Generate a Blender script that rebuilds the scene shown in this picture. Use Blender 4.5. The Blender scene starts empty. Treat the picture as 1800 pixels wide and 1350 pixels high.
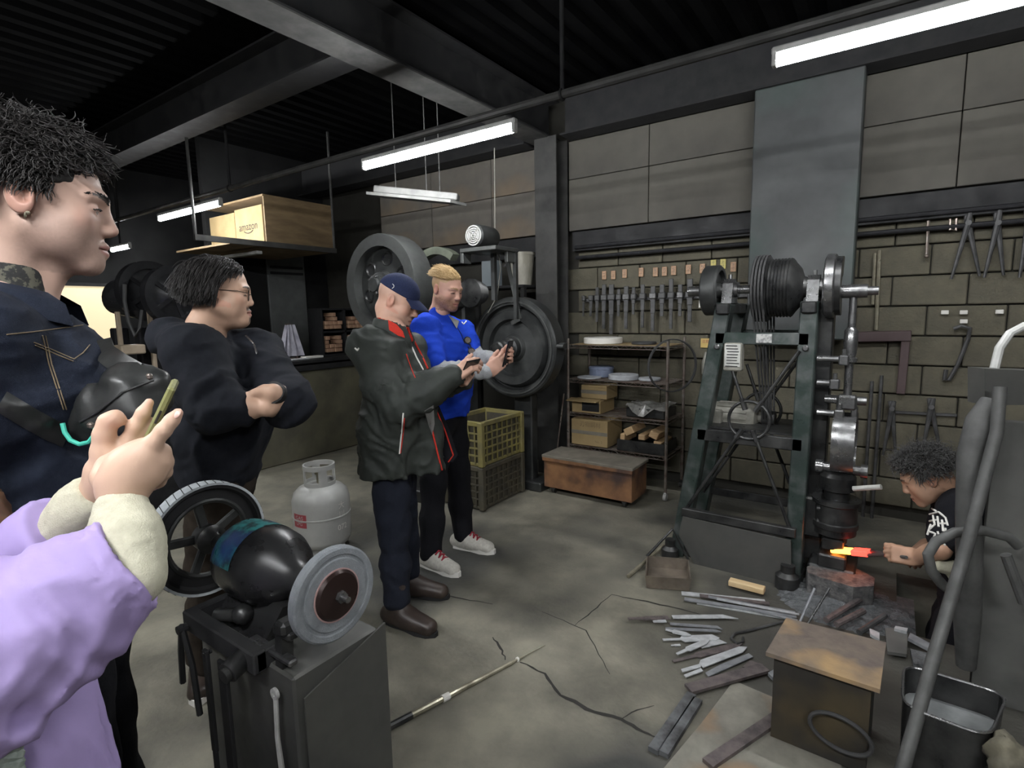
import bpy, bmesh, math, random
import numpy as np
from mathutils import Matrix, Vector, Euler

# ---------------------------------------------------------------- camera, world, exposure
SC = bpy.context.scene
COL = SC.collection
FPX, PITCH, ROLL, YAW, CAMH = 950.0, 0.1309, -0.0191, 0.6133, 1.5
_fw = np.array([-math.sin(YAW)*math.cos(PITCH), math.cos(YAW)*math.cos(PITCH), -math.sin(PITCH)])
_rt = np.array([math.cos(YAW), math.sin(YAW), 0.0])
_up = np.cross(_rt, _fw)
CR = math.cos(ROLL)*_rt + math.sin(ROLL)*_up
CU = -math.sin(ROLL)*_rt + math.cos(ROLL)*_up
CF = _fw
CP = np.array([0.0, 0.0, CAMH])
cam_d = bpy.data.cameras.new('camera')
cam_d.sensor_fit = 'HORIZONTAL'; cam_d.sensor_width = 36.0
cam_d.lens = 36.0*FPX/1800.0
cam_d.clip_start = 0.05; cam_d.clip_end = 100
cam = bpy.data.objects.new('camera', cam_d)
COL.objects.link(cam)
cam.matrix_world = Matrix(((CR[0], CU[0], -CF[0], 0), (CR[1], CU[1], -CF[1], 0), (CR[2], CU[2], -CF[2], CAMH), (0, 0, 0, 1)))
SC.camera = cam
SC.view_settings.view_transform = 'Standard'
SC.view_settings.look = 'None'
SC.view_settings.gamma = 1.0
SC.view_settings.use_curve_mapping = False
SC.view_settings.exposure = 0.32
TUBE_STRENGTH = 130.0
wd = bpy.data.worlds.new('world'); SC.world = wd; wd.use_nodes = True
wd.node_tree.nodes['Background'].inputs[0].default_value = (0.72, 0.8, 0.9, 1)
wd.node_tree.nodes['Background'].inputs[1].default_value = 0.30
SC.cycles.max_bounces = 6
SC.cycles.use_denoising = True

# photograph pixel (1800x1350) -> point in the room at a known plane
def ray(px, py):
    return CF + CR*(px-900)/FPX - CU*(py-675)/FPX
def atZ(px, py, z=0.0):
    d = ray(px, py); return CP + d*((z-CAMH)/d[2])
def atY(px, py, y):
    d = ray(px, py); return CP + d*(y/d[1])
def atX(px, py, x):
    d = ray(px, py); return CP + d*(x/d[0])
def atD(px, py, t):
    return CP + ray(px, py)*t
def V(*a):
    return np.array(a, float)

# ---------------------------------------------------------------- materials
MATS = {}
def mat(name, col, rough=0.6, metal=0.0, col2=None, scale=6.0, mix=0.5, bump=0.0, bscale=None, detail=4.0,
        emit=None, estr=0.0, spec=None, attr=None, alpha=None, trans=0.0, rvar=0.15, stretch=None, col3=None, s3=1.5, lo=0.35, hi=0.65, sheen=0.0):
    if name in MATS: return MATS[name]
    m = bpy.data.materials.new(name); m.use_nodes = True
    nt = m.node_tree; N = nt.nodes; L = nt.links
    b = N['Principled BSDF']
    b.inputs['Roughness'].default_value = rough
    b.inputs['Metallic'].default_value = metal
    if spec is not None: b.inputs['Specular IOR Level'].default_value = spec
    if trans: b.inputs['Transmission Weight'].default_value = trans
    if sheen: b.inputs['Sheen Weight'].default_value = sheen
    c4 = (*col, 1)
    b.inputs['Base Color'].default_value = c4
    tc = N.new('ShaderNodeTexCoord'); src = tc.outputs['Object']
    if stretch:
        mp = N.new('ShaderNodeMapping'); mp.inputs['Scale'].default_value = stretch
        L.new(src, mp.inputs['Vector']); src = mp.outputs['Vector']
    base = None
    if attr:
        a = N.new('ShaderNodeAttribute'); a.attribute_name = attr; base = a.outputs['Color']
    if col2 is not None or bump or rvar:
        nz = N.new('ShaderNodeTexNoise'); nz.inputs['Scale'].default_value = scale; nz.inputs['Detail'].default_value = detail
        nz.inputs['Roughness'].default_value = 0.6
        L.new(src, nz.inputs['Vector'])
        if col2 is not None:
            rp = N.new('ShaderNodeMapRange'); rp.inputs['From Min'].default_value = lo; rp.inputs['From Max'].default_value = hi
            rp.inputs['To Max'].default_value = mix*2 if mix < .5 else 1.0
            L.new(nz.outputs['Fac'], rp.inputs['Value'])
            mx = N.new('ShaderNodeMix'); mx.data_type = 'RGBA'
            L.new(rp.outputs['Result'], mx.inputs['Factor'])
            mx.inputs[6].default_value = c4; mx.inputs[7].default_value = (*col2, 1)
            if base is not None: L.new(base, mx.inputs[6])
            base = mx.outputs[2]
        if col3 is not None:
            n3 = N.new('ShaderNodeTexNoise'); n3.inputs['Scale'].default_value = s3; n3.inputs['Detail'].default_value = 3
            L.new(src, n3.inputs['Vector'])
            r3 = N.new('ShaderNodeMapRange'); r3.inputs['From Min'].default_value = .5; r3.inputs['From Max'].default_value = .68
            L.new(n3.outputs['Fac'], r3.inputs['Value'])
            m3 = N.new('ShaderNodeMix'); m3.data_type = 'RGBA'
            L.new(r3.outputs['Result'], m3.inputs['Factor'])
            m3.inputs[6].default_value = c4; m3.inputs[7].default_value = (*col3, 1)
            if base is not None: L.new(base, m3.inputs[6])
            base = m3.outputs[2]
        if rvar:
            rr = N.new('ShaderNodeMapRange'); rr.inputs['From Min'].default_value = .3; rr.inputs['From Max'].default_value = .7
            rr.inputs['To Min'].default_value = max(0.03, rough-rvar); rr.inputs['To Max'].default_value = min(1, rough+rvar)
            L.new(nz.outputs['Fac'], rr.inputs['Value']); L.new(rr.outputs['Result'], b.inputs['Roughness'])
        if bump:
            nb = N.new('ShaderNodeTexNoise'); nb.inputs['Scale'].default_value = bscale or scale*6; nb.inputs['Detail'].default_value = 3
            L.new(src, nb.inputs['Vector'])
            bp = N.new('ShaderNodeBump'); bp.inputs['Strength'].default_value = bump; bp.inputs['Distance'].default_value = 0.01
            L.new(nb.outputs['Fac'], bp.inputs['Height']); L.new(bp.outputs['Normal'], b.inputs['Normal'])
    if base is not None: L.new(base, b.inputs['Base Color'])
    if emit is not None:
        b.inputs['Emission Color'].default_value = (*emit, 1); b.inputs['Emission Strength'].default_value = estr
    if alpha is not None: b.inputs['Alpha'].default_value = alpha
    MATS[name] = m
    return m

def sr(r, g, b):   # sRGB 0-255 -> linear
    f = lambda c: (c/255/12.92) if c/255 <= .04045 else ((c/255+.055)/1.055)**2.4
    return (f(r), f(g), f(b))

M_FLOOR = mat('floor concrete', (.11, .104, .082), .72, col2=(.265, .248, .192), scale=2.6, mix=.6, bump=.3, bscale=45, detail=12, col3=(.055, .055, .05), s3=.9)
M_PLATE = mat('dusty steel floor plate', (.25, .24, .2), .6, col2=(.13, .12, .1), scale=5, bump=.08, detail=6, col3=(.30, .17, .075), s3=2.6)
M_CRACK = mat('crack dark', (.022, .021, .018), .9, rvar=0)
M_BLOCK = mat('sooty concrete block', (.070, .064, .046), .9, col2=(.135, .123, .086), scale=4, bump=.25, bscale=70, detail=6, col3=(.035, .034, .03), s3=2.2)
M_MORTAR = mat('mortar', (.04, .038, .031), .95)
M_PANEL = mat('beige wall panel', (.10, .093, .076), .8, col2=(.074, .069, .06), scale=1.6, bump=.03, detail=5)
M_DUCT = mat('grey sheet metal flue', (.068, .072, .071), .6, .2, col2=(.05, .053, .053), scale=2.5, col3=(.065, .10, .088), s3=1.2)
M_STEELGREY = mat('grey painted structural steel', (.068, .067, .063), .65, spec=.25, col2=(.042, .042, .041), scale=5, bump=.04)
M_STEELDARK = mat('sooty dark steel', (.017, .017, .0185), .75, 0, spec=.2, col2=(.03, .03, .03), scale=8, bump=.05)
M_DECK = mat('sooty roof deck', (.0022, .0022, .0025), .9, spec=.03, col2=(.0045, .0045, .0045), scale=4)
M_BLACK = mat('matte black', (.012, .012, .013), .7)
M_DARKWALL = mat('dark wall boards', (.012, .012, .0125), .85, spec=.1, col2=(.02, .02, .02), scale=3)
M_PIPE = mat('dark pipe', (.05, .05, .055), .4, .5, col2=(.02, .02, .022), scale=9)
M_TUBE = mat('fluorescent tube glow', (1, 1, 1), .4, emit=(.96, .98, 1.0), estr=TUBE_STRENGTH, rvar=0)
M_FIX = mat('white enamel fixture', (.55, .55, .53), .4, col2=(.35, .35, .33), scale=8)

# soot and oil trodden into the concrete around the forge (a stain with its own outline)
def stain(m, cx, cy, r0, r1, col):
    nt = m.node_tree; N = nt.nodes; L = nt.links; b = N['Principled BSDF']; old = b.inputs['Base Color'].links[0].from_socket
    g = N.new('ShaderNodeNewGeometry'); sp = N.new('ShaderNodeVectorMath'); sp.operation = 'SUBTRACT'; sp.inputs[1].default_value = (cx, cy, 0); L.new(g.outputs['Position'], sp.inputs[0])
    ln = N.new('ShaderNodeVectorMath'); ln.operation = 'LENGTH'; L.new(sp.outputs[0], ln.inputs[0])
    nz = N.new('ShaderNodeTexNoise'); nz.inputs['Scale'].default_value = 2.4; nz.inputs['Detail'].default_value = 5; L.new(g.outputs['Position'], nz.inputs['Vector'])
    ad = N.new('ShaderNodeMath'); ad.operation = 'MULTIPLY_ADD'; ad.inputs[1].default_value = .9; L.new(nz.outputs['Fac'], ad.inputs[0]); L.new(ln.outputs['Value'], ad.inputs[2])
    mr = N.new('ShaderNodeMapRange'); mr.inputs['From Min'].default_value = r0+.45; mr.inputs['From Max'].default_value = r1+.45; mr.inputs['To Min'].default_value = .85; mr.inputs['To Max'].default_value = 0; L.new(ad.outputs[0], mr.inputs['Value'])
    mx = N.new('ShaderNodeMix'); mx.data_type = 'RGBA'; L.new(mr.outputs['Result'], mx.inputs['Factor']); L.new(old, mx.inputs[6]); mx.inputs[7].default_value = (*col, 1); L.new(mx.outputs[2], b.inputs['Base Color'])
stain(M_FLOOR, .1, 2.75, .75, 1.25, (.036, .035, .031))

# ---------------------------------------------------------------- mesh helpers
WM = {}   # world matrix of each thing / part made by these helpers
def link(o): COL.objects.link(o); return o
def tag(o, label=None, cat=None, group=None, kind=None):
    if label: o['label'] = label
    if cat: o['category'] = cat
    if group: o['group'] = group
    if kind: o['kind'] = kind
    return o
def thing(name, label, cat, loc, group=None, kind=None):
    o = bpy.data.objects.new(name, None); o.empty_display_size = .1
    o.location = Vector([float(c) for c in loc]); link(o)
    WM[o.name] = Matrix.Translation(o.location)
    return tag(o, label, cat, group, kind)
def basis(d, up=None):
    d = np.asarray(d, float); d = d/np.linalg.norm(d)
    if up is None: up = (0, 0, 1) if abs(d[2]) < .9 else (0, 1, 0)
    a = np.cross(up, d); a /= np.linalg.norm(a); b = np.cross(d, a)
    return a, b, d
def rotm(ax, ang):
    return np.array(Matrix.Rotation(ang, 3, ax))
class MB:
    def __init__(s): s.v = []; s.f = []
    def add(s, vs, fs):
        o = len(s.v); s.v += [tuple(map(float, p)) for p in vs]; s.f += [tuple(i+o for i in f) for f in fs]; return s
    def box(s, c, size, bev=0.0, R=None):
        x, y, z = [k/2 for k in size]
        c = np.asarray(c, float)
        R = np.eye(3) if R is None else R
        if bev <= 0:
            vs = [(i*x, j*y, k*z) for i in (-1, 1) for j in (-1, 1) for k in (-1, 1)]
            fs = [(0, 1, 3, 2), (4, 6, 7, 5), (0, 4, 5, 1), (2, 3, 7, 6), (0, 2, 6, 4), (1, 5, 7, 3)]
        else:
            b = min(bev, x*.95, y*.95, z*.95); vs = []; idx = {}
            for i in (-1, 1):
                for j in (-1, 1):
                    for k in (-1, 1):
                        for a, p in enumerate(((i*x, j*(y-b), k*(z-b)), (i*(x-b), j*y, k*(z-b)), (i*(x-b), j*(y-b), k*z))):
                            idx[i, j, k, a] = len(vs); vs.append(p)
            fs = []
            for i in (-1, 1):
                q = [idx[i, -1, -1, 0], idx[i, 1, -1, 0], idx[i, 1, 1, 0], idx[i, -1, 1, 0]]; fs.append(q if i > 0 else q[::-1])
                q = [idx[-1, i, -1, 1], idx[-1, i, 1, 1], idx[1, i, 1, 1], idx[1, i, -1, 1]]; fs.append(q if i > 0 else q[::-1])
                q = [idx[-1, -1, i, 2], idx[1, -1, i, 2], idx[1, 1, i, 2], idx[-1, 1, i, 2]]; fs.append(q if i > 0 else q[::-1])
            for i in (-1, 1):
                for j in (-1, 1):
                    q = [idx[i, j, -1, 0], idx[i, j, -1, 1], idx[i, j, 1, 1], idx[i, j, 1, 0]]; fs.append(q if i*j > 0 else q[::-1])
                    q = [idx[i, -1, j, 0], idx[i, 1, j, 0], idx[i, 1, j, 2], idx[i, -1, j, 2]]; fs.append(q if i*j > 0 else q[::-1])
                    q = [idx[-1, i, j, 1], idx[-1, i, j, 2], idx[1, i, j, 2], idx[1, i, j, 1]]; fs.append(q if i*j > 0 else q[::-1])
            for i in (-1, 1):
                for j in (-1, 1):
                    for k in (-1, 1):
                        q = [idx[i, j, k, 0], idx[i, j, k, 1], idx[i, j, k, 2]]; fs.append(q if i*j*k > 0 else q[::-1])
        return s.add([c + R @ np.array(p) for p in vs], fs)
    def bar(s, p0, p1, w, t, up=None, bev=0.0):   # box from p0 to p1: width w along 'side', thickness t along up
        p0 = np.asarray(p0, float); p1 = np.asarray(p1, float)
        a, b, d = basis(p1-p0, up)
        return s.box((p0+p1)/2, (w, t, np.linalg.norm(p1-p0)), bev, np.stack([a, b, d], 1))
    def lathe(s, prof, o, ax, n=24, closed=False, up=None, arc=None):   # prof [(r, h)]
        a, b, d = basis(ax, up); o = np.asarray(o, float); vs = []; fs = []
        m = len(prof); full = arc is None
        N = n if full else n+1
        for i in range(N):
            t = 2*math.pi*i/n if full else arc[0]+(arc[1]-arc[0])*i/n
            u = math.cos(t)*a+math.sin(t)*b
            vs += [o+u*r+d*h for r, h in prof]
        for i in range(n):
            j = (i+1) % N
            for k in range(m if closed else m-1):
                l = (k+1) % m
                fs.append((i*m+k, j*m+k, j*m+l, i*m+l))
        if full and not closed:
            if prof[0][0] > 1e-6: fs.append(tuple(i*m for i in range(n))[::-1])
            if prof[-1][0] > 1e-6: fs.append(tuple(i*m+m-1 for i in range(n)))
        if not full and closed:
            fs.append(tuple(range(m))[::-1]); fs.append(tuple(n*m+k for k in range(m)))
        return s.add(vs, fs)
    def cyl(s, p0, p1, r0, r1=None, n=16):
        p0 = np.asarray(p0, float); p1 = np.asarray(p1, float)
        return s.lathe([(r0, 0), (r0 if r1 is None else r1, np.linalg.norm(p1-p0))], p0, p1-p0, n)
    def ring(s, c, ax, r, w, h, n=32, arc=None):   # rectangular-section ring: radial width w, axial h
        return s.lathe([(r-w/2, -h/2), (r+w/2, -h/2), (r+w/2, h/2), (r-w/2, h/2)], c, ax, n, True, arc=arc)
    def torus(s, c, ax, r, rr, n=28, k=8, arc=None):
        return s.lathe([(r+rr*math.cos(2*math.pi*i/k), rr*math.sin(2*math.pi*i/k)) for i in range(k)], c, ax, n, True, arc=arc)
    def tube(s, pts, r, n=8, caps=True, closed=False):
        pts = [np.asarray(p, float) for p in pts]; m = len(pts)
        rs = r if hasattr(r, '__len__') else [r]*m
        prev = None; vs = []; fs = []
        for i in range(m):
            if closed: d = pts[(i+1) % m]-pts[i-1]
            else: d = pts[min(i+1, m-1)]-pts[max(i-1, 0)]
            d = d/(np.linalg.norm(d)+1e-12)
            if prev is None: a, b, _ = basis(d)
            else:
                a = prev-d*(prev@d); a /= np.linalg.norm(a)+1e-12; b = np.cross(d, a)
            prev = a
            for k in range(n):
                t = 2*math.pi*k/n; vs.append(pts[i]+rs[i]*(math.cos(t)*a+math.sin(t)*b))
        for i in range(m if closed else m-1):
            j = (i+1) % m
            for k in range(n):
                l = (k+1) % n; fs.append((i*n+k, i*n+l, j*n+l, j*n+k))
        if caps and not closed:
            fs.append(tuple(range(n))[::-1]); fs.append(tuple((m-1)*n+k for k in range(n)))
        return s.add(vs, fs)
    def prism(s, poly, ext):    # planar 3D polygon extruded by vector ext
        poly = [np.asarray(p, float) for p in poly]; ext = np.asarray(ext, float); n = len(poly)
        nn = sum(np.cross(poly[i]-poly[0], poly[(i+1) % n]-poly[0]) for i in range(n))
        if nn @ ext > 0: poly = poly[::-1]
        vs = poly+[p+ext for p in poly]
        fs = [tuple(range(n)), tuple(range(2*n-1, n-1, -1))]+[(i, i+n, (i+1) % n+n, (i+1) % n) for i in range(n)]
        return s.add(vs, fs)
    def grid(s, P):             # P[i][j] points
        n, m = len(P), len(P[0])
        return s.add([p for r in P for p in r], [(i*m+j, i*m+j+1, (i+1)*m+j+1, (i+1)*m+j) for i in range(n-1) for j in range(m-1)])
    def ball(s, c, r, n=14, m=8):
        rx, ry, rz = (r, r, r) if not hasattr(r, '__len__') else r
        c = np.asarray(c, float); vs = [c+(0, 0, -rz)]
        for j in range(1, m):
            t = -math.pi/2+math.pi*j/m
            vs += [c+np.array((rx*math.cos(t)*math.cos(2*math.pi*i/n), ry*math.cos(t)*math.sin(2*math.pi*i/n), rz*math.sin(t))) for i in range(n)]
        vs.append(c+(0, 0, rz)); e = len(vs)-1; fs = []
        for i in range(n):
            k = (i+1) % n
            fs.append((0, 1+k, 1+i)); fs.append((e, e-n+i, e-n+k))
            for j in range(m-2): fs.append((1+j*n+i, 1+j*n+k, 1+(j+1)*n+k, 1+(j+1)*n+i))
        return s.add(vs, fs)
    def build(s, name, m, parent=None, ang=32, base=True):
        return mesh_obj(name, np.array(s.v), s.f, m, parent, ang, base)
def mesh_obj(name, vs, fs, m, parent=None, ang=32, base=True, quads=None, cols=None):
    lo = vs.min(0); hi = vs.max(0)
    o3 = Vector([float(k) for k in ((lo+hi)/2)])
    if base and parent is None: o3[2] = float(lo[2])
    me = bpy.data.meshes.new(name)
    loc = vs-np.array(o3)
    if quads is not None:
        n = len(loc); q = len(quads)
        me.vertices.add(n); me.vertices.foreach_set('co', loc.astype(np.float32).ravel())
        me.loops.add(q*4); me.loops.foreach_set('vertex_index', quads.astype(np.int32).ravel())
        me.polygons.add(q); me.polygons.foreach_set('loop_start', np.arange(0, q*4, 4, dtype=np.int32))
        me.update(calc_edges=True); me.validate()
    else:
        me.from_pydata([tuple(p) for p in loc], [], fs); me.update()
    if cols is not None:
        ca = me.color_attributes.new('tone', 'FLOAT_COLOR', 'POINT')
        ca.data.foreach_set('color', np.concatenate([cols, np.ones((len(cols), 1))], 1).astype(np.float32).ravel())
    if ang:
        me.polygons.foreach_set('use_smooth', [True]*len(me.polygons))
        if ang < 180: me.set_sharp_from_angle(angle=math.radians(ang))
    me.materials.append(m)
    o = bpy.data.objects.new(name, me); link(o)
    W = Matrix.Translation(o3)
    WM[o.name] = W
    if parent is not None:
        o.parent = parent; o.matrix_basis = WM[parent.name].inverted() @ W
    else: o.location = o3
    return o
def part(name, m, parent, fn, ang=32, label=None):
    b = MB(); fn(b); o = b.build(name, m, parent, ang)
    if label: o['label'] = label
    return o
def copy_tree(o, parent=None, loc=None):
    c = o.copy(); link(c)
    if parent is not None: c.parent = parent
    if loc is not None: c.location = Vector([float(k) for k in loc])
    WM[c.name] = WM[o.name].copy() if loc is None else Matrix.Translation(c.location)
    for ch in list(o.children): copy_tree(ch, c)
    return c
RNG = random.Random(7)
# ---------------------------------------------------------------- lamps (the row over the forge and an unseen row behind the viewer, tubes doubled for ambient fill)
LAMPZ = 2.47
def lamp(x0, x1, y, z, label, twin=False, drop=None):
    c = V((x0+x1)/2, y, z)
    t = thing('fluorescent_lamp', label, 'lamp', c, 'tube lamps under the conduit')
    part('housing', M_FIX, t, lambda b: b.box(c+V(0, 0, .04), (x1-x0, .034 if not twin else .16, .03), .006))
    for dy in ((-.05, .05) if twin else (0,)):
        part('tube', M_TUBE, t, lambda b: b.cyl((x0+.01, y+dy, z), (x1-.01, y+dy, z), .018, n=12))
        for xx in (x0+.012, x1-.012): part('socket', M_FIX, t, lambda b: b.box((xx, y+dy, z+.012), (.02, .036, .06), .004))
    if drop: part('drop_rod', M_STEELDARK, t, lambda b: b.cyl((c[0], y, z+.05), (c[0], y, drop), .01, n=8))
    return t
lamp(-5.95, -4.76, 2.5, LAMPZ, 'lit fluorescent tube lamp hanging by the boarded shelf')
lamp(-2.93, -1.70, 2.5, LAMPZ, 'lit fluorescent tube lamp above the blond man')
lamp(-.46, .77, 2.5, LAMPZ, 'lit fluorescent tube lamp nearest, at the upper right')
for x0, w_ in ((-3.4, 'leftmost'), (-1.2, 'middle'), (1.0, 'rightmost')):
    lamp(x0, x0+1.23, -.6, 2.6, 'lit twin tube lamp, %s in the unseen fill row behind the viewer' % w_, True, 3.42)
lamp(-7.9, -7.35, 2.75, 2.35, 'small lit lamp at the far end beyond the near man', False, 3.42)

# ---------------------------------------------------------------- structure
PX0, PX1, PY0, PY1 = .10, .95, 2.93, 3.60          # smith's working pit
FLX0, FLX1, FLY0, FLY1 = -8.2, 3.2, -2.4, 4.60
def _floor(b):
    xs = [FLX0, PX0, PX1, FLX1]; ys = [FLY0, PY0, PY1, FLY1]
    for i in range(3):
        for j in range(3):
            if i == 1 and j == 1: continue
            b.add([(xs[i], ys[j], 0), (xs[i+1], ys[j], 0), (xs[i+1], ys[j+1], 0), (xs[i], ys[j+1], 0)], [(0, 1, 2, 3)])
    P = [(PX0, PY0), (PX1, PY0), (PX1, PY1), (PX0, PY1)]
    for i in range(4):
        a, c = P[i], P[(i+1) % 4]
        b.add([(*a, 0), (*c, 0), (*c, -.55), (*a, -.55)], [(0, 3, 2, 1)])
    b.add([(*p, -.55) for p in P], [(0, 1, 2, 3)])
fb = MB(); _floor(fb); floor = fb.build('floor', M_FLOOR, None, 0); floor['kind'] = 'structure'
floor.location.z = -.55; 
# cracks and joints in the concrete
def crack(pts, w):
    P = [atZ(x, y, .0012) for x, y in pts]; b = MB(); vs = []
    for i, p in enumerate(P):
        d = P[min(i+1, len(P)-1)]-P[max(i-1, 0)]; n = np.array((-d[1], d[0], 0)); n /= np.linalg.norm(n)+1e-9
        ww = w*(.35+.65*math.sin(math.pi*min(.97, max(.03, i/(len(P)-1)))))*RNG.uniform(.7, 1.3)
        vs += [p-n*ww/2, p+n*ww/2]
    b.add(vs, [(2*i, 2*i+2, 2*i+3, 2*i+1) for i in range(len(P)-1)])
    o = b.build('crack', M_CRACK, floor, 0); return o
def jag(pts, k=4, a=2.5):
    out = []
    for i in range(len(pts)-1):
        for j in range(k):
            t = j/k; out.append((pts[i][0]*(1-t)+pts[i+1][0]*t+RNG.uniform(-a, a)*(j > 0), pts[i][1]*(1-t)+pts[i+1][1]*t+RNG.uniform(-a, a)*.6*(j > 0)))
    return out+[pts[-1]]
crack(jag([(914, 1164), (958, 1184), (985, 1222), (1030, 1246), (1092, 1264), (1130, 1286), (1165, 1300)]), .016)
crack(jag([(866, 1120), (880, 1140), (888, 1160)]), .010)
crack(jag([(952, 1075), (990, 1090), (1030, 1108), (1052, 1150), (1072, 1185)], 3), .007)
crack(jag([(735, 1035), (800, 1050), (866, 1062)], 5, 1.5), .008)
crack(jag([(1075, 1045), (1125, 1055), (1185, 1068), (1250, 1085)], 5, 1.5), .010)
crack(jag([(1075, 1045), (1040, 1075), (1010, 1100)], 4, 1.2), .006)
crack(jag([(1092, 1264), (1120, 1248), (1150, 1240)], 3), .006)

bc = MB()
pitch, hh = .18, .05; z0 = 3.42; n = int((FLX1-FLX0)/pitch)
Pc = []
for i in range(n):
    x = FLX0+i*pitch; Pc += [(x, z0), (x+pitch*.4, z0), (x+pitch*.52, z0+hh), (x+pitch*.88, z0+hh)]
bc.add([(x, FLY0, z) for x, z in Pc]+[(x, 4.56, z) for x, z in Pc], [(i, i+len(Pc), i+1+len(Pc), i+1) for i in range(len(Pc)-1)])
ceil_ = bc.build('ceiling', M_DECK, None, 0); ceil_['kind'] = 'structure'

# back wall: block masonry below, boards above
wb = MB(); wb.box((-.0+(FLX1-8.2)/2+0, 4.62, 1.72), (FLX1-FLX0, .10, 3.44)); wall_back = wb.build('wall_back', M_MORTAR); wall_back['kind'] = 'structure'
blk = MB(); blk.box((0, 0, 0), (.392, .05, .190), .006); blk_o = None
zrow0 = .10
for r in range(10):
    for c in range(11):
        x = -2.42+.2*(r % 2)+c*.4
        if x > 2.0: continue
        p = (x, 4.556+RNG.uniform(-.004, .004), zrow0+r*.2)
        if blk_o is None:
            blk_o = blk.build('concrete_block', M_BLOCK, None); me = blk_o.data; o = blk_o
        else:
            o = bpy.data.objects.new('concrete_block', me); link(o)
        o.parent = wall_back; o.location = Vector(p)-wall_back.location
def panel(x0, x1, z0, z1, y=4.40, m=M_PANEL):
    b = MB(); b.box(((x0+x1)/2, y+.02, (z0+z1)/2), (x1-x0-.006, .04, z1-z0-.006), .003)
    return b.build('wall_board', m, wall_back)
xj1, xj2 = atY(1140, 330, 4.4)[0], atY(1685, 280, 4.4)[0]
for a, c in ((-2.44, xj1), (xj1, -.60), (-.60, xj2), (xj2, xj2+.95), (xj2+.95, 2.4)):
    panel(a, c, 2.215, 2.66); panel(a, c, 2.66, 2.985)
M_PANEL2 = mat('smoked beige board', (.15, .135, .112), .8, col2=(.09, .083, .075), scale=1.8, detail=5, col3=(.2, .15, .10), s3=1.4)
for a, c in ((-4.9, -4.1), (-4.1, -3.3), (-3.3, -2.68)):
    panel(a, c, 2.215, 2.62, 4.40, M_PANEL2); panel(a, c, 2.62, 2.985, 4.40, M_PANEL2)
def struct(name, m, fn, parent=None, ang=32):
    b = MB(); fn(b); o = b.build(name, m, parent, ang)
    if parent is None: o['kind'] = 'structure'
    return o
struct('trim_1', M_BLACK, lambda b: b.box((-.1, 4.49, 2.14), (4.66, .075, .19)))            # dark lintel under the boards
struct('trim_2', M_BLACK, lambda b: b.box((-3.8, 4.49, 2.12), (2.2, .075, .19)))
# steel frame
def hbeam(b, p0, p1, w, h, tf=.014, tw=.01):
    p0 = V(*p0); p1 = V(*p1)
    b.bar(p0+V(0, 0, tf/2), p1+V(0, 0, tf/2), w, tf); b.bar(p0+V(0, 0, h-tf/2), p1+V(0, 0, h-tf/2), w, tf)
    b.bar(p0+V(0, 0, h/2), p1+V(0, 0, h/2), tw, h-2*tf)
bm1 = struct('beam_1', M_STEELDARK, lambda b: hbeam(b, (-2.645, FLY0, 3.006), (-2.645, 4.4, 3.006), .228, .334), ang=0)
part('lit_underside', M_STEELGREY, bm1, lambda b: b.box((-2.645, (FLY0+4.4)/2, 3.002), (.232, 4.4-FLY0, .010)), 0)  # lit underside of the beam set as a paler colour, web darkened
struct('beam_2', M_STEELDARK, lambda b: hbeam(b, (FLX0, 2.3, 3.02), (-2.77, 2.3, 3.02), .2, .3), ang=0)
struct('beam_3', M_STEELDARK, lambda b: hbeam(b, (-2.4, 4.28, 2.98), (FLX1, 4.28, 2.98), .2, .34), ang=0)
struct('beam_4', M_STEELDARK, lambda b: hbeam(b, (FLX0, 4.28, 2.98), (-2.77, 4.28, 2.98), .2, .34), ang=0)
def _col(b):
    b.box((-2.56, 4.207, 1.5), (.22, .014, 3.0)); b.box((-2.56, 4.40, 1.5), (.22, .014, 3.0)); b.box((-2.56, 4.3, 1.5), (.012, .18, 3.0))
struct('column_1', M_STEELGREY, _col, ang=0)
struct('flue_duct', M_DUCT, lambda b: b.box((-.55, 4.29, 2.13), (.64, .19, 1.70), .008))
# left end of the shop
struct('wall_left', M_DARKWALL, lambda b: b.box((-8.25, 1.1, 1.72), (.1, 7.0, 3.44)))
struct('wall_rear', M_DARKWALL, lambda b: b.box((-2.5, -2.45, 1.72), (11.4, .1, 3.44)))
struct('wall_right', M_DARKWALL, lambda b: b.box((3.25, 1.1, 1.72), (.1, 7.0, 3.44)))
struct('partition', M_DARKWALL, lambda b: b.box((-6.2, 3.8, 1.72), (.08, 1.5, 3.44)))
M_DOORP = mat('grey door', (.14, .145, .14), .5, col2=(.09, .095, .092), scale=3)
d = struct('door_1', M_DOORP, lambda b: b.box((-6.14, 3.95, 1.3), (.03, .50, 1.95), .004))
part('door_slat', M_STEELDARK, d, lambda b: b.box((-6.12, 3.95, 2.10), (.012, .44, .03), .003))
part('door_slat', M_STEELDARK, d, lambda b: b.box((-6.12, 3.95, 2.03), (.012, .44, .03), .003))
M_GLOWPANEL = mat('glowing cream panel', (.7, .6, .4), .6, emit=(1.0, .84, .52), estr=.55, rvar=0)  # glowing panel standing in for the lit doorway and yellow wall
w = struct('glow_panel', M_GLOWPANEL, lambda b: b.box((-8.18, 2.5, 1.45), (.02, .62, .96)))
part('glow_panel_frame', M_STEELDARK, w, lambda b: (b.box((-8.165, 2.5, 1.945), (.04, .70, .04)), b.box((-8.165, 2.5, .955), (.04, .70, .04)), b.box((-8.165, 2.17, 1.45), (.04, .04, 1.02)), b.box((-8.165, 2.83, 1.45), (.04, .04, 1.02))))

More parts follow.
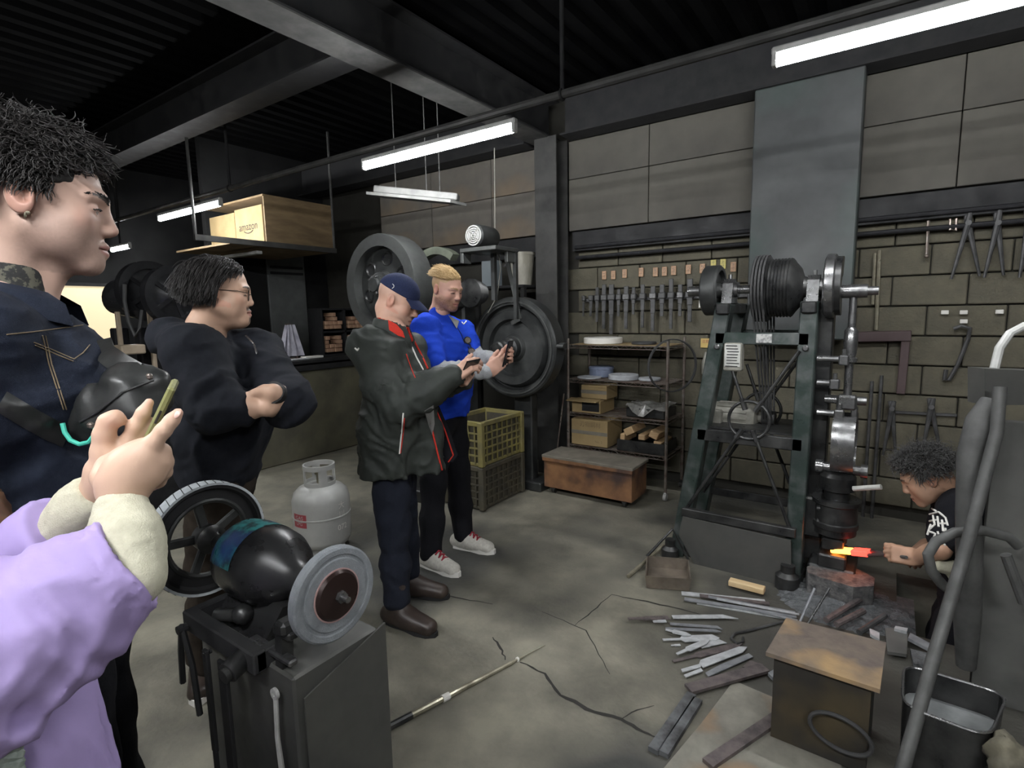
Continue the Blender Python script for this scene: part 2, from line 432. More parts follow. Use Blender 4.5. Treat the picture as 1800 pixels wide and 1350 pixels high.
# conduit that carries the lamps, hangers and wall pipes
cz = 2.575
t = thing('conduit', 'long grey conduit pipe carrying the row of tube lamps', 'pipe', (-3, 2.5, cz))
part('pipe', M_STEELGREY, t, lambda b: b.cyl((-8.1, 2.5, cz), (3.1, 2.5, cz), .021, n=10))
for x in (-6.9, -4.6, -1.42, 1.1):
    part('hanger_rod', M_STEELDARK, t, lambda b: b.cyl((x, 2.5, cz), (x, 2.5, 3.42), .011, n=8))
    part('clamp', M_STEELDARK, t, lambda b: b.torus((x, 2.5, cz), (1, 0, 0), .026, .006, 14, 6))
def wallpipe(label, z, y, r, x0=-2.4, x1=2.3, grp='pipes along the block wall'):
    b = MB(); b.cyl((x0, y, z), (x1, y, z), r, n=10); return tag(b.build('wall_pipe', M_PIPE), label, 'pipe', grp)
wallpipe('upper of the two dark pipes along the block wall', 2.075, 4.44, .016)
wallpipe('lower of the two dark pipes along the block wall', 1.985, 4.46, .016)
# ---------------------------------------------------------------- machine materials
M_HGREEN = mat('worn green machine paint', (.034, .05, .044), .4, .3, col2=(.12, .128, .125), scale=9, lo=.42, hi=.72, bump=.05, col3=(.02, .03, .028), s3=4)
M_HSTEEL = mat('bare worn steel', (.30, .30, .30), .32, .85, col2=(.12, .12, .12), scale=14, bump=.03)
M_HDARK = mat('oily dark iron', (.03, .031, .032), .38, .6, col2=(.07, .07, .068), scale=10, bump=.06)
M_IRON = mat('sooty cast iron', (.04, .042, .042), .42, .5, col2=(.075, .078, .076), scale=6, bump=.05)
M_RIM = mat('grey wheel rim', (.13, .135, .13), .4, .55, col2=(.085, .088, .085), scale=5)
M_MOTOR = mat('pale motor housing', (.30, .29, .25), .55, .1, col2=(.17, .165, .14), scale=9)
M_LABEL = mat('pale printed plate', (.5, .5, .48), .5, col2=(.2, .2, .2), scale=40, lo=.45, hi=.6)
M_WHITE = mat('dusty white paint', (.62, .62, .58), .6, col2=(.4, .4, .37), scale=10)
M_BELT = mat('black rubber belt', (.03, .03, .031), .7, col2=(.05, .05, .05), scale=20)
M_SHEET = mat('dull steel sheet', (.085, .084, .076), .55, .2, col2=(.062, .062, .058), scale=4, bump=.03)
M_HOT1 = mat('glowing orange steel', (.9, .3, .05), .6, emit=(1, .27, .03), estr=9.0, rvar=0)
M_HOT2 = mat('glowing red steel', (.6, .06, .03), .6, emit=(1, .045, .03), estr=3.2, rvar=0)
M_SCALE = mat('grey forge scale', (.16, .155, .15), .7, .2, col2=(.05, .05, .052), scale=26, bump=.5, bscale=90)

# ---------------------------------------------------------------- spring power hammer
YH = 3.15
def h(px, py, dy=0.0): return atY(px, py, YH+dy)
ham = thing('power_hammer', 'tall green steel spring power hammer with flywheel and red-hot billet under its die', 'power hammer', (-.62, 3.3, 0))
SZ, SY = 1.605, 3.25
tl, bl = V(-.775, 3.15, 1.53), V(-1.01, 3.15, 0.0)
tr, br = V(-.355, 3.15, 1.53), V(-.372, 3.15, 0.0)
REAR = .45
for dy in (0.05, REAR):
    for a, c in ((tl, bl), (tr, br)):
        part('leg', M_HGREEN, ham, lambda b: (b.bar(a+V(0, dy, 0), c+V(0, dy, 0), .105, .084, up=(1, 0, 0), bev=.006),))
for a, c, z in ((tl, bl, 1.5), (tr, br, 1.5)):
    part('leg_top_rail', M_HDARK, ham, lambda b: b.box((a[0], 3.15+REAR/2, 1.50), (.07, REAR+.06, .06), .006))
def cross(z0, z1, y, m, nm):
    k = (z0+z1)/2; f = lambda P, Q: P[0]+(Q[0]-P[0])*(1.53-k)/1.53
    part(nm, m, ham, lambda b: b.box(((f(tl, bl)+f(tr, br))/2, y, k), (f(tr, br)-f(tl, bl)+.02, .035, z1-z0), .004))
zc0, zc1 = h(1340, 606)[2], h(1340, 585)[2]
cross(zc0, zc1, 3.165, M_HGREEN, 'crossbar'); cross(zc0, zc1, 3.15+REAR, M_HGREEN, 'crossbar')
zm0, zm1 = h(1320, 784)[2], h(1320, 763)[2]
cross(zm0, zm1, 3.165, M_HDARK, 'crossbar'); cross(zm0, zm1, 3.15+REAR, M_HDARK, 'crossbar')
part('motor_shelf', M_HDARK, ham, lambda b: b.box((-.63, 3.40, zm1+.008), (.5, .42, .014)))
for xx, zz in ((-.80, 1.29), (-.36, 1.29)):
    part('bolt', M_HSTEEL, ham, lambda b: b.lathe([(.016, 0), (.016, .012), (.010, .018)], (xx, 3.146, zz), (0, -1, 0), 10))
part('name_plate', M_LABEL, ham, lambda b: b.box(h(1343, 595, -.006), (.078, .006, .048), .002), label='small pale maker plate')
# base rail and splash plate
zb = .30
part('base_rail', M_HDARK, ham, lambda b: b.bar(V(-.97, 3.13, .30), V(-.36, 3.13, .30), .04, .05, bev=.004))
part('base_rail', M_HDARK, ham, lambda b: b.bar(V(-.97, 3.62, .30), V(-.36, 3.62, .30), .04, .05, bev=.004))
pp = [h(x, y, -.05) for x, y in ((1200, 908), (1193, 940), (1236, 1022), (1372, 1046), (1391, 1000), (1390, 950))]
part('splash_plate', M_SHEET, ham, lambda b: b.prism(pp, (0, .008, 0)), 0)
part('bed_plate', M_HDARK, ham, lambda b: b.box((-.69, 3.42, .03), (.74, .50, .06), .008))
part('foot', M_HDARK, ham, lambda b: b.lathe([(.06, 0), (.06, .07), (.035, .09), (.035, .13)], (-.385, 3.09, 0), (0, 0, 1), 14))
part('foot', M_HDARK, ham, lambda b: b.lathe([(.05, 0), (.05, .06), (.03, .08), (.03, .12)], (-1.03, 3.10, 0), (0, 0, 1), 14))
# tie rods meeting at rings
rc = h(1317, 738)
def tie(dy, c, m=M_HDARK):
    o = V(0, dy, 0); rr = .105
    part('tie_ring', m, ham, lambda b: b.torus(c+o, (0, 1, 0), rr, .009, 32, 8))
    ends = [h(1288, 650), h(1406, 616), h(1207, 893), h(1388, 926)]
    for e in ends:
        dd = (c-e)/np.linalg.norm(c-e)
        part('tie_rod', m, ham, lambda b: b.cyl(e+o, c+o-dd*(rr-.03), .0095, n=8))
        part('tie_nut', m, ham, lambda b: b.cyl(c+o-dd*(rr+.02), c+o-dd*(rr-.045), .015, n=6))
tie(-.012, rc); tie(REAR-.1, rc)
# motor, switch box, belts
mc = atY(1290, 730, 3.42); mr = .078
def _motor(b):
    b.lathe([(.02, -.15), (mr*.8, -.148), (mr, -.125), (mr, .10), (mr*.85, .125), (.03, .14), (.03, .16), (.016, .16), (.016, .22)], mc, (1, 0, 0), 24)
    for k in range(14):
        a = math.pi*2*k/14; b.box(mc+V(0, math.cos(a)*(mr+.003), math.sin(a)*(mr+.003)), (.17, .006, .012), 0, rotm('X', a))
mo = part('motor', M_MOTOR, ham, _motor)
part('terminal_box', M_MOTOR, mo, lambda b: b.box(mc+V(-.09, -.10, .0), (.09, .06, .09), .008))
part('motor_foot', M_HDARK, mo, lambda b: b.box(mc+V(-.02, 0, -mr-.012), (.2, .16, .03), .004))
part('motor_pulley', M_HDARK, mo, lambda b: b.lathe([(.045, 0), (.045, .07)], mc+V(.16, 0, 0), (1, 0, 0), 20))
sb = h(1290, 627, .0)
sw = part('switch_box', M_MOTOR, ham, lambda b: b.box(sb+V(0, 0, 0), (.095, .07, .155), .008))
def _lines(b):
    for k in range(8): b.box(sb+V(RNG.uniform(-.006, .006), -.0365, .062-k*.016), (.065+RNG.uniform(-.01, .01), .002, .005))
part('printed_label', M_WHITE, sw, lambda b: b.box(sb+V(0, -.0355, .01), (.082, .002, .125)))
part('print_line', M_HDARK, sw, _lines, 0)
# shaft with flywheel, grooved pulley, crank
part('shaft', M_HSTEEL, ham, lambda b: b.cyl((-.90, SY, SZ), (-.24, SY, SZ), .024, n=18))
for x in (tl[0], tr[0]):
    def _brg(b):
        b.prism([(x-.02, SY-.075, SZ-.075), (x-.02, SY+.075, SZ-.075), (x-.02, SY+.05, SZ+.035), (x-.02, SY+.02, SZ+.06), (x-.02, SY-.02, SZ+.06), (x-.02, SY-.05, SZ+.035)], (.055, 0, 0))
        b.cyl((x-.04, SY, SZ), (x+.055, SY, SZ), .042, n=16); b.cyl((x+.008, SY, SZ+.06), (x+.008, SY, SZ+.085), .01, n=8)
    part('bearing_block', M_HSTEEL, ham, _brg)
lx = atY(1254, 508, SY)[0]
fwl = part('flywheel', M_IRON, ham, lambda b: b.lathe([(.03, -.045), (.13, -.045), (.142, -.035), (.142, .035), (.132, .045), (.112, .045), (.105, .02), (.045, .02), (.042, .05), (.02, .05)], (lx, SY, SZ), (1, 0, 0), 36))
part('crank_handle', M_HSTEEL, fwl, lambda b: b.cyl((lx-.14, SY, SZ), (lx-.04, SY, SZ), .03, n=14))
gx = atY(1328, 505, SY)[0]
prof = [(.03, 0)]+[(.172-(.014 if k % 2 else 0), .004+.0085*k) for k in range(9)]+[(.15, .078)]
for k in range(7): prof += [(.157, .084+.016*k), (.150, .092+.016*k)]
prof += [(.132, .20), (.10, .225), (.055, .24), (.04, .30), (.03, .30)]
part('grooved_pulley', M_HDARK, ham, lambda b: b.lathe(prof, (gx, SY, SZ), (1, 0, 0), 40), 25)
part('collar', M_HSTEEL, ham, lambda b: (b.lathe([(.03, 0), (.045, .005), (.045, .05), (.03, .055)], (atY(1400, 500, SY)[0]-.02, SY, SZ), (1, 0, 0), 18), b.box((atY(1402, 500, SY)[0]-.01, SY-.02, SZ+.045), (.03, .03, .03), .004)))
def _belts(b):
    for k in range(4):
        x = gx+.013+.017*k; zt = SZ; R = .175; r2 = .047; c2 = np.array((SY, SZ)); m2 = np.array((mc[1], mc[2]))
        for sgn in (-1, 1):
            P0 = V(x, SY+sgn*R*.98, SZ+.02*sgn); P1 = V(mc[0]+.17+.015*k, mc[1]+sgn*r2, mc[2])
            b.bar(P0, P1, .010, .009, up=(1, 0, 0))
        b.lathe([(R-.004, -.005), (R+.005, -.005), (R+.005, .005), (R-.004, .005)], (x, SY, SZ), (1, 0, 0), 20, True, up=(0, 0, 1), arc=(0, math.pi*2))
part('drive_belts', M_BELT, ham, _belts)
cx = atY(1461, 502, SY)[0]
part('crank_disc', M_HSTEEL, ham, lambda b: b.lathe([(.02, -.025), (.15, -.025), (.162, -.018), (.162, .018), (.15, .025), (.02, .025)], (cx, SY, SZ), (1, 0, 0), 40))
part('counterweight', M_HDARK, ham, lambda b: b.lathe([(.15, .025), (.15, .05), (.05, .05), (.05, .025)], (cx, SY, SZ), (1, 0, 0), 20, True, up=(0, 1, 0), arc=(math.pi*.9, math.pi*2.1)))
rx = atY(1501, 512, SY)[0]
part('crank_pin', M_HSTEEL, ham, lambda b: b.lathe([(.034, 0), (.034, .12), (.022, .12), (.022, .165), (.018, .165)], (cx+.04, SY, SZ-.03), (1, 0, 0), 18))
z1 = SZ-.05; z2 = atY(1494, 697, SY)[2]; za = atY(1498, 575, SY)[2]; zbb = atY(1497, 632, SY)[2]
part('connecting_rod', M_HSTEEL, ham, lambda b: (b.lathe([(.017, 0), (.017, z1-za), (.03, z1-za+.02), (.032, (z1-za)*.5+(z1-zbb)*.5), (.027, z1-zbb-.01), (.034, z1-zbb-.008), (.034, z1-zbb+.012), (.019, z1-zbb+.02), (.019, z1-z2)], (rx, SY, z1), (0, 0, -1), 16)))
part('crosshead', M_HSTEEL, ham, lambda b: (b.cyl((rx-.10, SY, z2-.02), (rx+.085, SY, z2-.02), .022, n=14), b.box((rx, SY, z2-.03), (.09, .07, .075), .01), b.box((rx-.03, SY-.01, z2-.09), (.03, .05, .08), .005), b.box((rx+.035, SY, z2-.09), (.03, .05, .08), .005)))
# bow spring (C-shaped flat leaves) hung in the fork
zt, zl = atY(1478, 728, SY)[2], atY(1480, 824, SY)[2]; hc = (zt-zl)/2
def _bow(b):
    for s2 in (-1, 1):
        P = []
        for i in range(13):
            a = math.pi*(i/12)-math.pi/2
            P.append([(rx+xx, SY+s2*(.055+.10*math.cos(a)+tt), (zt+zl)/2+hc*math.sin(a)) for xx, tt in ((-.05, 0), (.05, 0), (.05, .014), (-.05, .014), (-.05, 0))])
        b.grid(P)
part('bow_spring', M_HSTEEL, ham, _bow)
part('bow_pin', M_HSTEEL, ham, lambda b: (b.cyl((rx-.10, SY, zl), (rx+.09, SY, zl), .026, n=14), b.cyl((rx-.125, SY, zl), (rx-.09, SY, zl), .036, n=14), b.cyl((rx+.08, SY, zl), (rx+.11, SY, zl), .036, n=14)))
zg, zd = atY(1476, 876, SY)[2], atY(1478, 952, SY)[2]
part('ram', M_HDARK, ham, lambda b: b.lathe([(.07, 0), (.085, .02), (.085, .09), (.06, .10), (.06, zl-zd-.02)], (rx-.02, SY, zl-.02), (0, 0, -1), 24))
part('ram_guide', M_HDARK, ham, lambda b: (b.lathe([(.115, 0), (.115, .02), (.10, .03), (.10, .12), (.108, .125), (.108, .15), (.10, .155), (.10, zg-zd-.05)], (rx-.02, SY, zg), (0, 0, -1), 28), b.box((rx-.15, SY+.02, (zg+zd)/2), (.14, .12, .22), .01)))
part('upper_die', M_HDARK, ham, lambda b: b.box((rx-.02, SY, zd-.0), (.10, .16, .06), .006))
part('lever_handle', M_WHITE, ham, lambda b: b.cyl(atY(1500, 859, 3.16), atY(1549, 856, 3.12), .013, n=10), label='white hand lever')
for py, l in ((630, .10), (724, .08), (892, .07), (915, .06), (672, .06)):
    p = h(1436, py, .04)
    part('guide_roller', M_HSTEEL if py < 800 else M_HDARK, ham, lambda b: (b.cyl(p, p+V(l, 0, 0), .015, n=10), b.box(p+V(l+.02, 0, -.005), (.045, .05, .05), .006), b.cyl(p+V(l+.02, 0, .02), p+V(l+.02, 0, .05), .010, n=8)))
part('back_post', M_HDARK, ham, lambda b: b.box((-.30, 3.36, .85), (.09, .12, 1.5), .006))
zhot = atY(1490, 972, 3.2)[2]
part('anvil', M_HDARK, ham, lambda b: (b.box((rx-.02, SY, zhot-.05), (.13, .20, .07), .008), b.box((rx-.02, SY+.03, (zhot-.08)/2), (.22, .26, zhot-.08), .01)))
ap = [atZ(x, y, .13) for x, y in ((1418, 996), (1440, 988), (1500, 996), (1538, 1016), (1536, 1030), (1500, 1032), (1440, 1014), (1420, 1006))]
part('anvil_apron', M_SCALE, ham, lambda b: b.prism(ap, (0, 0, -.12)), 0)
# red-hot billet held in the tongs
bx0, bx1 = atY(1463, 966, 3.2), atY(1529, 972, 3.15)
bt = thing('hot_billet', 'glowing orange red steel billet under the hammer die', 'billet', (bx0+bx1)/2)
mid = bx0*.45+bx1*.55
part('bright_end', M_HOT1, bt, lambda b: b.bar(bx0, mid, .055, .022, bev=.004))
part('red_end', M_HOT2, bt, lambda b: b.bar(mid, bx1, .060, .028, bev=.004))

# ---------------------------------------------------------------- belt press with big flywheel behind the two men
prs = thing('flywheel_press', 'black belt-driven press with large holed flywheel behind the two men', 'press', (-3.1, 3.3, 0))
W1Y = 2.78
wc = atY(666, 501, W1Y); RW = .375
def wheel(pr_, c, R, dep, m_rim, m_web, holes=6, nm='flywheel'):
    w_ = part(nm, m_rim, pr_, lambda b: b.lathe([(R*.76, 0), (R*.99, 0), (R, .01), (R, dep-.01), (R*.99, dep), (R*.76, dep)], c, (0, 1, 0), 56, True))
    part('wheel_web', m_web, w_, lambda b: b.lathe([(.05, .02), (.10, .02), (.11, .05), (R*.78, dep*.42), (R*.78, dep*.62), (.11, dep*.7), (.05, dep*.7)], c, (0, 1, 0), 48, True))
    part('hub', m_web, w_, lambda b: b.lathe([(.02, -.06), (.05, -.06), (.055, -.04), (.075, -.035), (.08, .0), (.095, .005), (.10, .06)], c, (0, 1, 0), 28))
    for k in range(holes):
        a = 2*math.pi*(k+.35)/holes; q = c+V(math.cos(a)*R*.52, dep*.34, math.sin(a)*R*.52)
        part('web_hole_rim', M_HDARK, w_, lambda b: b.torus(q, (0, 1, 0), R*.13, .012, 20, 6))
        part('web_hole_dark', M_BLACK, w_, lambda b: b.cyl(q+V(0, .0, 0), q+V(0, .02, 0), R*.125, n=18))  # black disc stands for the dark inside each hole
    for k in range(5):
        a = 2*math.pi*k/5; q = c+V(math.cos(a)*.062, -.036, math.sin(a)*.062)
        part('hub_bolt', M_HSTEEL, w_, lambda b: b.lathe([(.013, 0), (.013, .014), (.006, .018)], q, (0, -1, 0), 6))
    return w_
wheel(prs, wc, RW, .19, M_RIM, M_IRON)
M_PALEGREEN = mat('pale green guard', (.16, .18, .13), .5, col2=(.10, .11, .085), scale=6)
wc2 = V(wc[0], 3.42, wc[2])
part('rear_guard', M_PALEGREEN, prs, lambda b: b.lathe([(.27, -.03), (.33, -.03), (.33, .05), (.27, .05)], wc2, (0, 1, 0), 20, True, arc=(1.0, 2.25)))
part('press_shaft', M_HSTEEL, prs, lambda b: b.cyl(wc+V(0, -.03, 0), V(wc[0], 3.75, wc[2]), .045, n=18))
pcx = atY(828, 516, 3.5)
prof = [(.04, 0)]
for k in range(8): prof += [(.115-(k//3)*.015, .01+.02*k), (.10-(k//3)*.015, .018+.02*k)]
prof += [(.05, .18)]
part('step_pulley', M_HDARK, prs, lambda b: b.lathe(prof, V(pcx[0]+.06, 3.40, pcx[2]), (0, 1, 0), 32), 25)
part('press_frame', M_IRON, prs, lambda b: (b.box((wc[0]-.02, 3.14, .85), (.40, .20, 1.7), .02), b.box((wc[0]-.02, 3.62, .85), (.40, .18, 1.7), .02), b.box((wc[0]-.02, 3.40, .45), (.42, .36, .9), .02), b.box((wc[0], 3.38, 1.62), (.36, .5, .16), .02)))
part('press_base', M_HDARK, prs, lambda b: b.box((wc[0]-.02, 3.38, .05), (.5, .8, .10), .01))
part('bearing_cap', M_HDARK, prs, lambda b: (b.lathe([(.07, 0), (.07, .12)], V(wc[0], 3.08, wc[2]), (0, 1, 0), 20), b.box((wc[0], 3.14, wc[2]-.05), (.16, .12, .12), .01)))
# motor over the press
mm = atY(833, 414, 3.25)
def _m2(b):
    b.lathe([(.02, .0), (.07, 0), (.082, .012), (.086, .03), (.086, .20), (.075, .23), (.03, .24), (.02, .30)], mm, (0, 1, 0), 28)
m2 = part('top_motor', M_IRON, prs, _m2)
def _fan(b):
    for r in (.022, .038, .053, .070): b.ring(mm+V(0, -.006, 0), (0, 1, 0), r, .009, .008, 28)
    for k in range(4):
        a = math.pi/4+k*math.pi/2; b.bar(mm+V(0, -.007, 0), mm+V(.072*math.cos(a), -.007, .072*math.sin(a)), .012, .006, up=(0, 1, 0))
part('fan_cover', M_FIX, m2, _fan)
part('motor_bracket', M_RIM, prs, lambda b: (b.box(mm+V(.05, .12, -.105), (.34, .30, .03), .004), b.box(mm+V(-.11, .03, -.15), (.03, .10, .10), .004), b.box(mm+V(.19, .2, -.15), (.03, .12, .10), .004)))
part('bracket_post', M_IRON, prs, lambda b: (b.bar(mm+V(.03, .2, -.12), V(mm[0]+.03, mm[1]+.2, 1.6), .035, .035), b.bar(mm+V(.2, .25, -.12), V(mm[0]+.2, mm[1]+.25, 1.45), .03, .03)))
arm0, arm1 = atY(872, 441, 3.4), atY(898, 447, 3.5)
part('bracket_arm', M_RIM, prs, lambda b: (b.cyl(arm0, arm1, .022, n=10), b.ball(arm1, .03)))
# lower driven disc
W2Y = 3.66
dc = atY(906, 611, W2Y)
dw = part('driven_disc', M_IRON, prs, lambda b: b.lathe([(.02, -.05), (.10, -.05), (.115, -.02), (.22, -.012), (.235, -.055), (.30, -.06), (.325, -.02), (.33, .0), (.345, .0), (.35, -.05), (.40, -.05), (.412, -.035), (.412, .09), (.39, .10), (.02, .10)], dc, (0, 1, 0), 60), 28)
part('disc_rim', M_RIM, dw, lambda b: b.ring(dc+V(0, -.055, 0), (0, 1, 0), .376, .012, .012, 56))
part('disc_hub', M_HDARK, dw, lambda b: b.lathe([(.03, -.30), (.045, -.30), (.05, -.26), (.062, -.25), (.062, -.22), (.05, -.215), (.05, -.19), (.066, -.185), (.066, -.15), (.052, -.145), (.052, -.11), (.085, -.10), (.09, -.04)], dc, (0, 1, 0), 24))
part('disc_bracket', M_IRON, prs, lambda b: (b.box(dc+V(.40, .03, .02), (.12, .05, .05), .006), b.cyl(dc+V(.36, -.02, .02), dc+V(.47, -.02, .02), .018, n=10)))
part('disc_stand', M_IRON, prs, lambda b: (b.box((dc[0], 3.80, dc[2]/2), (.18, .10, dc[2]), .01), b.box((dc[0], 3.80, .04), (.4, .2, .08), .01)))
bl0, bl1 = atY(890, 452, 3.55), atY(914, 560, 3.6)
part('flat_belt', M_RIM, prs, lambda b: (b.bar(bl0, bl1, .035, .006, up=(0, 1, 0)), b.bar(bl1, dc+V(.0, -.052, .2), .035, .006, up=(0, 1, 0))))
part('pull_cord', M_MOTOR, prs, lambda b: (b.tube([atY(869, 260, 3.5), atY(870, 400, 3.5), atY(870, 500, 3.5), atY(868, 522, 3.5)], .0045, 6), b.tube([atY(869, 430, 3.5), atY(876, 445, 3.5), atY(880, 470, 3.5), atY(874, 520, 3.5), atY(858, 550, 3.5)], .004, 6)))

# ---------------------------------------------------------------- far press by the glowing panel
M_GLOSS = mat('gloss black enamel', (.018, .018, .02), .2, .2, col2=(.03, .03, .032), scale=6, rvar=.08)
fp = thing('far_press', 'black twin-wheel press gleaming far behind the man in the hoodie', 'press', (-4.45, 1.85, 0))
f0 = atD(262, 512, 4.3); f1 = atD(305, 520, 4.15)
dirv = V(1, .12, 0)
for c, R, m in ((f0, .235, M_GLOSS), (f1, .225, M_GLOSS)):
    w_ = part('press_wheel', m, fp, lambda b: b.lathe([(R*.74, -.035), (R, -.035), (R, .035), (R*.74, .035)], c, dirv, 40, True))
    part('wheel_web', M_GLOSS, w_, lambda b: b.lathe([(.02, -.05), (.05, -.05), (.055, -.01), (R*.76, -.008), (R*.76, .008), (.055, .01), (.02, .03)], c, dirv, 30, True))
    for k in range(5):
        a_, b_, d_ = basis(dirv); an = k*2*math.pi/5
        part('spoke', M_GLOSS, w_, lambda b: b.bar(c+(a_*math.cos(an)+b_*math.sin(an))*.05, c+(a_*math.cos(an)+b_*math.sin(an))*R*.76, .04, .03))
part('drum', M_GLOSS, fp, lambda b: b.cyl(atD(208, 522, 4.35), atD(250, 530, 4.3), .14, n=24))
part('press_shaft', M_HSTEEL, fp, lambda b: b.cyl(atD(205, 516, 4.4), atD(325, 520, 4.1), .03, n=12))
def _fb(b):
    for px in (207, 250, 272):
        p = atD(px, 560, 4.3); b.box((p[0], p[1], .72), (.10, .10, 1.44), .01)
    p = atD(245, 640, 4.3); b.box((p[0], p[1], .45), (.42, .42, .9), .02)
part('press_frame', M_GLOSS, fp, _fb)
M_GLEAM = mat('pale gleam on metal', (.42, .34, .25), .5, col2=(.3, .24, .17), scale=8)  # light reflected on the metal posts, set as a pale brownish colour
for px, py0, py1 in ((206, 548, 610), (262, 545, 655)):
    p0, p1 = atD(px, py0, 4.2), atD(px, py1, 4.2)
    part('guide_post', M_GLEAM, fp, lambda b: b.bar(p0, V(p0[0], p0[1], p1[2]), .035, .03, bev=.004))
part('feed_table', M_GLEAM, fp, lambda b: b.box(atD(228, 614, 4.1), (.16, .16, .07), .008))
part('press_belt', M_BELT, fp, lambda b: (b.tube([atD(219, 500, 4.1), atD(219, 530, 4.1), atD(226, 565, 4.1), atD(238, 592, 4.1), atD(246, 575, 4.1), atD(250, 545, 4.1)], .014, 8)))

# ---------------------------------------------------------------- pedestal grinder in the foreground
GZ, GY = .82, .77
gr = thing('pedestal_grinder', 'pedestal grinder with grey stone wheel and white belted wheel in the foreground', 'grinder', (-1.28, .74, 0))
M_GBODY = mat('peeling black grinder paint', (.016, .016, .017), .30, .2, col2=(.03, .03, .03), scale=9)
M_GTEAL = mat('teal sticker remains', (.03, .17, .17), .4, col2=(.012, .02, .022), scale=26, lo=.42, hi=.56, col3=(.03, .07, .22), s3=7)
M_STONE = mat('grey grinding stone', (.225, .24, .255), .9, col2=(.18, .195, .21), scale=30, bump=.3, bscale=300)
M_FLANGE = mat('dark oxide flange', (.03, .017, .015), .35, .4)
M_BAND = mat('white abrasive belt', (.62, .66, .68), .7, col2=(.45, .48, .5), scale=20)
gl, grr = V(-1.722, GY, GZ), V(-1.095, GY, GZ)
wl = part('belt_wheel', M_BLACK, gr, lambda b: b.lathe([(.12, -.02), (.168, -.02), (.168, .02), (.158, .02), (.150, .008), (.12, .008)], gl, (1, 0, 0), 56, True))
part('abrasive_belt', M_BAND, wl, lambda b: b.lathe([(.168, -.024), (.1755, -.024), (.1755, .024), (.168, .024)], gl, (1, 0, 0), 64, True))
def _ticks(b):
    for k in range(46):
        a = 2*math.pi*k/46; u = V(0, math.cos(a), math.sin(a)); w2 = V(0, -math.sin(a), math.cos(a))
        b.box(gl+u*.1758, (.050, .0022, .0016), 0, np.stack([V(1, 0, 0)+w2*.25, w2, u], 1))
part('belt_seams', M_HDARK, wl, _ticks, 0)
part('wheel_hub', M_HDARK, wl, lambda b: b.lathe([(.02, -.03), (.04, -.02), (.045, .03), (.03, .04), (.02, .06)], gl, (1, 0, 0), 24))
part('wheel_ring', M_IRON, wl, lambda b: b.torus(gl+V(.004, 0, 0), (1, 0, 0), .118, .009, 44, 8))
for k in range(5):
    a = .5+2*math.pi*k/5; u = V(0, math.cos(a), math.sin(a))
    part('spoke', M_IRON, wl, lambda b: b.bar(gl+u*.035, gl+u*.15, .028, .014, up=(1, 0, 0), bev=.004))
bprof = [(.018, .06), (.020, .16), (.045, .165), (.05, .185), (.085, .20), (.103, .23), (.108, .27), (.108, .345), (.104, .385), (.09, .42), (.066, .45), (.045, .475), (.036, .50), (.034, .565), (.018, .57), (.018, .64)]
gb = part('motor_body', M_GBODY, gr, lambda b: b.lathe(bprof, gl, (1, 0, 0), 44), 40)
part('sticker', M_GTEAL, gb, lambda b: b.lathe([(.0868, .200), (.1045, .2295), (.1095, .27), (.1095, .335)], gl, (1, 0, 0), 22, False, up=(0, 1, 0), arc=(2.2, 4.5)), label='worn teal sticker')
gw = part('grinding_wheel', M_STONE, gr, lambda b: b.lathe([(.03, -.014), (.113, -.014), (.118, -.009), (.118, .010), (.113, .014), (.10, .014), (.097, .011), (.091, .011), (.088, .014), (.03, .014)], grr, (1, 0, 0), 60))
part('flange', M_FLANGE, gw, lambda b: b.lathe([(.063, .012), (.063, .016), (.056, .024), (.02, .028), (.012, .028)], grr, (1, 0, 0), 36))
part('flange_rim', mat('pinkish blotter', (.4, .25, .24), .6), gw, lambda b: b.lathe([(.060, .0145), (.066, .0145), (.066, .0165), (.060, .0165)], grr, (1, 0, 0), 40, True))
part('arbor_nut', M_HSTEEL, gw, lambda b: (b.cyl(grr+V(.026, 0, 0), grr+V(.038, 0, 0), .015, n=6), b.cyl(grr+V(.038, 0, 0), grr+V(.058, 0, 0), .008, n=12)))
# stand
SX0, SX1, SY0, SY1, STZ = -1.55, -1.10, .65, .905, .66
part('motor_foot', M_GBODY, gr, lambda b: b.prism([(-1.52, .68, STZ), (-1.52, .86, STZ), (-1.48, .82, .76), (-1.48, .72, .76)], (.24, 0, 0)))
part('stand_body', M_SHEET, gr, lambda b: b.box(((SX0+SX1)/2, (SY0+SY1)/2, STZ/2), (SX1-SX0, SY1-SY0, STZ), .006))
part('guard_plate', M_SHEET, gr, lambda b: b.prism([(SX1+.004, SY0+.02, .60), (SX1+.004, SY1+.02, .665), (SX1+.004, SY1+.02, .0), (SX1+.004, SY0+.02, .0)], (.005, 0, 0)), 0)
part('top_frame', M_STEELDARK, gr, lambda b: (b.bar((SX0-.01, SY0-.02, STZ+.015), (-1.20, SY0-.02, STZ+.015), .035, .055, bev=.004), b.bar((SX0, SY0-.02, STZ+.015), (SX0, SY1, STZ+.015), .03, .05, bev=.004), b.bar((-1.215, SY0-.03, STZ+.015), (-1.215, SY0+.06, STZ+.015), .03, .05, bev=.004)))
part('tool_rest', M_HDARK, gr, lambda b: (b.box((-1.145, .675, .755), (.07, .045, .022), .005), b.bar((-1.165, .67, STZ), (-1.165, .675, .75), .03, .03), b.box((-1.135, .665, .775), (.04, .045, .035), .008)))
part('slide_bar', M_HSTEEL, gr, lambda b: b.box((-1.20, .662, STZ+.03), (.18, .025, .015), .004))
part('vise_screw', M_HDARK, gr, lambda b: (b.cyl((-1.26, .63, STZ+.015), (-1.25, .575, STZ+.0), .027, n=16), b.cyl((-1.25, .575, STZ), (-1.249, .563, STZ-.002), .019, n=16)))
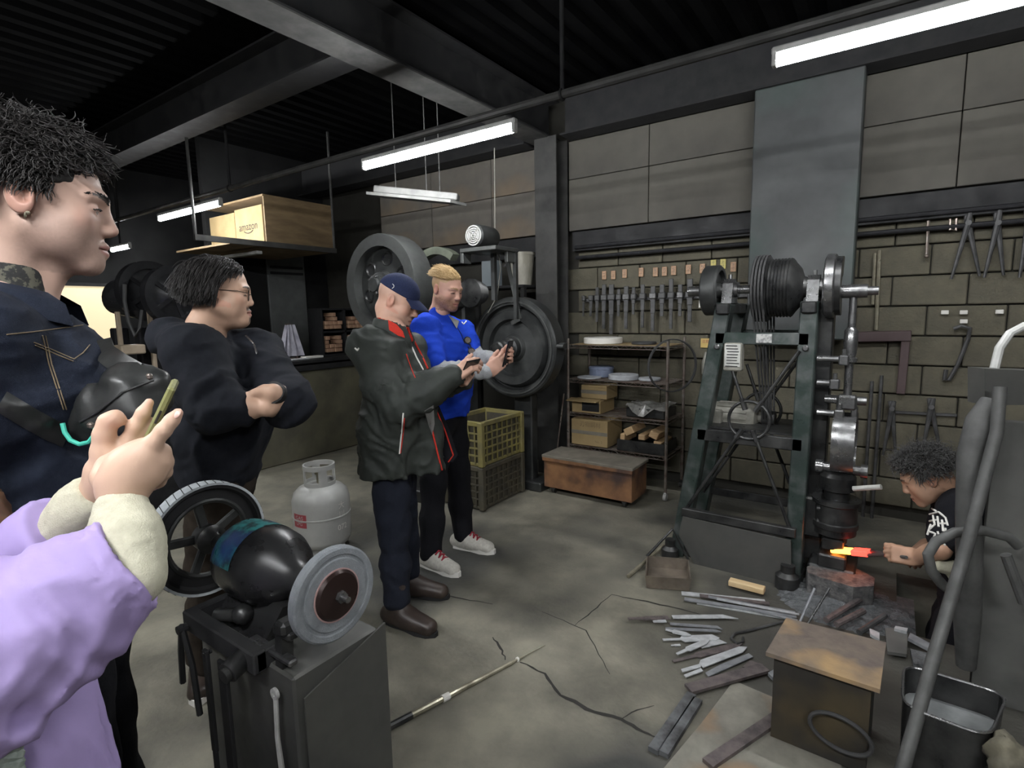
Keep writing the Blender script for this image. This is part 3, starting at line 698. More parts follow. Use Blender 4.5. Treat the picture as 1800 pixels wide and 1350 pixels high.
part('crank_knob', M_HDARK, gr, lambda b: (b.cyl((-1.46, .66, STZ+.04), (-1.38, .68, STZ+.055), .018, n=12), b.ball((-1.37, .683, STZ+.06), .028)))
# tools hung on the stand
fy = SY0-.055
t = thing('hanging_tongs', 'black tongs hung at the left edge of the grinder stand', 'tongs', (SX0+.03, fy, .35))
part('tong_arm', M_BLACK, t, lambda b: b.tube([(-1.525, fy, .68), (-1.545, fy, .60), (-1.555, fy, .50)], .008, 6))
part('tong_arm', M_BLACK, t, lambda b: b.tube([(-1.525, fy, .68), (-1.485, fy, .58), (-1.47, fy, .44)], .008, 6))
part('tong_rivet', M_BLACK, t, lambda b: b.cyl((-1.525, fy+.012, .67), (-1.525, fy-.012, .67), .012, n=10))
for x, l, w_, lb in ((-1.40, .34, .022, 'thin black file hung on the grinder stand'), (-1.315, .42, .038, 'broad black file hung on the grinder stand')):
    b = MB(); b.bar((x, fy, .655), (x, fy, .655-l*.85), w_, .010, up=(0, 1, 0), bev=.002); b.bar((x, fy, .655-l*.85), (x, fy, .655-l), w_*.7, .008, up=(0, 1, 0)); b.cyl((x, fy+.014, .645), (x, fy-.008, .645), .006, n=8)
    tag(b.build('hanging_file', M_BLACK), lb, 'file', 'files hung on the grinder stand')
lx_ = -1.155; b = MB(); b.tube([(lx_, SY0-.015, .60), (lx_+.002, SY0-.02, .50), (lx_+.016, SY0-.02, .36), (lx_+.012, SY0-.02, .33), (lx_-.015, SY0-.02, .10)], [.006, .006, .008, .007, .006], 8)
b.ring((lx_, SY0-.016, .61), (0, 1, 0), .010, .008, .008, 14)
tag(b.build('bent_lever', M_FIX), 'pale bent metal lever on the front of the grinder stand', 'lever')
# ---------------------------------------------------------------- prop materials
M_RUST = mat('rusty stained plywood', (.27, .135, .06), .7, col2=(.12, .055, .03), scale=4.5, bump=.05, col3=(.05, .03, .025), s3=5)
M_RUSTTOP = mat('dusty brown lid', (.20, .18, .145), .75, col2=(.14, .125, .1), scale=6)
M_YCRATE = mat('yellow plastic crate', (.25, .215, .07), .55, col2=(.15, .13, .065), scale=6)
M_DCRATE = mat('dirty olive crate', (.085, .075, .05), .6, col2=(.05, .045, .035), scale=6)
M_GAS = mat('pale grey gas cylinder', (.42, .42, .40), .4, col2=(.33, .33, .31), scale=4)
M_RED = mat('faded red label', (.30, .05, .06), .6)
M_CARD = mat('cardboard', (.33, .24, .115), .8, col2=(.28, .20, .095), scale=5)
M_CARDD = mat('dark cardboard', (.13, .09, .05), .85, col2=(.09, .065, .04), scale=5)
M_PLY = mat('smoked plywood', (.22, .15, .075), .75, col2=(.14, .095, .05), scale=3, stretch=(1, 1, 5))
M_WOOD = mat('fresh wood', (.52, .36, .20), .65, col2=(.40, .26, .13), scale=6, stretch=(1, 6, 6))
M_WOODP = mat('pale pine', (.72, .55, .32), .6, col2=(.60, .42, .22), scale=5, stretch=(1, 6, 6))
M_WOODR = mat('reddish wood blanks', (.30, .16, .10), .65, col2=(.48, .31, .2), scale=9)
M_CHROME = mat('dull wire shelf steel', (.33, .30, .27), .4, .7, col2=(.16, .11, .09), scale=12)
M_BLADE = mat('pale ground steel', (.62, .63, .64), .45, .25, col2=(.40, .41, .42), scale=18, rvar=.1)
M_BLADE2 = mat('dark forged steel', (.20, .205, .22), .5, .3, col2=(.32, .33, .34), scale=22)
M_BLADE3 = mat('browned forged steel', (.17, .14, .135), .55, .3, col2=(.08, .07, .07), scale=20)
M_BAR = mat('mottled bar steel', (.15, .155, .16), .55, .25, col2=(.045, .045, .045), scale=9, lo=.42, hi=.62)
M_BRASS = mat('worn pale rod', (.40, .37, .28), .4, .5, col2=(.2, .18, .13), scale=14)
M_GREYD = mat('grey abrasive disc', (.42, .43, .45), .8, col2=(.33, .34, .36), scale=20)
M_WHITED = mat('white abrasive disc', (.72, .70, .65), .8)
M_BLUETIN = mat('blue grey tin', (.16, .19, .27), .5)
M_TOWEL = mat('grey lilac towel', (.55, .54, .6), .95, col2=(.36, .35, .42), scale=14, bump=.2)
M_TAG = mat('wooden tag', (.52, .34, .22), .7, col2=(.38, .22, .13), scale=50)
M_TOOL = mat('sooty tool steel', (.05, .05, .051), .55, .4, col2=(.11, .11, .11), scale=14)
M_HOSE = mat('grey rubber hose', (.085, .085, .082), .6, col2=(.055, .055, .053), scale=10)
M_CURT = mat('grey dusty sheet', (.125, .125, .115), .8, col2=(.08, .08, .075), scale=3, bump=.2, bscale=8)
M_SLAB = mat('worn brown stool top', (.17, .135, .105), .6, col2=(.115, .092, .078), scale=11, detail=10, bump=.15, bscale=50, col3=(.38, .25, .12), s3=4.2)
M_STOOLB = mat('oily steel stool body', (.04, .037, .032), .5, .3, col2=(.022, .022, .021), scale=4, col3=(.085, .065, .035), s3=3)
M_WATER = mat('murky trough water', (.15, .16, .16), .15, col2=(.27, .28, .28), scale=7, rvar=0.05)
M_STONE2 = mat('mossy rough stone', (.16, .145, .10), .9, col2=(.07, .065, .05), scale=9, bump=.5, bscale=30)
M_ASH = mat('forge scale grit', (.075, .08, .083), .7, .15, col2=(.15, .155, .16), scale=40, bump=.8, bscale=120)
M_FADEDBLUE = mat('grey blue switch box', (.20, .23, .25), .5)
M_PAIL = mat('dirty white pail', (.42, .40, .34), .6, col2=(.25, .235, .19), scale=5, stretch=(3, 3, .6))

def text_mesh(body, size):
    cu = bpy.data.curves.new('txt', 'FONT'); cu.body = body; cu.size = size; cu.align_x = 'CENTER'; cu.align_y = 'CENTER'; cu.resolution_u = 3
    ob = bpy.data.objects.new('txt', cu); COL.objects.link(ob)
    dg = bpy.context.evaluated_depsgraph_get(); ev = ob.evaluated_get(dg); me = ev.to_mesh()
    vs = np.array([v.co[:] for v in me.vertices]).reshape(-1, 3); fs = [tuple(p.vertices) for p in me.polygons]
    ev.to_mesh_clear(); bpy.data.objects.remove(ob); bpy.data.curves.remove(cu)
    return vs, fs
def text_on(name, body, size, c, right, up, m, parent, wrap=None, sx=1.0):
    vs, fs = text_mesh(body, size)
    if len(vs) == 0: return None
    right = np.asarray(right, float); up = np.asarray(up, float); c = np.asarray(c, float)
    if wrap is None: P = c+vs[:, :1]*sx*right+vs[:, 1:2]*up
    else:      # wrap = (axis xy, radius, centre angle)
        ax, R, a0 = wrap; a = a0+vs[:, 0]*sx/R
        P = np.stack([ax[0]+R*np.cos(a), ax[1]+R*np.sin(a), c[2]+vs[:, 1]], 1)
    return mesh_obj(name, P, fs, m, parent, 0)

# ---------------------------------------------------------------- wire shelf unit and what lies on it
sh = thing('wire_shelf', 'four-tier wire shelf rack standing against the block wall', 'shelf', (-1.83, 4.26, 0))
SXL, SXR, SYF, SYB = -2.265, -1.395, 4.06, 4.46
SHZ = [.352, .636, .926, 1.22]
for x in (SXL, SXR):
    for y in (SYF, SYB):
        part('post', M_CHROME, sh, lambda b: b.cyl((x, y, .06), (x, y, 1.275), .0125, n=10))
        part('caster', M_FIX if (x == SXR and y == SYF) else M_HDARK, sh, lambda b: (b.cyl((x-.012, y, .03), (x+.012, y, .03), .03, n=14), b.box((x, y, .055), (.02, .03, .03), .004)))
def _wires(z):
    def f(b):
        for y in (SYF, SYB):
            for dz in (0, -.026): b.cyl((SXL, y, z+dz), (SXR, y, z+dz), .0035, n=5)
            n = 22; b.tube([(SXL+(SXR-SXL)*i/n, y, z-(.0 if i % 2 else .026)) for i in range(n+1)], .002, 4)
        for x in (SXL, SXR):
            for dz in (0, -.026): b.cyl((x, SYF, z+dz), (x, SYB, z+dz), .0035, n=5)
        for i in range(1, 14):
            y = SYF+(SYB-SYF)*i/14; b.cyl((SXL, y, z), (SXR, y, z), .002, n=4)
        for i in range(1, 4):
            x = SXL+(SXR-SXL)*i/4; b.cyl((x, SYF, z-.006), (x, SYB, z-.006), .003, n=4)
    return f
for z in SHZ: part('wire_deck', M_CHROME, sh, _wires(z))
part('shelf_liner', M_CARD, sh, lambda b: b.box(((SXL+SXR)/2, (SYF+SYB)/2, SHZ[3]+.0025), (SXR-SXL-.03, SYB-SYF-.01, .003)), 0)
def disc(name, m, px, py, y, z, R, hgt, label, cat='disc', group=None, hole=.25):
    x = atY(px, py, y)[0]
    b = MB(); b.lathe([(R*hole, 0), (R-.004, 0), (R, .004), (R, hgt-.004), (R-.004, hgt), (R*hole, hgt)], (x, y, z), (0, 0, 1), 36, True)
    return tag(b.build(name, m), label, cat, group)
zt = SHZ[3]+.006
disc('abrasive_disc', M_WHITED, 1060, 598, 4.26, zt, .165, .05, 'thick white abrasive disc on the top shelf of the rack')
disc('rubber_disc', M_BELT, 1132, 602, 4.24, zt, .10, .02, 'thin black rubber disc on the top shelf of the rack', hole=.5)
zt = SHZ[2]+.004
b = MB(); x = atY(1057, 652, 4.33)[0]; b.lathe([(.10, 0), (.105, .01), (.105, .065), (.11, .066), (.11, .085), (.10, .09)], (x, 4.33, zt), (0, 0, 1), 30); tag(b.build('round_tin', M_BLUETIN), 'blue grey round tin with lid on the second shelf', 'tin')
disc('abrasive_disc', M_GREYD, 1096, 657, 4.22, zt, .125, .042, 'pale grey thick abrasive disc in the middle of the second shelf', hole=.2)
disc('abrasive_disc', M_GREYD, 1036, 661, 4.17, zt, .105, .014, 'thin grey abrasive disc left on the second shelf', hole=.2)
disc('abrasive_disc', M_GREYD, 1142, 664, 4.26, zt, .09, .02, 'small grey abrasive disc right on the second shelf', hole=.2)
def cbox(name, c, size, label, m=M_CARD, parent=None, cat='box', flaps=False, tape=True):
    t = thing(name, label, cat, (c[0], c[1], c[2]-size[2]/2))
    part('carton', m, t, lambda b: b.box(c, size, .003))
    if tape: part('tape', M_RUSTTOP, t, lambda b: b.box((c[0], c[1]-size[1]/2-.0005, c[2]), (size[0]*.995, .002, .03)), 0)
    if flaps: part('flap', m, t, lambda b: b.box((c[0]-.01, c[1]-size[1]/2-.03, c[2]+size[2]/2+.004), (size[0]*1.05, .10, .004), 0, rotm('X', .12)))
    return t
zt = SHZ[1]+.004
cbox('cardboard_box', (atY(1041, 713, 4.2)[0], 4.22, zt+.055), (.27, .28, .11), 'open cardboard box with dark inside on the third shelf', flaps=True, tape=False)
part('opening_shade', M_BLACK, bpy.data.objects['cardboard_box'], lambda b: b.box((atY(1038, 713, 4.08)[0], 4.079, zt+.055), (.16, .003, .075)), 0)  # black patch on the carton face stands for its shaded inside
cbox('cardboard_box', (atY(1050, 690, 4.2)[0], 4.24, zt+.114+.062), (.24, .22, .115), 'cardboard box stacked on the open box on the third shelf')
tr_ = thing('parts_tray', 'dark tray wrapped in a crumpled plastic bag on the third shelf', 'tray', (-1.58, 4.22, zt))
part('tray', M_HDARK, tr_, lambda b: b.box((-1.585, 4.23, zt+.04), (.32, .28, .075), .006))
def _bag(b):
    P = []
    for i in range(9):
        r = []
        for j in range(9):
            u, v = i/8, j/8; x = -1.76+.35*u; y = 4.07+.30*v
            z = zt+.095+RNG.uniform(-.012, .016); 
            if j == 0: z -= .075*max(0, 1-abs(u-.45)*3.2)+.01; y -= .012
            r.append((x, y, z))
        P.append(r)
    b.grid(P)
part('plastic_bag', mat('crumpled clear plastic', (.22, .215, .20), .25, col2=(.12, .12, .11), scale=14), tr_, _bag, 0)
zt = SHZ[0]+.004
bigb = cbox('cardboard_box', (-2.07, 4.22, zt+.115), (.34, .30, .225), 'large sealed cardboard box printed in brown on the bottom shelf')
text_on('printed_text', '刃物鋼材', .05, (-2.06, 4.0685, zt+.185), (1, 0, 0), (0, 0, 1), M_PLY, bigb)
text_on('printed_text', 'No. 5', .03, (-1.98, 4.0685, zt+.045), (1, 0, 0), (0, 0, 1), M_PLY, bigb)
dk = thing('wood_crate', 'low black crate holding wood offcuts on the bottom shelf', 'crate', (-1.60, 4.22, zt))
part('crate_body', M_HDARK, dk, lambda b: (b.box((-1.62, 4.09, zt+.045), (.40, .012, .09)), b.box((-1.62, 4.38, zt+.045), (.40, .012, .09)), b.box((-1.815, 4.235, zt+.045), (.012, .28, .09)), b.box((-1.425, 4.235, zt+.045), (.012, .28, .09)), b.box((-1.62, 4.235, zt+.006), (.39, .28, .010))))
for x, z, w_, hg, a, lb in ((-1.775, .10, .05, .09, .05, 'pale upright wood offcut at the left end of the black crate'), (-1.72, .165, .10, .075, -.5, 'square wood block lying highest at the left over the black crate'), (-1.61, .125, .07, .055, .0, 'small wood block in the middle over the black crate'), (-1.51, .155, .09, .07, .35, 'tilted wood beam upper right over the black crate'), (-1.48, .075, .08, .075, .12, 'wood beam low at the right in the black crate')):
    b = MB(); b.box((x, 4.22, zt+z), (w_*.8, .26, hg*.8), .004, rotm('Y', a)); tag(b.build('wood_offcut', M_WOOD), lb, 'wood block', 'wood offcuts on the bottom shelf')
b = MB(); rn = V(.75, -.66, 0); b.lathe([(.195, -.012), (.203, -.012), (.203, .012), (.195, .012)], V(-1.35, 4.035, 1.08), rn, 44, True); tag(b.build('belt_loop', M_BELT), 'black belt loop hung over the right post of the wire rack', 'belt')
def rod(name, p0, p1, r, label, m=M_CHROME, cat='rod', group=None):
    b = MB(); b.cyl(p0, p1, r, n=8); return tag(b.build(name, m), label, cat, group)
rod('leaning_rod', (-2.40, 4.02, 0), (-2.29, 4.03, .80), .006, 'thin rod leaning on the column left of the wire rack')
rod('leaning_rod', (-1.27, 4.12, 0), (-1.16, 4.46, .95), .009, 'dark rod leaning on the wall just right of the wire rack', M_TOOL)
rod('leaning_rod', (-1.20, 4.20, 0), (-1.12, 4.46, .72), .007, 'shorter dark rod leaning behind the hammer leg', M_TOOL)

# ---------------------------------------------------------------- chest, crates, gas cylinder
ch = thing('wooden_chest', 'low rust-brown wooden chest on casters before the wire rack', 'chest', (-1.93, 3.87, 0))
part('body', M_RUST, ch, lambda b: b.box((-1.925, 3.875, .18), (.775, .30, .25), .004))
part('lid', M_RUSTTOP, ch, lambda b: b.box((-1.925, 3.872, .319), (.80, .325, .024), .004))
part('lid_strip', M_RUST, ch, lambda b: b.box((-1.925, 3.715, .295), (.79, .012, .03), .003))
for x in (-2.24, -1.61):
    for y in (3.77, 3.98): part('caster', M_HDARK, ch, lambda b: (b.cyl((x-.012, y, .026), (x+.012, y, .026), .026, n=12), b.box((x, y, .045), (.04, .04, .02))))
def crate(z0, hgt, m, label, open_grid):
    x0, x1, y0, y1 = -2.84, -2.475, 3.10, 3.63
    c = thing('plastic_crate', label, 'crate', ((x0+x1)/2, (y0+y1)/2, z0), 'stacked plastic crates')
    part('rim', m, c, lambda b: [b.bar(p, q, .03, .035, bev=.004) for p, q in (((x0, y0, z0+hgt-.018), (x1, y0, z0+hgt-.018)), ((x0, y1, z0+hgt-.018), (x1, y1, z0+hgt-.018)), ((x0, y0, z0+hgt-.018), (x0, y1, z0+hgt-.018)), ((x1, y0, z0+hgt-.018), (x1, y1, z0+hgt-.018)))])
    part('bottom', m, c, lambda b: b.box(((x0+x1)/2, (y0+y1)/2, z0+.012), (x1-x0, y1-y0, .024), .004))
    for x in (x0, x1):
        for y in (y0, y1): part('corner_post', m, c, lambda b: b.box((x, y, z0+hgt/2), (.045, .045, hgt-.002), .006))
    zs = [z0+.024+(hgt-.06)*k/5 for k in range(1, 5)]
    for side in range(4):
        def f(b):
            if side < 2:
                x = (x0, x1)[side]
                for z in zs: b.box((x, (y0+y1)/2, z), (.012, y1-y0, .012))
                for k in range(1, 8): b.box((x, y0+(y1-y0)*k/8, z0+hgt/2), (.010, .012, hgt-.02))
                pass
            else:
                y = (y0, y1)[side-2]
                for z in zs: b.box(((x0+x1)/2, y, z), (x1-x0, .012, .012))
                for k in range(1, 6): b.box((x0+(x1-x0)*k/6, y, z0+hgt/2), (.012, .010, hgt-.02))
                pass
        part('lattice_side', m, c, f, 0)
    part('inner_lining', M_DCRATE, c, lambda b: (b.box((x0+.012, (y0+y1)/2, z0+hgt/2), (.003, y1-y0-.03, hgt-.05)), b.box((x1-.012, (y0+y1)/2, z0+hgt/2), (.003, y1-y0-.03, hgt-.05)), b.box(((x0+x1)/2, y0+.012, z0+hgt/2), (x1-x0-.03, .003, hgt-.05)), b.box(((x0+x1)/2, y1-.012, z0+hgt/2), (x1-x0-.03, .003, hgt-.05))), 0)
    return c
crate(.012, .335, M_DCRATE, 'dark dirty plastic crate under the yellow one', False)
crate(.349, .345, M_YCRATE, 'yellow plastic lattice crate stacked on a dark crate', False)
b = MB(); b.box((-2.66, 3.36, .56), (.25, .4, .08), .01); tag(b.build('scrap_bundle', M_DCRATE), 'dark scrap filling inside the yellow crate', 'scrap')
GX, GYY = -2.965, 2.04
gs = thing('gas_cylinder', 'pale grey gas cylinder with handled collar standing behind the grinder', 'gas cylinder', (GX, GYY, 0))
gR = .178
part('body', M_GAS, gs, lambda b: b.lathe([(.05, .03), (.13, .035), (.165, .055), (gR, .09), (gR, .235), (gR+.003, .238), (gR+.003, .246), (gR, .249), (gR, .34), (.165, .385), (.135, .415), (.09, .435), (.03, .44)], (GX, GYY, 0), (0, 0, 1), 44), 40)
part('foot_ring', M_GAS, gs, lambda b: b.lathe([(.125, 0), (.132, 0), (.132, .05), (.125, .05)], (GX, GYY, 0), (0, 0, 1), 36, True))
def _collar(b):
    R0 = .095; cz0, cz1 = .42, .565
    b.lathe([(R0-.004, cz0), (R0+.002, cz0), (R0+.002, cz0+.035), (R0-.004, cz0+.035)], (GX, GYY, 0), (0, 0, 1), 40, True)
    b.lathe([(R0-.006, cz1-.03), (R0+.004, cz1-.03), (R0+.004, cz1), (R0-.006, cz1)], (GX, GYY, 0), (0, 0, 1), 40, True)
    for a in (-.4, 1.2, 2.75, 4.3):
        b.lathe([(R0-.004, cz0+.03), (R0+.002, cz0+.03), (R0+.002, cz1-.02), (R0-.004, cz1-.02)], (GX, GYY, 0), (0, 0, 1), 8, True, arc=(a-.28, a+.28))
part('collar', M_GAS, gs, _collar)
part('valve', M_BRASS, gs, lambda b: (b.cyl((GX, GYY, .43), (GX, GYY, .50), .02, n=12), b.cyl((GX, GYY, .50), (GX, GYY, .515), .03, n=12), b.cyl((GX, GYY, .47), (GX+.05, GYY-.02, .47), .014, n=10)))
ang_cam = math.atan2(-GYY, -GX)
for s_, z_, k_ in (('大', .315, .05), ('川', .255, .05), ('072', .175, .05)):
    text_on('painted_text', s_, k_, (0, 0, z_), None or (1, 0, 0), (0, 0, 1), M_WHITED, gs, wrap=((GX, GYY), gR+.0018, ang_cam+.72))
part('red_label', M_RED, gs, lambda b: b.lathe([(gR+.001, .20), (gR+.001, .285)], (GX, GYY, 0), (0, 0, 1), 8, False, up=(0, 1, 0), arc=(ang_cam-1.15, ang_cam-.55)))
text_on('label_text', 'GAS', .035, (0, 0, .262), (1, 0, 0), (0, 0, 1), M_GAS, gs, wrap=((GX, GYY), gR+.0022, ang_cam-.85))
text_on('label_text', 'LPG', .03, (0, 0, .225), (1, 0, 0), (0, 0, 1), M_GAS, gs, wrap=((GX, GYY), gR+.0022, ang_cam-.85))

# ---------------------------------------------------------------- bench, towel, wood pigeonholes, hanging shelf (left)
bn = thing('work_bench', 'dark masonry work bench along the far left partition', 'bench', (-5.35, 3.55, 0))
M_BENCHF = mat('stained bench front', (.085, .08, .058), .8, col2=(.15, .138, .09), scale=3, bump=.06)
part('bench_top', M_STEELDARK, bn, lambda b: b.box((-5.32, 3.52, 1.035), (.68, 1.72, .04), .006))
part('bench_rail', M_STEELDARK, bn, lambda b: b.box((-5.02, 3.52, .965), (.04, 1.72, .06), .006))
part('bench_body', M_BENCHF, bn, lambda b: b.box((-5.34, 3.52, .48), (.60, 1.68, .95), .006))
bt_ = 1.056
tw = thing('towel_stand', 'grey lilac towel hung on a small wire stand on the bench', 'towel', (-5.2, 3.33, bt_))
tx = atX(513, 600, -5.2)
part('stand', M_CHROME, tw, lambda b: (b.tube([V(-5.2, tx[1]+.05, bt_), V(-5.2, tx[1]+.05, bt_+.34), V(-5.2, tx[1]+.01, bt_+.37), V(-5.2, tx[1]-.06, bt_+.37)], .007, 6), b.cyl((-5.2, tx[1]+.02, bt_), (-5.2, tx[1]+.02, bt_+.012), .08, n=16)))
def _towel(b):
    for s2 in (-1, 1):
        P = []
        for i in range(9):
            v = i/8; r = []
            for j in range(9):
                u = j/8-.5; r.append((-5.2+.018*s2+.012*math.sin(u*14+s2)+.02*v*s2, tx[1]-.01+u*(.08+.12*v)+.02*v*s2, bt_+.365-v*(.33 if s2 > 0 else .30)))
            P.append(r)
        b.grid(P)
part('towel', M_TOWEL, tw, _towel, 60)
pg = thing('pigeonhole_rack', 'dark rack of pigeonholes filled with small wood blanks on the bench', 'rack', (-5.25, 3.86, bt_))
ry0, ry1 = atX(562, 560, -5.2)[1], atX(640, 560, -5.2)[1]; rz1 = 1.58
part('rack_frame', M_BLACK, pg, lambda b: (b.box((-5.40, (ry0+ry1)/2, (bt_+rz1)/2), (.02, ry1-ry0, rz1-bt_)), b.box((-5.28, (ry0+ry1)/2, rz1), (.24, ry1-ry0, .02)), b.box((-5.28, (ry0+ry1)/2, bt_+.27), (.24, ry1-ry0, .02)), b.box((-5.28, (ry0+ry1)/2, bt_+.01), (.24, ry1-ry0, .02)), b.box((-5.28, ry0, (bt_+rz1)/2), (.24, .02, rz1-bt_)), b.box((-5.28, ry1, (bt_+rz1)/2), (.24, .02, rz1-bt_)), b.box((-5.28, (ry0+ry1)/2, (bt_+rz1)/2), (.24, .02, rz1-bt_))))
blank_me = None; nb_ = 0
for sh_, zb_ in enumerate((bt_+.02, bt_+.28)):
    for hf in range(2):
        ya = ry0+.03+(ry1-ry0)/2*hf
        for k in range(4):
            for q in range(RNG.randint(2, 4)):
                p = (-5.24+RNG.uniform(-.02, .02), ya+.033+k*.056, zb_+.024+q*.046)
                if blank_me is None:
                    b = MB(); b.box((0, 0, 0), (.16, .05, .042), .003); blank_me = b.build('wood_blank', M_WOODR).data; o = bpy.data.objects['wood_blank']
                else: o = bpy.data.objects.new('wood_blank', blank_me); link(o)
                o.location = p
                tag(o, 'small reddish wood blank stacked in the pigeonhole rack', 'wood blank', 'wood blanks in the pigeonholes')
b = MB(); b.box((-5.12, atX(548, 617, -5.12)[1], bt_+.012), (.10, .22, .024), .004); tag(b.build('whetstone', M_WHITED), 'flat pale whetstone on the bench by the pigeonholes', 'whetstone')
b = MB(); b.box((-5.06, atX(525, 626, -5.06)[1], bt_+.006), (.07, .20, .012), .003); tag(b.build('steel_strip', M_BLADE), 'thin bright strip lying at the bench edge below the towel', 'strip')
# hanging shelf with cartons
hs = thing('hanging_shelf', 'plywood-sided shelf hung from the ceiling over the bench', 'shelf', (-5.3, 3.4, 2.17))
HZ0, HZ1 = 2.20, 2.66
part('side_board', M_PLY, hs, lambda b: b.box((-5.0, 3.42, (HZ0+HZ1)/2), (.018, .78, HZ1-HZ0)))
part('top_board', M_PLY, hs, lambda b: b.box((-5.55, 3.42, HZ1), (1.12, .80, .018)))
part('floor_board', M_PLY, hs, lambda b: b.box((-5.55, 3.25, HZ0-.01), (1.12, 1.1, .018)))
part('front_rail', M_STEELGREY, hs, lambda b: b.bar((-4.985, 2.36, HZ0), (-4.985, 3.82, HZ0), .03, .05))
part('hanging_rod', M_STEELGREY, hs, lambda b: b.cyl((-4.985, 2.37, HZ0), (-4.985, 2.37, 3.02), .013, n=8))
part('hanging_rod', M_STEELGREY, hs, lambda b: b.cyl((-4.985, 3.80, HZ0), (-4.985, 3.80, 3.42), .013, n=8))
part('lower_tray', M_FIX, hs, lambda b: b.box((-5.42, 2.98, HZ0-.075), (.75, .06, .03), .004))
am = cbox('cardboard_box', (-5.30, 3.22, HZ0+.195), (.50, .36, .38), 'cardboard carton printed amazon in the hanging shelf', tape=False)
text_on('printed_text', 'amazon', .11, (-5.31, 3.0375, HZ0+.20), (1, 0, 0), (0, 0, 1), M_BLACK, am)
part('printed_smile', M_BLACK, am, lambda b: b.lathe([(.15, 0), (.158, 0), (.158, .002), (.15, .002)], (-5.31, 3.0375, HZ0+.29), (0, -1, 0), 12, True, up=(0, 0, 1), arc=(math.pi/2+math.pi-.55-.0, math.pi/2+math.pi+.55)), 0)
cbox('cardboard_box', (-5.81, 3.22, HZ0+.185), (.50, .36, .36), 'plain cardboard carton left of the printed one in the hanging shelf', tape=False)
# unlit fixture on cords
ua, ub = atD(660, 334, 4.0), atD(806, 348, 3.95)
M_FIXOFF = mat('dusty grey fixture', (.20, .20, .19), .6, col2=(.13, .13, .125), scale=8)
uf = thing('unlit_fixture', 'unlit white strip fixture hanging on cords below the lit tube', 'lamp', (ua+ub)/2)
part('housing', M_FIXOFF, uf, lambda b: b.bar(ua, ub, .10, .05, bev=.006))
part('reflector', M_FIXOFF, uf, lambda b: b.prism([ua+V(0, -.09, -.045), ua+V(0, .09, -.045), ub+V(0, .09, -.045), ub+V(0, -.09, -.045)], (0, 0, .02)))
for k in (.25, .62, .78):
    q = ua*(1-k)+ub*k; part('cord', M_STEELGREY, uf, lambda b: b.cyl(q, V(q[0], q[1], 3.42), .004, n=5))
# shelf by the column with pail and switch box
ws = thing('wall_shelf', 'dark bracket shelf beside the grey column', 'shelf', (-3.0, 4.2, 1.74))
part('shelf_board', M_STEELDARK, ws, lambda b: b.box((-2.98, 4.24, 1.735), (.56, .40, .025), .004))
part('shelf_leg', M_STEELDARK, ws, lambda b: (b.box((-2.72, 4.07, .86), (.04, .04, 1.73)), b.box((-3.24, 4.07, .86), (.04, .04, 1.73)), b.box((-2.98, 4.07, 1.45), (.5, .03, .04))))
pa = thing('pail', 'dirty white plastic pail on the shelf beside the column', 'bucket', (-2.83, 4.22, 1.748))
part('bucket', M_PAIL, pa, lambda b: b.lathe([(.085, 0), (.115, .27), (.122, .27), (.122, .295), (.11, .295), (.08, .01), (.0, .01)], (-2.83, 4.22, 1.749), (0, 0, 1), 30))
part('ladle_handle', M_TOOL, pa, lambda b: b.cyl((-2.95, 4.10, 1.92), (-2.78, 4.10, 2.06), .010, n=8))
b = MB(); b.box((-3.13, 4.15, 1.748+.12), (.17, .10, .24), .006); tag(b.build('switch_box', M_FADEDBLUE), 'grey blue electric box on the bracket shelf behind the motor', 'electric box')

# ---------------------------------------------------------------- tools, tags and tongs on the block wall
WY = 4.515
rail = thing('tool_rail', 'dark steel rail on the wall carrying the row of hammers', 'rail', (-1.6, WY, 1.6))
part('rail_bar', M_TOOL, rail, lambda b: b.box((-1.62, WY-.012, 1.60), (1.42, .02, .03), .003))
names = ['narrow', 'short', 'thin', 'long', 'long flat', 'short wide', 'tapered', 'slim', 'bent', 'long dark', 'broad', 'blunt', 'crooked', 'heavy', 'wide', 'last broad']
specs = [(1026, 530, 556, .02), (1039, 522, 556, .03), (1050, 505, 566, .03), (1062, 500, 578, .038), (1075, 500, 588, .045), (1088, 508, 556, .03), (1101, 503, 578, .04), (1114, 505, 553, .03), (1130, 500, 576, .034), (1148, 503, 582, .04), (1164, 500, 556, .04), (1180, 490, 578, .036), (1196, 500, 556, .035), (1213, 490, 566, .044)]
for i, (px, y0, y1, w_) in enumerate(specs):
    a, c = atY(px, y0, WY-.05), atY(px-1, y1, WY-.05)
    t = thing('wall_tool', 'forge tool number %s from the column in the wall row' % ('one two three four five six seven eight nine ten eleven twelve thirteen fourteen'.split()[i]), 'tool', c, 'forge tools hung in a row on the wall')
    part('tool_shank', M_TOOL, t, lambda b: (b.bar(a, a*.4+c*.6, w_, .016, up=(0, 1, 0), bev=.003), b.bar(a*.4+c*.6, c, w_*.75, .012, up=(0, 1, 0), bev=.002)))
    part('tool_head', M_TOOL if i % 3 else M_HSTEEL, t, lambda b: b.box(V(a[0], WY-.045, 1.62), (w_*1.5, .05, .05), .006))
    part('hook', M_TOOL, t, lambda b: b.cyl((a[0], WY+.015, 1.615), (a[0], WY-.06, 1.625), .006, n=6))
tags = [(1062, 484), (1078, 483.5), (1098, 481), (1127, 478.5), (1152, 478), (1168, 477), (1184, 475.5), (1210, 473.5), (1234.5, 472), (1254, 465), (1271, 464), (1289, 469)]
glyph = '一二三四五六七八九十上下'
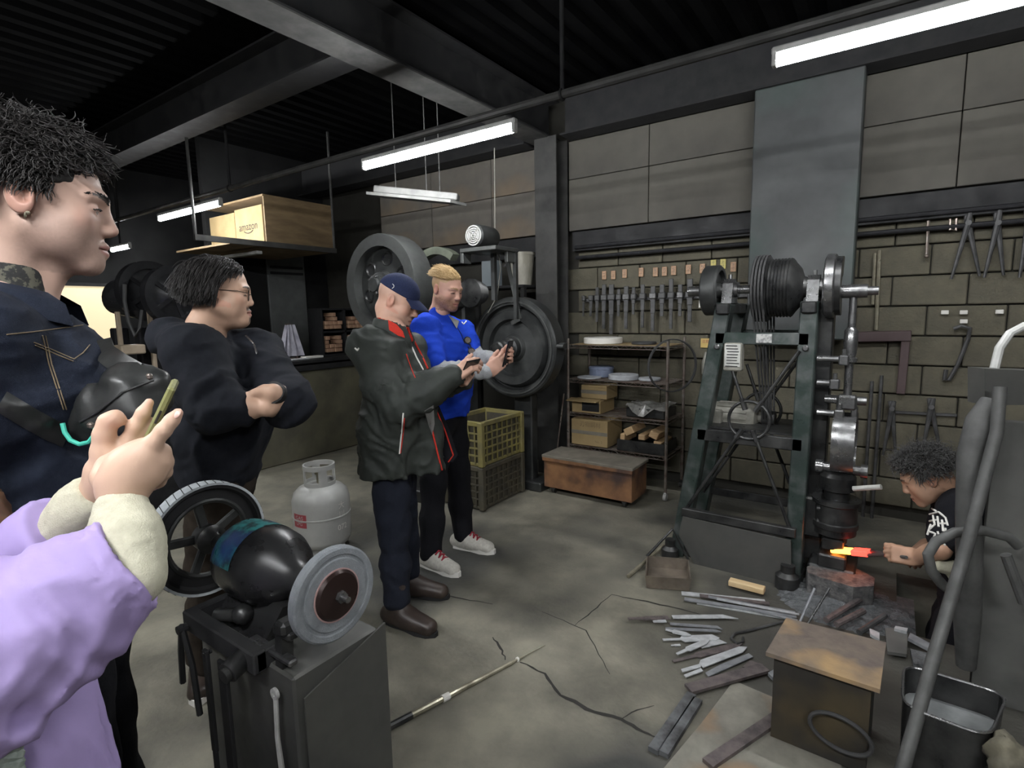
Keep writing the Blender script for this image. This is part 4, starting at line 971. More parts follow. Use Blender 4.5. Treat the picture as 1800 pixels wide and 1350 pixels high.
for i, (px, py) in enumerate(tags):
    c = atY(px, py, WY); m = M_TAG if i not in (9, 10) else mat('yellow paper tag', (.55, .48, .16), .7)
    t = thing('wall_tag', 'small %s tag with dark writing, number %s from the column above the tools' % ('yellow' if i in (9, 10) else 'wooden', 'one two three four five six seven eight nine ten eleven twelve'.split()[i]), 'tag', c, 'tags above the tool row')
    part('tag_board', m, t, lambda b: b.box(c, (.042, .008, .075), .002))
    text_on('tag_writing', glyph[i], .028, c+V(0, -.0045, .014), (1, 0, 0), (0, 0, 1), M_HDARK, t)
    text_on('tag_writing', '寸', .026, c+V(0, -.0045, -.017), (1, 0, 0), (0, 0, 1), M_HDARK, t)
b = MB(); b.prism([atY(1232, 489, WY-.03), atY(1236, 489, WY-.03), atY(1232, 540, WY-.03), atY(1228, 541, WY-.03)], (0, .006, 0)); tag(b.build('pale_strip', M_WHITED), 'thin bright white strip hung beside the hammer flywheel', 'strip')
c = atY(1240, 603, WY); t = thing('paper_note', 'yellow paper note pinned to the wall by the hammer leg', 'note', c)
part('sheet', mat('yellow note', (.60, .43, .15), .8), t, lambda b: b.box(c, (.075, .003, .075)))
text_on('note_text', '注意', .028, c+V(0, -.0025, .012), (1, 0, 0), (0, 0, 1), M_RED, t)
b = MB(); c = atY(1240, 640, WY-.03); b.lathe([(.012, -.10), (.028, -.08), (.03, .02), (.018, .05), (.008, .10)], c, (0, 0, 1), 14); tag(b.build('hanging_brush', M_MOTOR), 'pale brush hanging below the yellow paper note', 'brush')
def tongs(pv, e1, e2, top, label, y=WY-.06):
    p = atY(*pv, y); t = thing('hanging_tongs', label, 'tongs', p, 'tongs hung on the block wall')
    for k, e in enumerate((e1, e2)):
        q = atY(*e, y+.012*k); u = p+V(0, .012*k, 0); j = atY(pv[0]+(-4 if k else 4), top, y+.012*k)
        part('tong_arm', M_TOOL, t, lambda b: b.tube([j, u, u*.5+q*.5, q], [.012, .018, .012, .008], 8))
    part('rivet', M_TOOL, t, lambda b: b.cyl(p+V(0, -.02, 0), p+V(0, .04, 0), .016, n=10))
tongs((1702, 392), (1672, 491), (1722, 485), 368, 'large tongs hung open from the pipes, left of the pair at upper right')
tongs((1754, 392), (1730, 488), (1764, 484), 368, 'large tongs hung from the pipes, right of the pair at upper right')
tongs((1808, 392), (1792, 488), (1822, 484), 368, 'large tongs hung from the pipes at the right picture edge')
tongs((1637, 715), (1622, 790), (1652, 790), 700, 'tongs hung from the low rail behind the smith')
tongs((1568, 718), (1552, 800), (1574, 795), 705, 'tongs hung near the hammer, left end of the low rail')
b = MB(); b.bar(atY(1570, 724, WY), atY(1682, 730, WY), .022, .016); tag(b.build('low_rail', M_TOOL), 'low dark rail on the block wall behind the smith', 'rail')
b = MB(); b.cyl(atY(1632, 388, WY-.05), atY(1629, 448, WY-.05), .009, n=8); b.ball(atY(1629, 450, WY-.05), .014); tag(b.build('hook_rod', M_CHROME), 'thin pale hook rod hanging from the wall pipes', 'hook')
b = MB(); b.tube([atY(1670, 385, WY-.06), atY(1670, 404, WY-.06), atY(1680, 405, WY-.06), atY(1681, 384, WY-.06)], .008, 6); tag(b.build('pipe_clip', M_CHROME), 'pale U-shaped clip on the wall pipes', 'clip')
for k, (px, py) in enumerate(((1661, 549), (1694, 549), (1694, 565), (1757, 548))):
    b = MB(); b.box(atY(px, py, WY-.01), (.04, .012, .026), .003)
    tag(b.build('paper_chip', M_WHITED), 'small white chip on the block wall, ' + ('leftmost of four', 'upper middle of four', 'lower middle of four', 'rightmost of four')[k], 'chip', 'white chips on the block wall')
b = MB(); b.cyl(atY(1546, 440, WY-.02), atY(1540, 580, WY-.02), .012, n=8); b.cyl(atY(1538, 445, WY-.03), atY(1534, 535, WY-.03), .010, n=8); tag(b.build('wall_bars', M_BRASS), 'pale corroded bars standing on the wall right of the hammer', 'bar')
for px, y0, y1, lb in ((1533, 670, 800, 'dark pipe upright on the wall nearest the hammer'), (1550, 660, 830, 'second dark pipe upright on the wall beside the hammer')):
    b = MB(); p, q = atY(px, y0, WY-.03), atY(px-4, y1, WY-.03); b.cyl(V(p[0], p[1], p[2]), V(p[0], p[1], 0.0), .011, n=10); tag(b.build('upright_pipe', M_TOOL), lb, 'pipe', 'upright pipes beside the hammer')
br_ = thing('angle_bracket', 'brown angle iron bracket on the wall right of the hammer', 'bracket', atY(1590, 640, WY-.05))
part('arm', mat('brown oxide steel', (.075, .05, .05), .6, .2), br_, lambda b: b.bar(atY(1505, 592, WY-.03), atY(1602, 590, WY-.03), .07, .06, up=(0, 1, 0), bev=.004))
part('leg', MATS['brown oxide steel'], br_, lambda b: b.bar(atY(1592, 600, WY-.03), atY(1583, 692, WY-.03), .05, .05, up=(0, 1, 0), bev=.004))
b = MB(); b.tube([atY(1676, 578, WY-.03), atY(1690, 573, WY-.03), atY(1705, 577, WY-.03), atY(1702, 595, WY-.03), atY(1684, 640, WY-.03), atY(1668, 668, WY-.03), atY(1660, 668, WY-.03), atY(1663, 650, WY-.03)], .012, 8); tag(b.build('bent_hook', M_TOOL), 'bent dark hook bar hung on the right wall', 'hook')
b = MB(); b.box(atY(1719, 685, WY-.01), (.045, .04, .12), .006); tag(b.build('wall_peg', M_STEELGREY), 'small grey block on the wall beside the pipe stand', 'block')

# ---------------------------------------------------------------- floor clutter
pl = MB(); pl.prism([atZ(x, y, .008) for x, y in ((1165, 1352), (1232, 1272), (1290, 1196), (1388, 1238), (1470, 1270), (1480, 1352), (1400, 1420), (1120, 1420))], (0, 0, -.007)); tag(pl.build('floor_plate', M_PLATE, None, 0), 'dusty rust-stained steel plate on the floor before the stool', 'plate')
stt = .33
SPX = [atZ(x, y, stt) for x, y in ((1382, 1086), (1558, 1129), (1547, 1212), (1346, 1146))]
st = thing('forge_stool', 'steel box stool with worn brown slab top', 'stool', sum(SPX)/4-V(0, 0, stt))
part('slab_top', M_SLAB, st, lambda b: b.prism(SPX, (0, 0, -.014)))
cc = sum(SPX)/4
SB = [cc+(p-cc)*.86 for p in SPX]
part('body', M_STOOLB, st, lambda b: b.prism([p-V(0, 0, .022) for p in SB], (0, 0, -(stt-.022-.01))), 0)
yb_ = min(p[1] for p in SB)-.015
b = MB(); b.tube([atY(1478+62*math.cos(q)*.86-26*math.sin(q)*.5, 1290+62*math.cos(q)*.5+26*math.sin(q)*.86, yb_) for q in np.linspace(0, 2*math.pi, 29)[:-1]], .007, 8, closed=True)
tag(b.build('belt_loop', M_BELT), 'black rubber loop leaning on the front of the stool', 'belt')
# water trough
TZ = .30
TP = [atZ(x, y, TZ) for x, y in ((1589, 1167), (1772, 1222), (1739, 1297), (1586, 1239))]
tc_ = sum(TP)/4
def rr_loop(P, z, k=5, inset=0.0):
    out = []; c = sum(P)/4
    for i in range(4):
        p = P[i]; a = P[i-1]; n_ = P[(i+1) % 4]
        da = (a-p)/np.linalg.norm(a-p); dn = (n_-p)/np.linalg.norm(n_-p); r = .055
        for j in range(k):
            t = j/(k-1); q = (p+da*r)*(1-t)**2+p*2*t*(1-t)+(p+dn*r)*t*t
            q = c+(q-c)*(1-inset); out.append(V(q[0], q[1], z))
    return out
tr2 = thing('water_trough', 'rounded dark steel quench trough with murky water', 'trough', V(tc_[0], tc_[1], 0))
def _tro(b):
    L = [rr_loop(TP, .0, inset=.06), rr_loop(TP, TZ), rr_loop(TP, TZ, inset=.03), rr_loop(TP, .05, inset=.08)]
    n_ = len(L[0]); b.add([p for l in L for p in l], [(a*n_+i, a*n_+(i+1) % n_, (a+1)*n_+(i+1) % n_, (a+1)*n_+i) for a in range(3) for i in range(n_)]+[tuple(range(n_))[::-1], tuple(3*n_+i for i in range(n_))])
part('tank', M_HDARK, tr2, _tro)
part('rim', M_HSTEEL, tr2, lambda b: b.tube(rr_loop(TP, TZ), .0045, 6, closed=True))
part('water', M_WATER, tr2, lambda b: b.prism(rr_loop(TP, .215, inset=.06), (0, 0, -.02)), 0)
# stone at the corner
def rough_stone(b, c, r, seed):
    rg = random.Random(seed); bm_ = MB(); bm_.ball((0, 0, 0), 1, 18, 12)
    for p in bm_.v: pass
    vs = []
    for p in bm_.v:
        k = 1+.16*math.sin(p[0]*5+seed)+.14*math.sin(p[1]*6+p[2]*4)+rg.uniform(-.06, .06); vs.append((c[0]+p[0]*r[0]*k, c[1]+p[1]*r[1]*k, c[2]+p[2]*r[2]*k))
    b.add(vs, bm_.f)
sp_ = atZ(1778, 1310, .30)
b = MB(); rough_stone(b, V(sp_[0]+.0, sp_[1], .255), (.062, .062, .062), 3); b2 = MB()
t = thing('stone_post', 'rough mossy stone on a dark round post at the bottom right corner', 'post', (sp_[0], sp_[1], 0))
b.build('stone', M_STONE2, t, 60)
part('post', M_HDARK, t, lambda b: b.lathe([(.06, 0), (.06, .16), (.065, .165), (.065, .185), (.04, .20)], (sp_[0]+.01, sp_[1], 0), (0, 0, 1), 20))
# brass-coloured rod
t = thing('floor_rod', 'long pale tapered rod with bands lying on the floor', 'rod', (-1.3, 1.54, 0))
ra, rb_ = atZ(676, 1282, .014), atZ(958, 1134, .006)
rl = lambda k: ra*(1-k)+rb_*k
part('shaft', M_BRASS, t, lambda b: b.tube([rl(0), rl(.12), rl(.3), rl(.75), rl(.8), rl(1)], [.012, .0125, .012, .008, .004, .0015], 10))
part('grip', M_HDARK, t, lambda b: b.tube([rl(-.01), rl(.14)], .014, 10))
part('band', M_WHITED, t, lambda b: b.tube([rl(.31), rl(.35)], .0145, 10)); part('band', M_WHITED, t, lambda b: b.tube([rl(.79), rl(.80)], .0105, 10))
# ash scoop with handle
sc_ = thing('ash_scoop', 'brown metal ash scoop with handle lying by the hammer', 'scoop', atZ(1175, 1000))
PS = [atZ(x, y, .07) for x, y in ((1137, 978), (1210, 984), (1215, 1020), (1134, 1014))]
M_SCOOP = mat('dusty brown scoop', (.19, .155, .12), .65, .2, col2=(.11, .09, .07), scale=7)
def _sc(b):
    B = [V(p[0], p[1], .012)*1 for p in PS]; B = [sum(B)/4*.06+p*.94 for p in B]; B = [V(p[0], p[1], .012) for p in B]
    for i in range(4):
        j = (i+1) % 4; hh_ = .5 if i == 2 else 1
        up0 = V(PS[i][0], PS[i][1], .07 if i in (0, 1, 3) or True else .03)
        b.prism([B[i], B[j], V(PS[j][0], PS[j][1], .075), V(PS[i][0], PS[i][1], .075)], np.cross(B[j]-B[i], V(0, 0, 1))/np.linalg.norm(B[j]-B[i])*.005)
    b.prism(B, (0, 0, -.008))
part('pan', M_SCOOP, sc_, _sc, 0)
part('handle', M_BRASS, sc_, lambda b: b.cyl(atZ(1104, 1013, .012), atZ(1168, 958, .05), .011, n=8))
part('bail', M_HDARK, sc_, lambda b: b.tube([V(*PS[0]), atY(1182, 930, 2.98), V(*PS[1])], .009, 6))
# loose pine stick against the splash plate
b = MB(); p0, p1 = atZ(1282, 1022, .03), atZ(1344, 1038, .03); b.bar(p0, p1, .05, .03, bev=.003); tag(b.build('pine_stick', M_WOODP), 'short pale pine stick lying before the splash plate', 'wood stick')
# long bars in a bundle
def flat(name, pts, z, th, m, label, cat, group):
    b = MB(); b.prism([atZ(x, y, z+th) for x, y in pts], (0, 0, -th)); return tag(b.build(name, m, None, 0), label, cat, group)
def strip(name, a, c, w0, w1, z, th, m, label, cat, group):     # tapered flat bar between two photo points, widths in metres
    P, Q = atZ(*a, z+th), atZ(*c, z+th); d = (Q-P)/np.linalg.norm(Q-P); n_ = V(-d[1], d[0], 0)
    b = MB(); b.prism([P-n_*w0/2, Q-n_*w1/2, Q+n_*w1/2, P+n_*w0/2], (0, 0, -th)); return tag(b.build(name, m, None, 0), label, cat, group)
G1 = 'long steel bars in a bundle before the hammer'
for i, (a, c, w_, z, m) in enumerate((((1198, 1042), (1345, 1056), .035, .004, M_BLADE), ((1203, 1052), (1400, 1083), .03, .010, M_BLADE2), ((1225, 1058), (1392, 1087), .028, .002, M_BLADE), ((1245, 1048), (1398, 1076), .02, .016, M_BLADE2), ((1260, 1052), (1405, 1079), .012, .022, M_BLADE), ((1300, 1066), (1402, 1090), .016, .012, M_BLADE2), ((1230, 1046), (1352, 1060), .03, .010, M_BLADE3))):
    strip('steel_bar', a, c, w_, w_*.8, z, .006, m, 'long flat steel bar, %s in the bundle before the hammer' % ('farthest', 'second', 'third', 'fourth', 'fifth bright thin one', 'nearest short one', 'browned one')[i], 'steel bar', G1)
G2 = 'knife blanks fanned out on the floor'
ords = 'first second third fourth fifth sixth seventh eighth ninth tenth eleventh twelfth thirteenth'.split()
KN = [((1104, 1087), (1175, 1085), (1180, 1090), .03, .03, .020, M_BLADE3, 'dark purple tang'), ((1148, 1092), (1171, 1091), None, .022, .02, .02, M_BLADE, 'tiny white strip'),
      ((1182, 1084), (1272, 1083), (1298, 1087), .045, .03, .012, M_BLADE, 'broad pale blade farthest'), ((1178, 1096), (1262, 1102), (1270, 1106), .03, .02, .009, M_BLADE2, 'grey blade'),
      ((1170, 1104), (1258, 1108), (1268, 1110), .025, .02, .014, M_BLADE2, 'dark slender blade'), ((1170, 1106), (1205, 1114), (1215, 1116), .02, .03, .018, M_BLADE, 'pale curved tang'),
      ((1165, 1124), (1255, 1120), (1265, 1121), .02, .045, .010, M_BLADE, 'pale blade with thin tang'), ((1180, 1134), (1196, 1133), None, .012, .012, .004, M_BLADE, 'tiny tang tip'),
      ((1190, 1149), (1238, 1128), (1248, 1124), .022, .03, .016, M_BLADE, 'pale pointed tang'), ((1230, 1135), (1268, 1127), (1278, 1130), .05, .03, .006, M_BLADE, 'short broad pale blade'),
      ((1183, 1162), (1290, 1135), (1306, 1131), .024, .036, .004, M_BLADE3, 'long brown blank')]
for i, (a, c, e, w0, w1, z, m, nm) in enumerate(KN):
    P, Q = atZ(*a, z+.004), atZ(*c, z+.004); d = (Q-P)/np.linalg.norm(Q-P); n_ = V(-d[1], d[0], 0); b = MB()
    poly = [P-n_*w0*.3, P*.65+Q*.35-n_*w0*.35, P*.6+Q*.4-n_*w1*.5, Q-n_*w1*.5]+([atZ(*e, z+.004)] if e else [])+[Q+n_*w1*.5, P*.6+Q*.4+n_*w1*.5, P*.65+Q*.35+n_*w0*.35, P+n_*w0*.3]
    b.prism(poly, (0, 0, -.004)); tag(b.build('knife_blank', m, None, 0), 'knife blank on the floor: %s in the fan' % nm, 'knife blank', G2)
def blade(pts, z, m, label): flat('knife_blank', pts, z, .004, m, label, 'knife blank', G2)
blade(((1231, 1160), (1300, 1136), (1314, 1137), (1306, 1146), (1236, 1173), (1229, 1166)), .012, M_BLADE, 'large pale leaf-shaped knife blank nearest in the fan')
blade(((1197, 1176), (1232, 1166), (1232, 1172), (1200, 1181)), .014, M_BLADE, 'small pale tang beside the leaf-shaped blank')
blade(((1202, 1186), (1232, 1174), (1236, 1179), (1206, 1190)), .010, M_BLADE, 'small white tang nearest in the fan')
blade(((1240, 1182), (1266, 1168), (1316, 1148), (1324, 1154), (1270, 1178), (1245, 1189)), .008, M_BLADE2, 'violet grey stepped knife blank below the leaf-shaped one')
blade(((1305, 1172), (1318, 1160), (1342, 1168), (1330, 1176)), .004, M_BLADE3, 'brown diamond-shaped blank below the fan')
strip('steel_bar', (1210, 1209), (1345, 1172), .05, .05, .014, .012, M_BLADE3, 'brown flat bar pointing from the stool to the fan of blanks', 'steel bar', G1)
strip('steel_bar', (1148, 1316), (1216, 1218), .036, .036, .004, .018, M_BAR, 'left of the twin grey bars lying before the plate', 'steel bar', G1)
strip('steel_bar', (1166, 1322), (1227, 1227), .034, .034, .004, .018, M_BAR, 'right of the twin grey bars lying before the plate', 'steel bar', G1)
strip('steel_bar', (1244, 1340), (1372, 1254), .042, .042, .009, .014, M_BLADE3, 'single dark bar lying on the dusty plate', 'steel bar', G1)
flat('steel_chip', ((1350, 1182), (1365, 1174), (1388, 1178), (1386, 1190), (1358, 1191)), .010, .014, M_BLADE2, 'grey five-sided steel chip beside the stool', 'steel chip', None)
b = MB(); b.tube([atZ(1285, 1122, .008), atZ(1292, 1113, .008), atZ(1310, 1110, .008), atZ(1376, 1093, .01)], .006, 6); b.tube([atZ(1285, 1122, .008), atZ(1296, 1132, .008), atZ(1306, 1128, .008), atZ(1306, 1120, .008)], .005, 6); tag(b.build('hooked_rod', M_TOOL), 'thin hooked rod lying between blanks and stool', 'rod')
rod('leaning_rod', atZ(1404, 1098, .02), atZ(1432, 1034, .16), .006, 'left of the two bright rods leaning by the stool', M_BLADE2)
rod('leaning_rod', atZ(1420, 1096, .02), atZ(1458, 1034, .16), .006, 'right and brighter of the two rods leaning by the stool', M_HSTEEL)
rod('charred_bar', atZ(1452, 1090, .05), atZ(1530, 1042, .06), .014, 'longest charred bar lying by the anvil', M_BLADE3, 'bar', 'charred bars by the anvil')
rod('charred_bar', atZ(1470, 1098, .05), atZ(1518, 1074, .06), .014, 'middle charred bar lying behind the stool', M_BLADE3, 'bar', 'charred bars by the anvil')
rod('charred_bar', atZ(1510, 1112, .04), atZ(1556, 1082, .05), .013, 'right charred bar lying behind the stool', M_TOOL, 'bar', 'charred bars by the anvil')
# grit heap (cannot be counted)
def _grit(b):
    c0 = atZ(1480, 1062); P = []
    for i in range(26):
        r = []
        for j in range(26):
            u, v = i/25*2-1, j/25*2-1; rr_ = math.hypot(u, v)
            r.append((c0[0]+u*.30, c0[1]+v*.26, max(-.004, .035*(1-rr_*1.05))+RNG.uniform(0, .012)*(rr_ < .98)-(.004 if rr_ > .97 else 0)))
        P.append(r)
    b.grid(P)
b = MB(); _grit(b); tag(b.build('forge_grit', M_ASH, None, 0), 'grey heap of forge scale and grit before the anvil', 'grit', kind='stuff')
for i, (pts, z, m, lb) in enumerate(((((1556, 1104), (1596, 1104), (1594, 1150), (1560, 1145)), .02, M_CURT, 'flat grey plate on the floor behind the stool'), (((1528, 1104), (1546, 1112), (1546, 1124), (1530, 1114)), .03, M_BLADE, 'small curved bright shard beside the stool top'), (((1600, 1112), (1638, 1132), (1632, 1140), (1596, 1121)), .03, M_BLADE2, 'grey angled bar end right of the stool'), (((1574, 1100), (1596, 1104), (1594, 1110), (1572, 1104)), .035, M_BLADE, 'small pale bar end right of the stool'), (((1600, 1140), (1640, 1150), (1644, 1172), (1606, 1166)), .012, M_ASH, 'gritty scrap slab beside the trough'))):
    flat('scrap_piece', pts, z, .014, m, lb, 'scrap', 'scrap right of the stool')

# ---------------------------------------------------------------- grey pipe stand at the right edge
ps = thing('pipe_stand', 'grey sheet-covered stand with bent hoses at the right edge', 'stand', (.62, 2.5, 0))
q0 = atD(1750, 700, 1.85); q1 = atD(1752, 1330, 1.85)
def _curt(b):
    P = []
    for i in range(15):
        u = i/14; r = []
        for j in range(13):
            v = j/12; r.append((q0[0]+.02+u*.62, q0[1]+.06+.05*math.sin(u*9+v*1.2)+.012*math.sin(u*23+v*5)+.12*u, 0.0+v*1.08))
        P.append(r)
    b.grid(P); n0 = len(b.v)
    b.grid([[(p[0], p[1]+.05, p[2]) for p in r] for r in P][::-1])
part('hanging_sheet', M_CURT, ps, _curt, 180)
part('bracket_plate', M_SHEET, ps, lambda b: b.prism([atD(1731, 648, 1.85), atD(1830, 652, 1.85), atD(1830, 712, 1.85), atD(1731, 712, 1.85)], V(-.04, .06, 0)))
part('top_pipe', M_FIX, ps, lambda b: b.tube([atD(1748, 648, 1.9), atD(1757, 612, 1.9), atD(1775, 586, 1.9), atD(1800, 573, 1.9), atD(1840, 568, 1.9)], .014, 10))
part('broad_leg', M_HOSE, ps, lambda b: b.tube([atD(1742, 705, 1.84), atD(1722, 740, 1.84), atD(1706, 800, 1.84), atD(1702, 900, 1.85), atD(1704, 1000, 1.86), atD(1700, 1080, 1.9), atD(1698, 1170, 1.95)], [.03, .04, .038, .036, .038, .04, .03], 12))
part('slim_pipe', M_HOSE, ps, lambda b: b.tube([atD(1758, 680, 1.78), atD(1752, 760, 1.78), atD(1728, 850, 1.77), atD(1702, 950, 1.75), atD(1672, 1050, 1.72), atD(1640, 1160, 1.66), atD(1604, 1290, 1.6), atD(1584, 1360, 1.58)], .0185, 12))
part('loop_hose', M_HOSE, ps, lambda b: b.tube([atD(*p, 1.82) for p in ((1790, 960), (1773, 944), (1726, 932), (1678, 936), (1645, 952), (1631, 975), (1637, 1003), (1655, 1026), (1672, 1040))], .0165, 12))
part('brace', M_HOSE, ps, lambda b: b.cyl(atD(1768, 975, 1.85), atD(1800, 1060, 1.85), .016, n=10))
# ---------------------------------------------------------------- implicit-surface modelling for people and clothes
def _hash(i, j, k, s):
    n = (i*374761393+j*668265263+k*2147483647*0+k*1274126177+s*974711) & 0xffffffff
    n = ((n ^ (n >> 13))*1274126177) & 0xffffffff
    return ((n ^ (n >> 16)) & 0xffff).astype(np.float32)/65535.0
def vnoise(P, f, seed=0):
    Q = P*f; I = np.floor(Q).astype(np.int64); F = (Q-I).astype(np.float32); F = F*F*(3-2*F); out = 0
    for a in (0, 1):
        wx = F[:, 0] if a else 1-F[:, 0]
        for b in (0, 1):
            wy = F[:, 1] if b else 1-F[:, 1]
            for c in (0, 1):
                wz = F[:, 2] if c else 1-F[:, 2]
                out = out+wx*wy*wz*_hash(I[:, 0]+a, I[:, 1]+b, I[:, 2]+c, seed)
    return out*2-1
def smin(a, b, k):
    h_ = np.clip(.5+.5*(b-a)/k, 0, 1); return b+(a-b)*h_-k*h_*(1-h_)
class Shape:
    def __init__(s): s.p = []; s.disp = None; s.dmax = 0.0
    def cone(s, a, b, ra, rb=None, k=.02, flat=None, cut=False):
        a = np.asarray(a, float); b = np.asarray(b, float); rb = ra if rb is None else rb
        fl = max(1.0, flat[1]) if flat else 1.0
        s.p.append(('c', (a, b, ra, rb, flat), k, cut, (a+b)/2, np.linalg.norm(b-a)/2+max(ra, rb)*fl)); return s
    def path(s, pts, rs, k=.012, flat=None, cut=False):
        for i in range(len(pts)-1): s.cone(pts[i], pts[i+1], rs[i], rs[i+1], k, flat, cut)
        return s
    def ell(s, c, r, R=None, k=.02, cut=False):
        r = np.asarray(r if hasattr(r, '__len__') else (r, r, r), float); R = np.eye(3) if R is None else R
        s.p.append(('e', (np.asarray(c, float), r, R), k, cut, np.asarray(c, float), r.max())); return s
    def box(s, c, hs, rnd, R=None, k=.01, cut=False):
        R = np.eye(3) if R is None else R; hs = np.asarray(hs, float)
        s.p.append(('b', (np.asarray(c, float), hs, rnd, R), k, cut, np.asarray(c, float), np.linalg.norm(hs)+rnd)); return s
    def ev(s, P, cull=True, mg=.10):
        d = np.full(len(P), 10.0, np.float32); first = True
        for kind, a, k, cut, c, rad in s.p:
            if cull:
                m = ((P-c)**2).sum(1) < (rad+k+mg)**2
                if not m.any(): continue
                Q = P[m]
            else: Q = P; m = slice(None)
            if kind == 'c':
                A, B, ra, rb, fl = a; ba = B-A; L2 = ba@ba+1e-12
                t = np.clip(((Q-A)@ba)/L2, 0, 1); q = Q-A-t[:, None]*ba
                if fl is not None:
                    ax = fl[0]; q = q+((q@ax)*(1/fl[1]-1))[:, None]*ax
                v = np.sqrt((q*q).sum(1))-(ra+(rb-ra)*t)
            elif kind == 'e':
                C, r, R = a; q = (Q-C)@R; k0 = np.sqrt(((q/r)**2).sum(1)); k1 = np.sqrt(((q/(r*r))**2).sum(1))+1e-9; v = k0*(k0-1)/k1
            else:
                C, hs, rn, R = a; q = np.abs((Q-C)@R)-hs; v = np.sqrt((np.maximum(q, 0)**2).sum(1))+np.minimum(q.max(1), 0)-rn
            v = v.astype(np.float32)
            d[m] = -smin(-d[m], v, k) if cut else smin(d[m], v, k)
        if s.disp is not None:
            m = np.abs(d) < s.dmax+.03
            if m.any(): d[m] -= s.disp(P[m]).astype(np.float32)
        return d
    def bounds(s):
        lo = np.min([c-r for _, _, _, cut, c, r in s.p if not cut], 0); hi = np.max([c+r for _, _, _, cut, c, r in s.p if not cut], 0)
        return lo-.02-s.dmax, hi+.02+s.dmax
    def hits(s, pts, t0=.3, t1=6.0):
        d = np.array([ray(x, y) for x, y in pts]); L = np.linalg.norm(d, axis=1); n = len(d); t = np.full(n, t0); done = np.zeros(n, bool); dead = np.zeros(n, bool)
        dp, s.disp = s.disp, None
        for ph in (0, 1):
            if ph: s.disp = dp; done[:] = False; t = np.maximum(t-.04, t0)
            for _ in range(90 if not ph else 45):
                go = ~(done | dead)
                if not go.any(): break
                v = s.ev(CP+d[go]*t[go][:, None], cull=False); i = np.where(go)[0]
                done[i[v < .0012]] = True; m = v >= .0012; t[i[m]] += np.maximum(v[m]*(.9 if not ph else .6), .0012)/L[i[m]]; dead |= t > t1
        s.disp = dp
        return [CP+d[i]*t[i] if done[i] else None for i in range(n)]
    def hit(s, px, py, t0=.3, t1=6.0): return s.hits([(px, py)], t0, t1)[0]
def axis_(lo, hi, hb, fine):
    pts = [lo]
    while pts[-1] < hi:
        x = pts[-1]; st = hb
        for a, b, f in fine:
            if a-f <= x < b: st = min(st, f)
            elif x < a and x+st > a: st = min(st, max(f, a-x))
        pts.append(x+st)
    return np.array(pts)
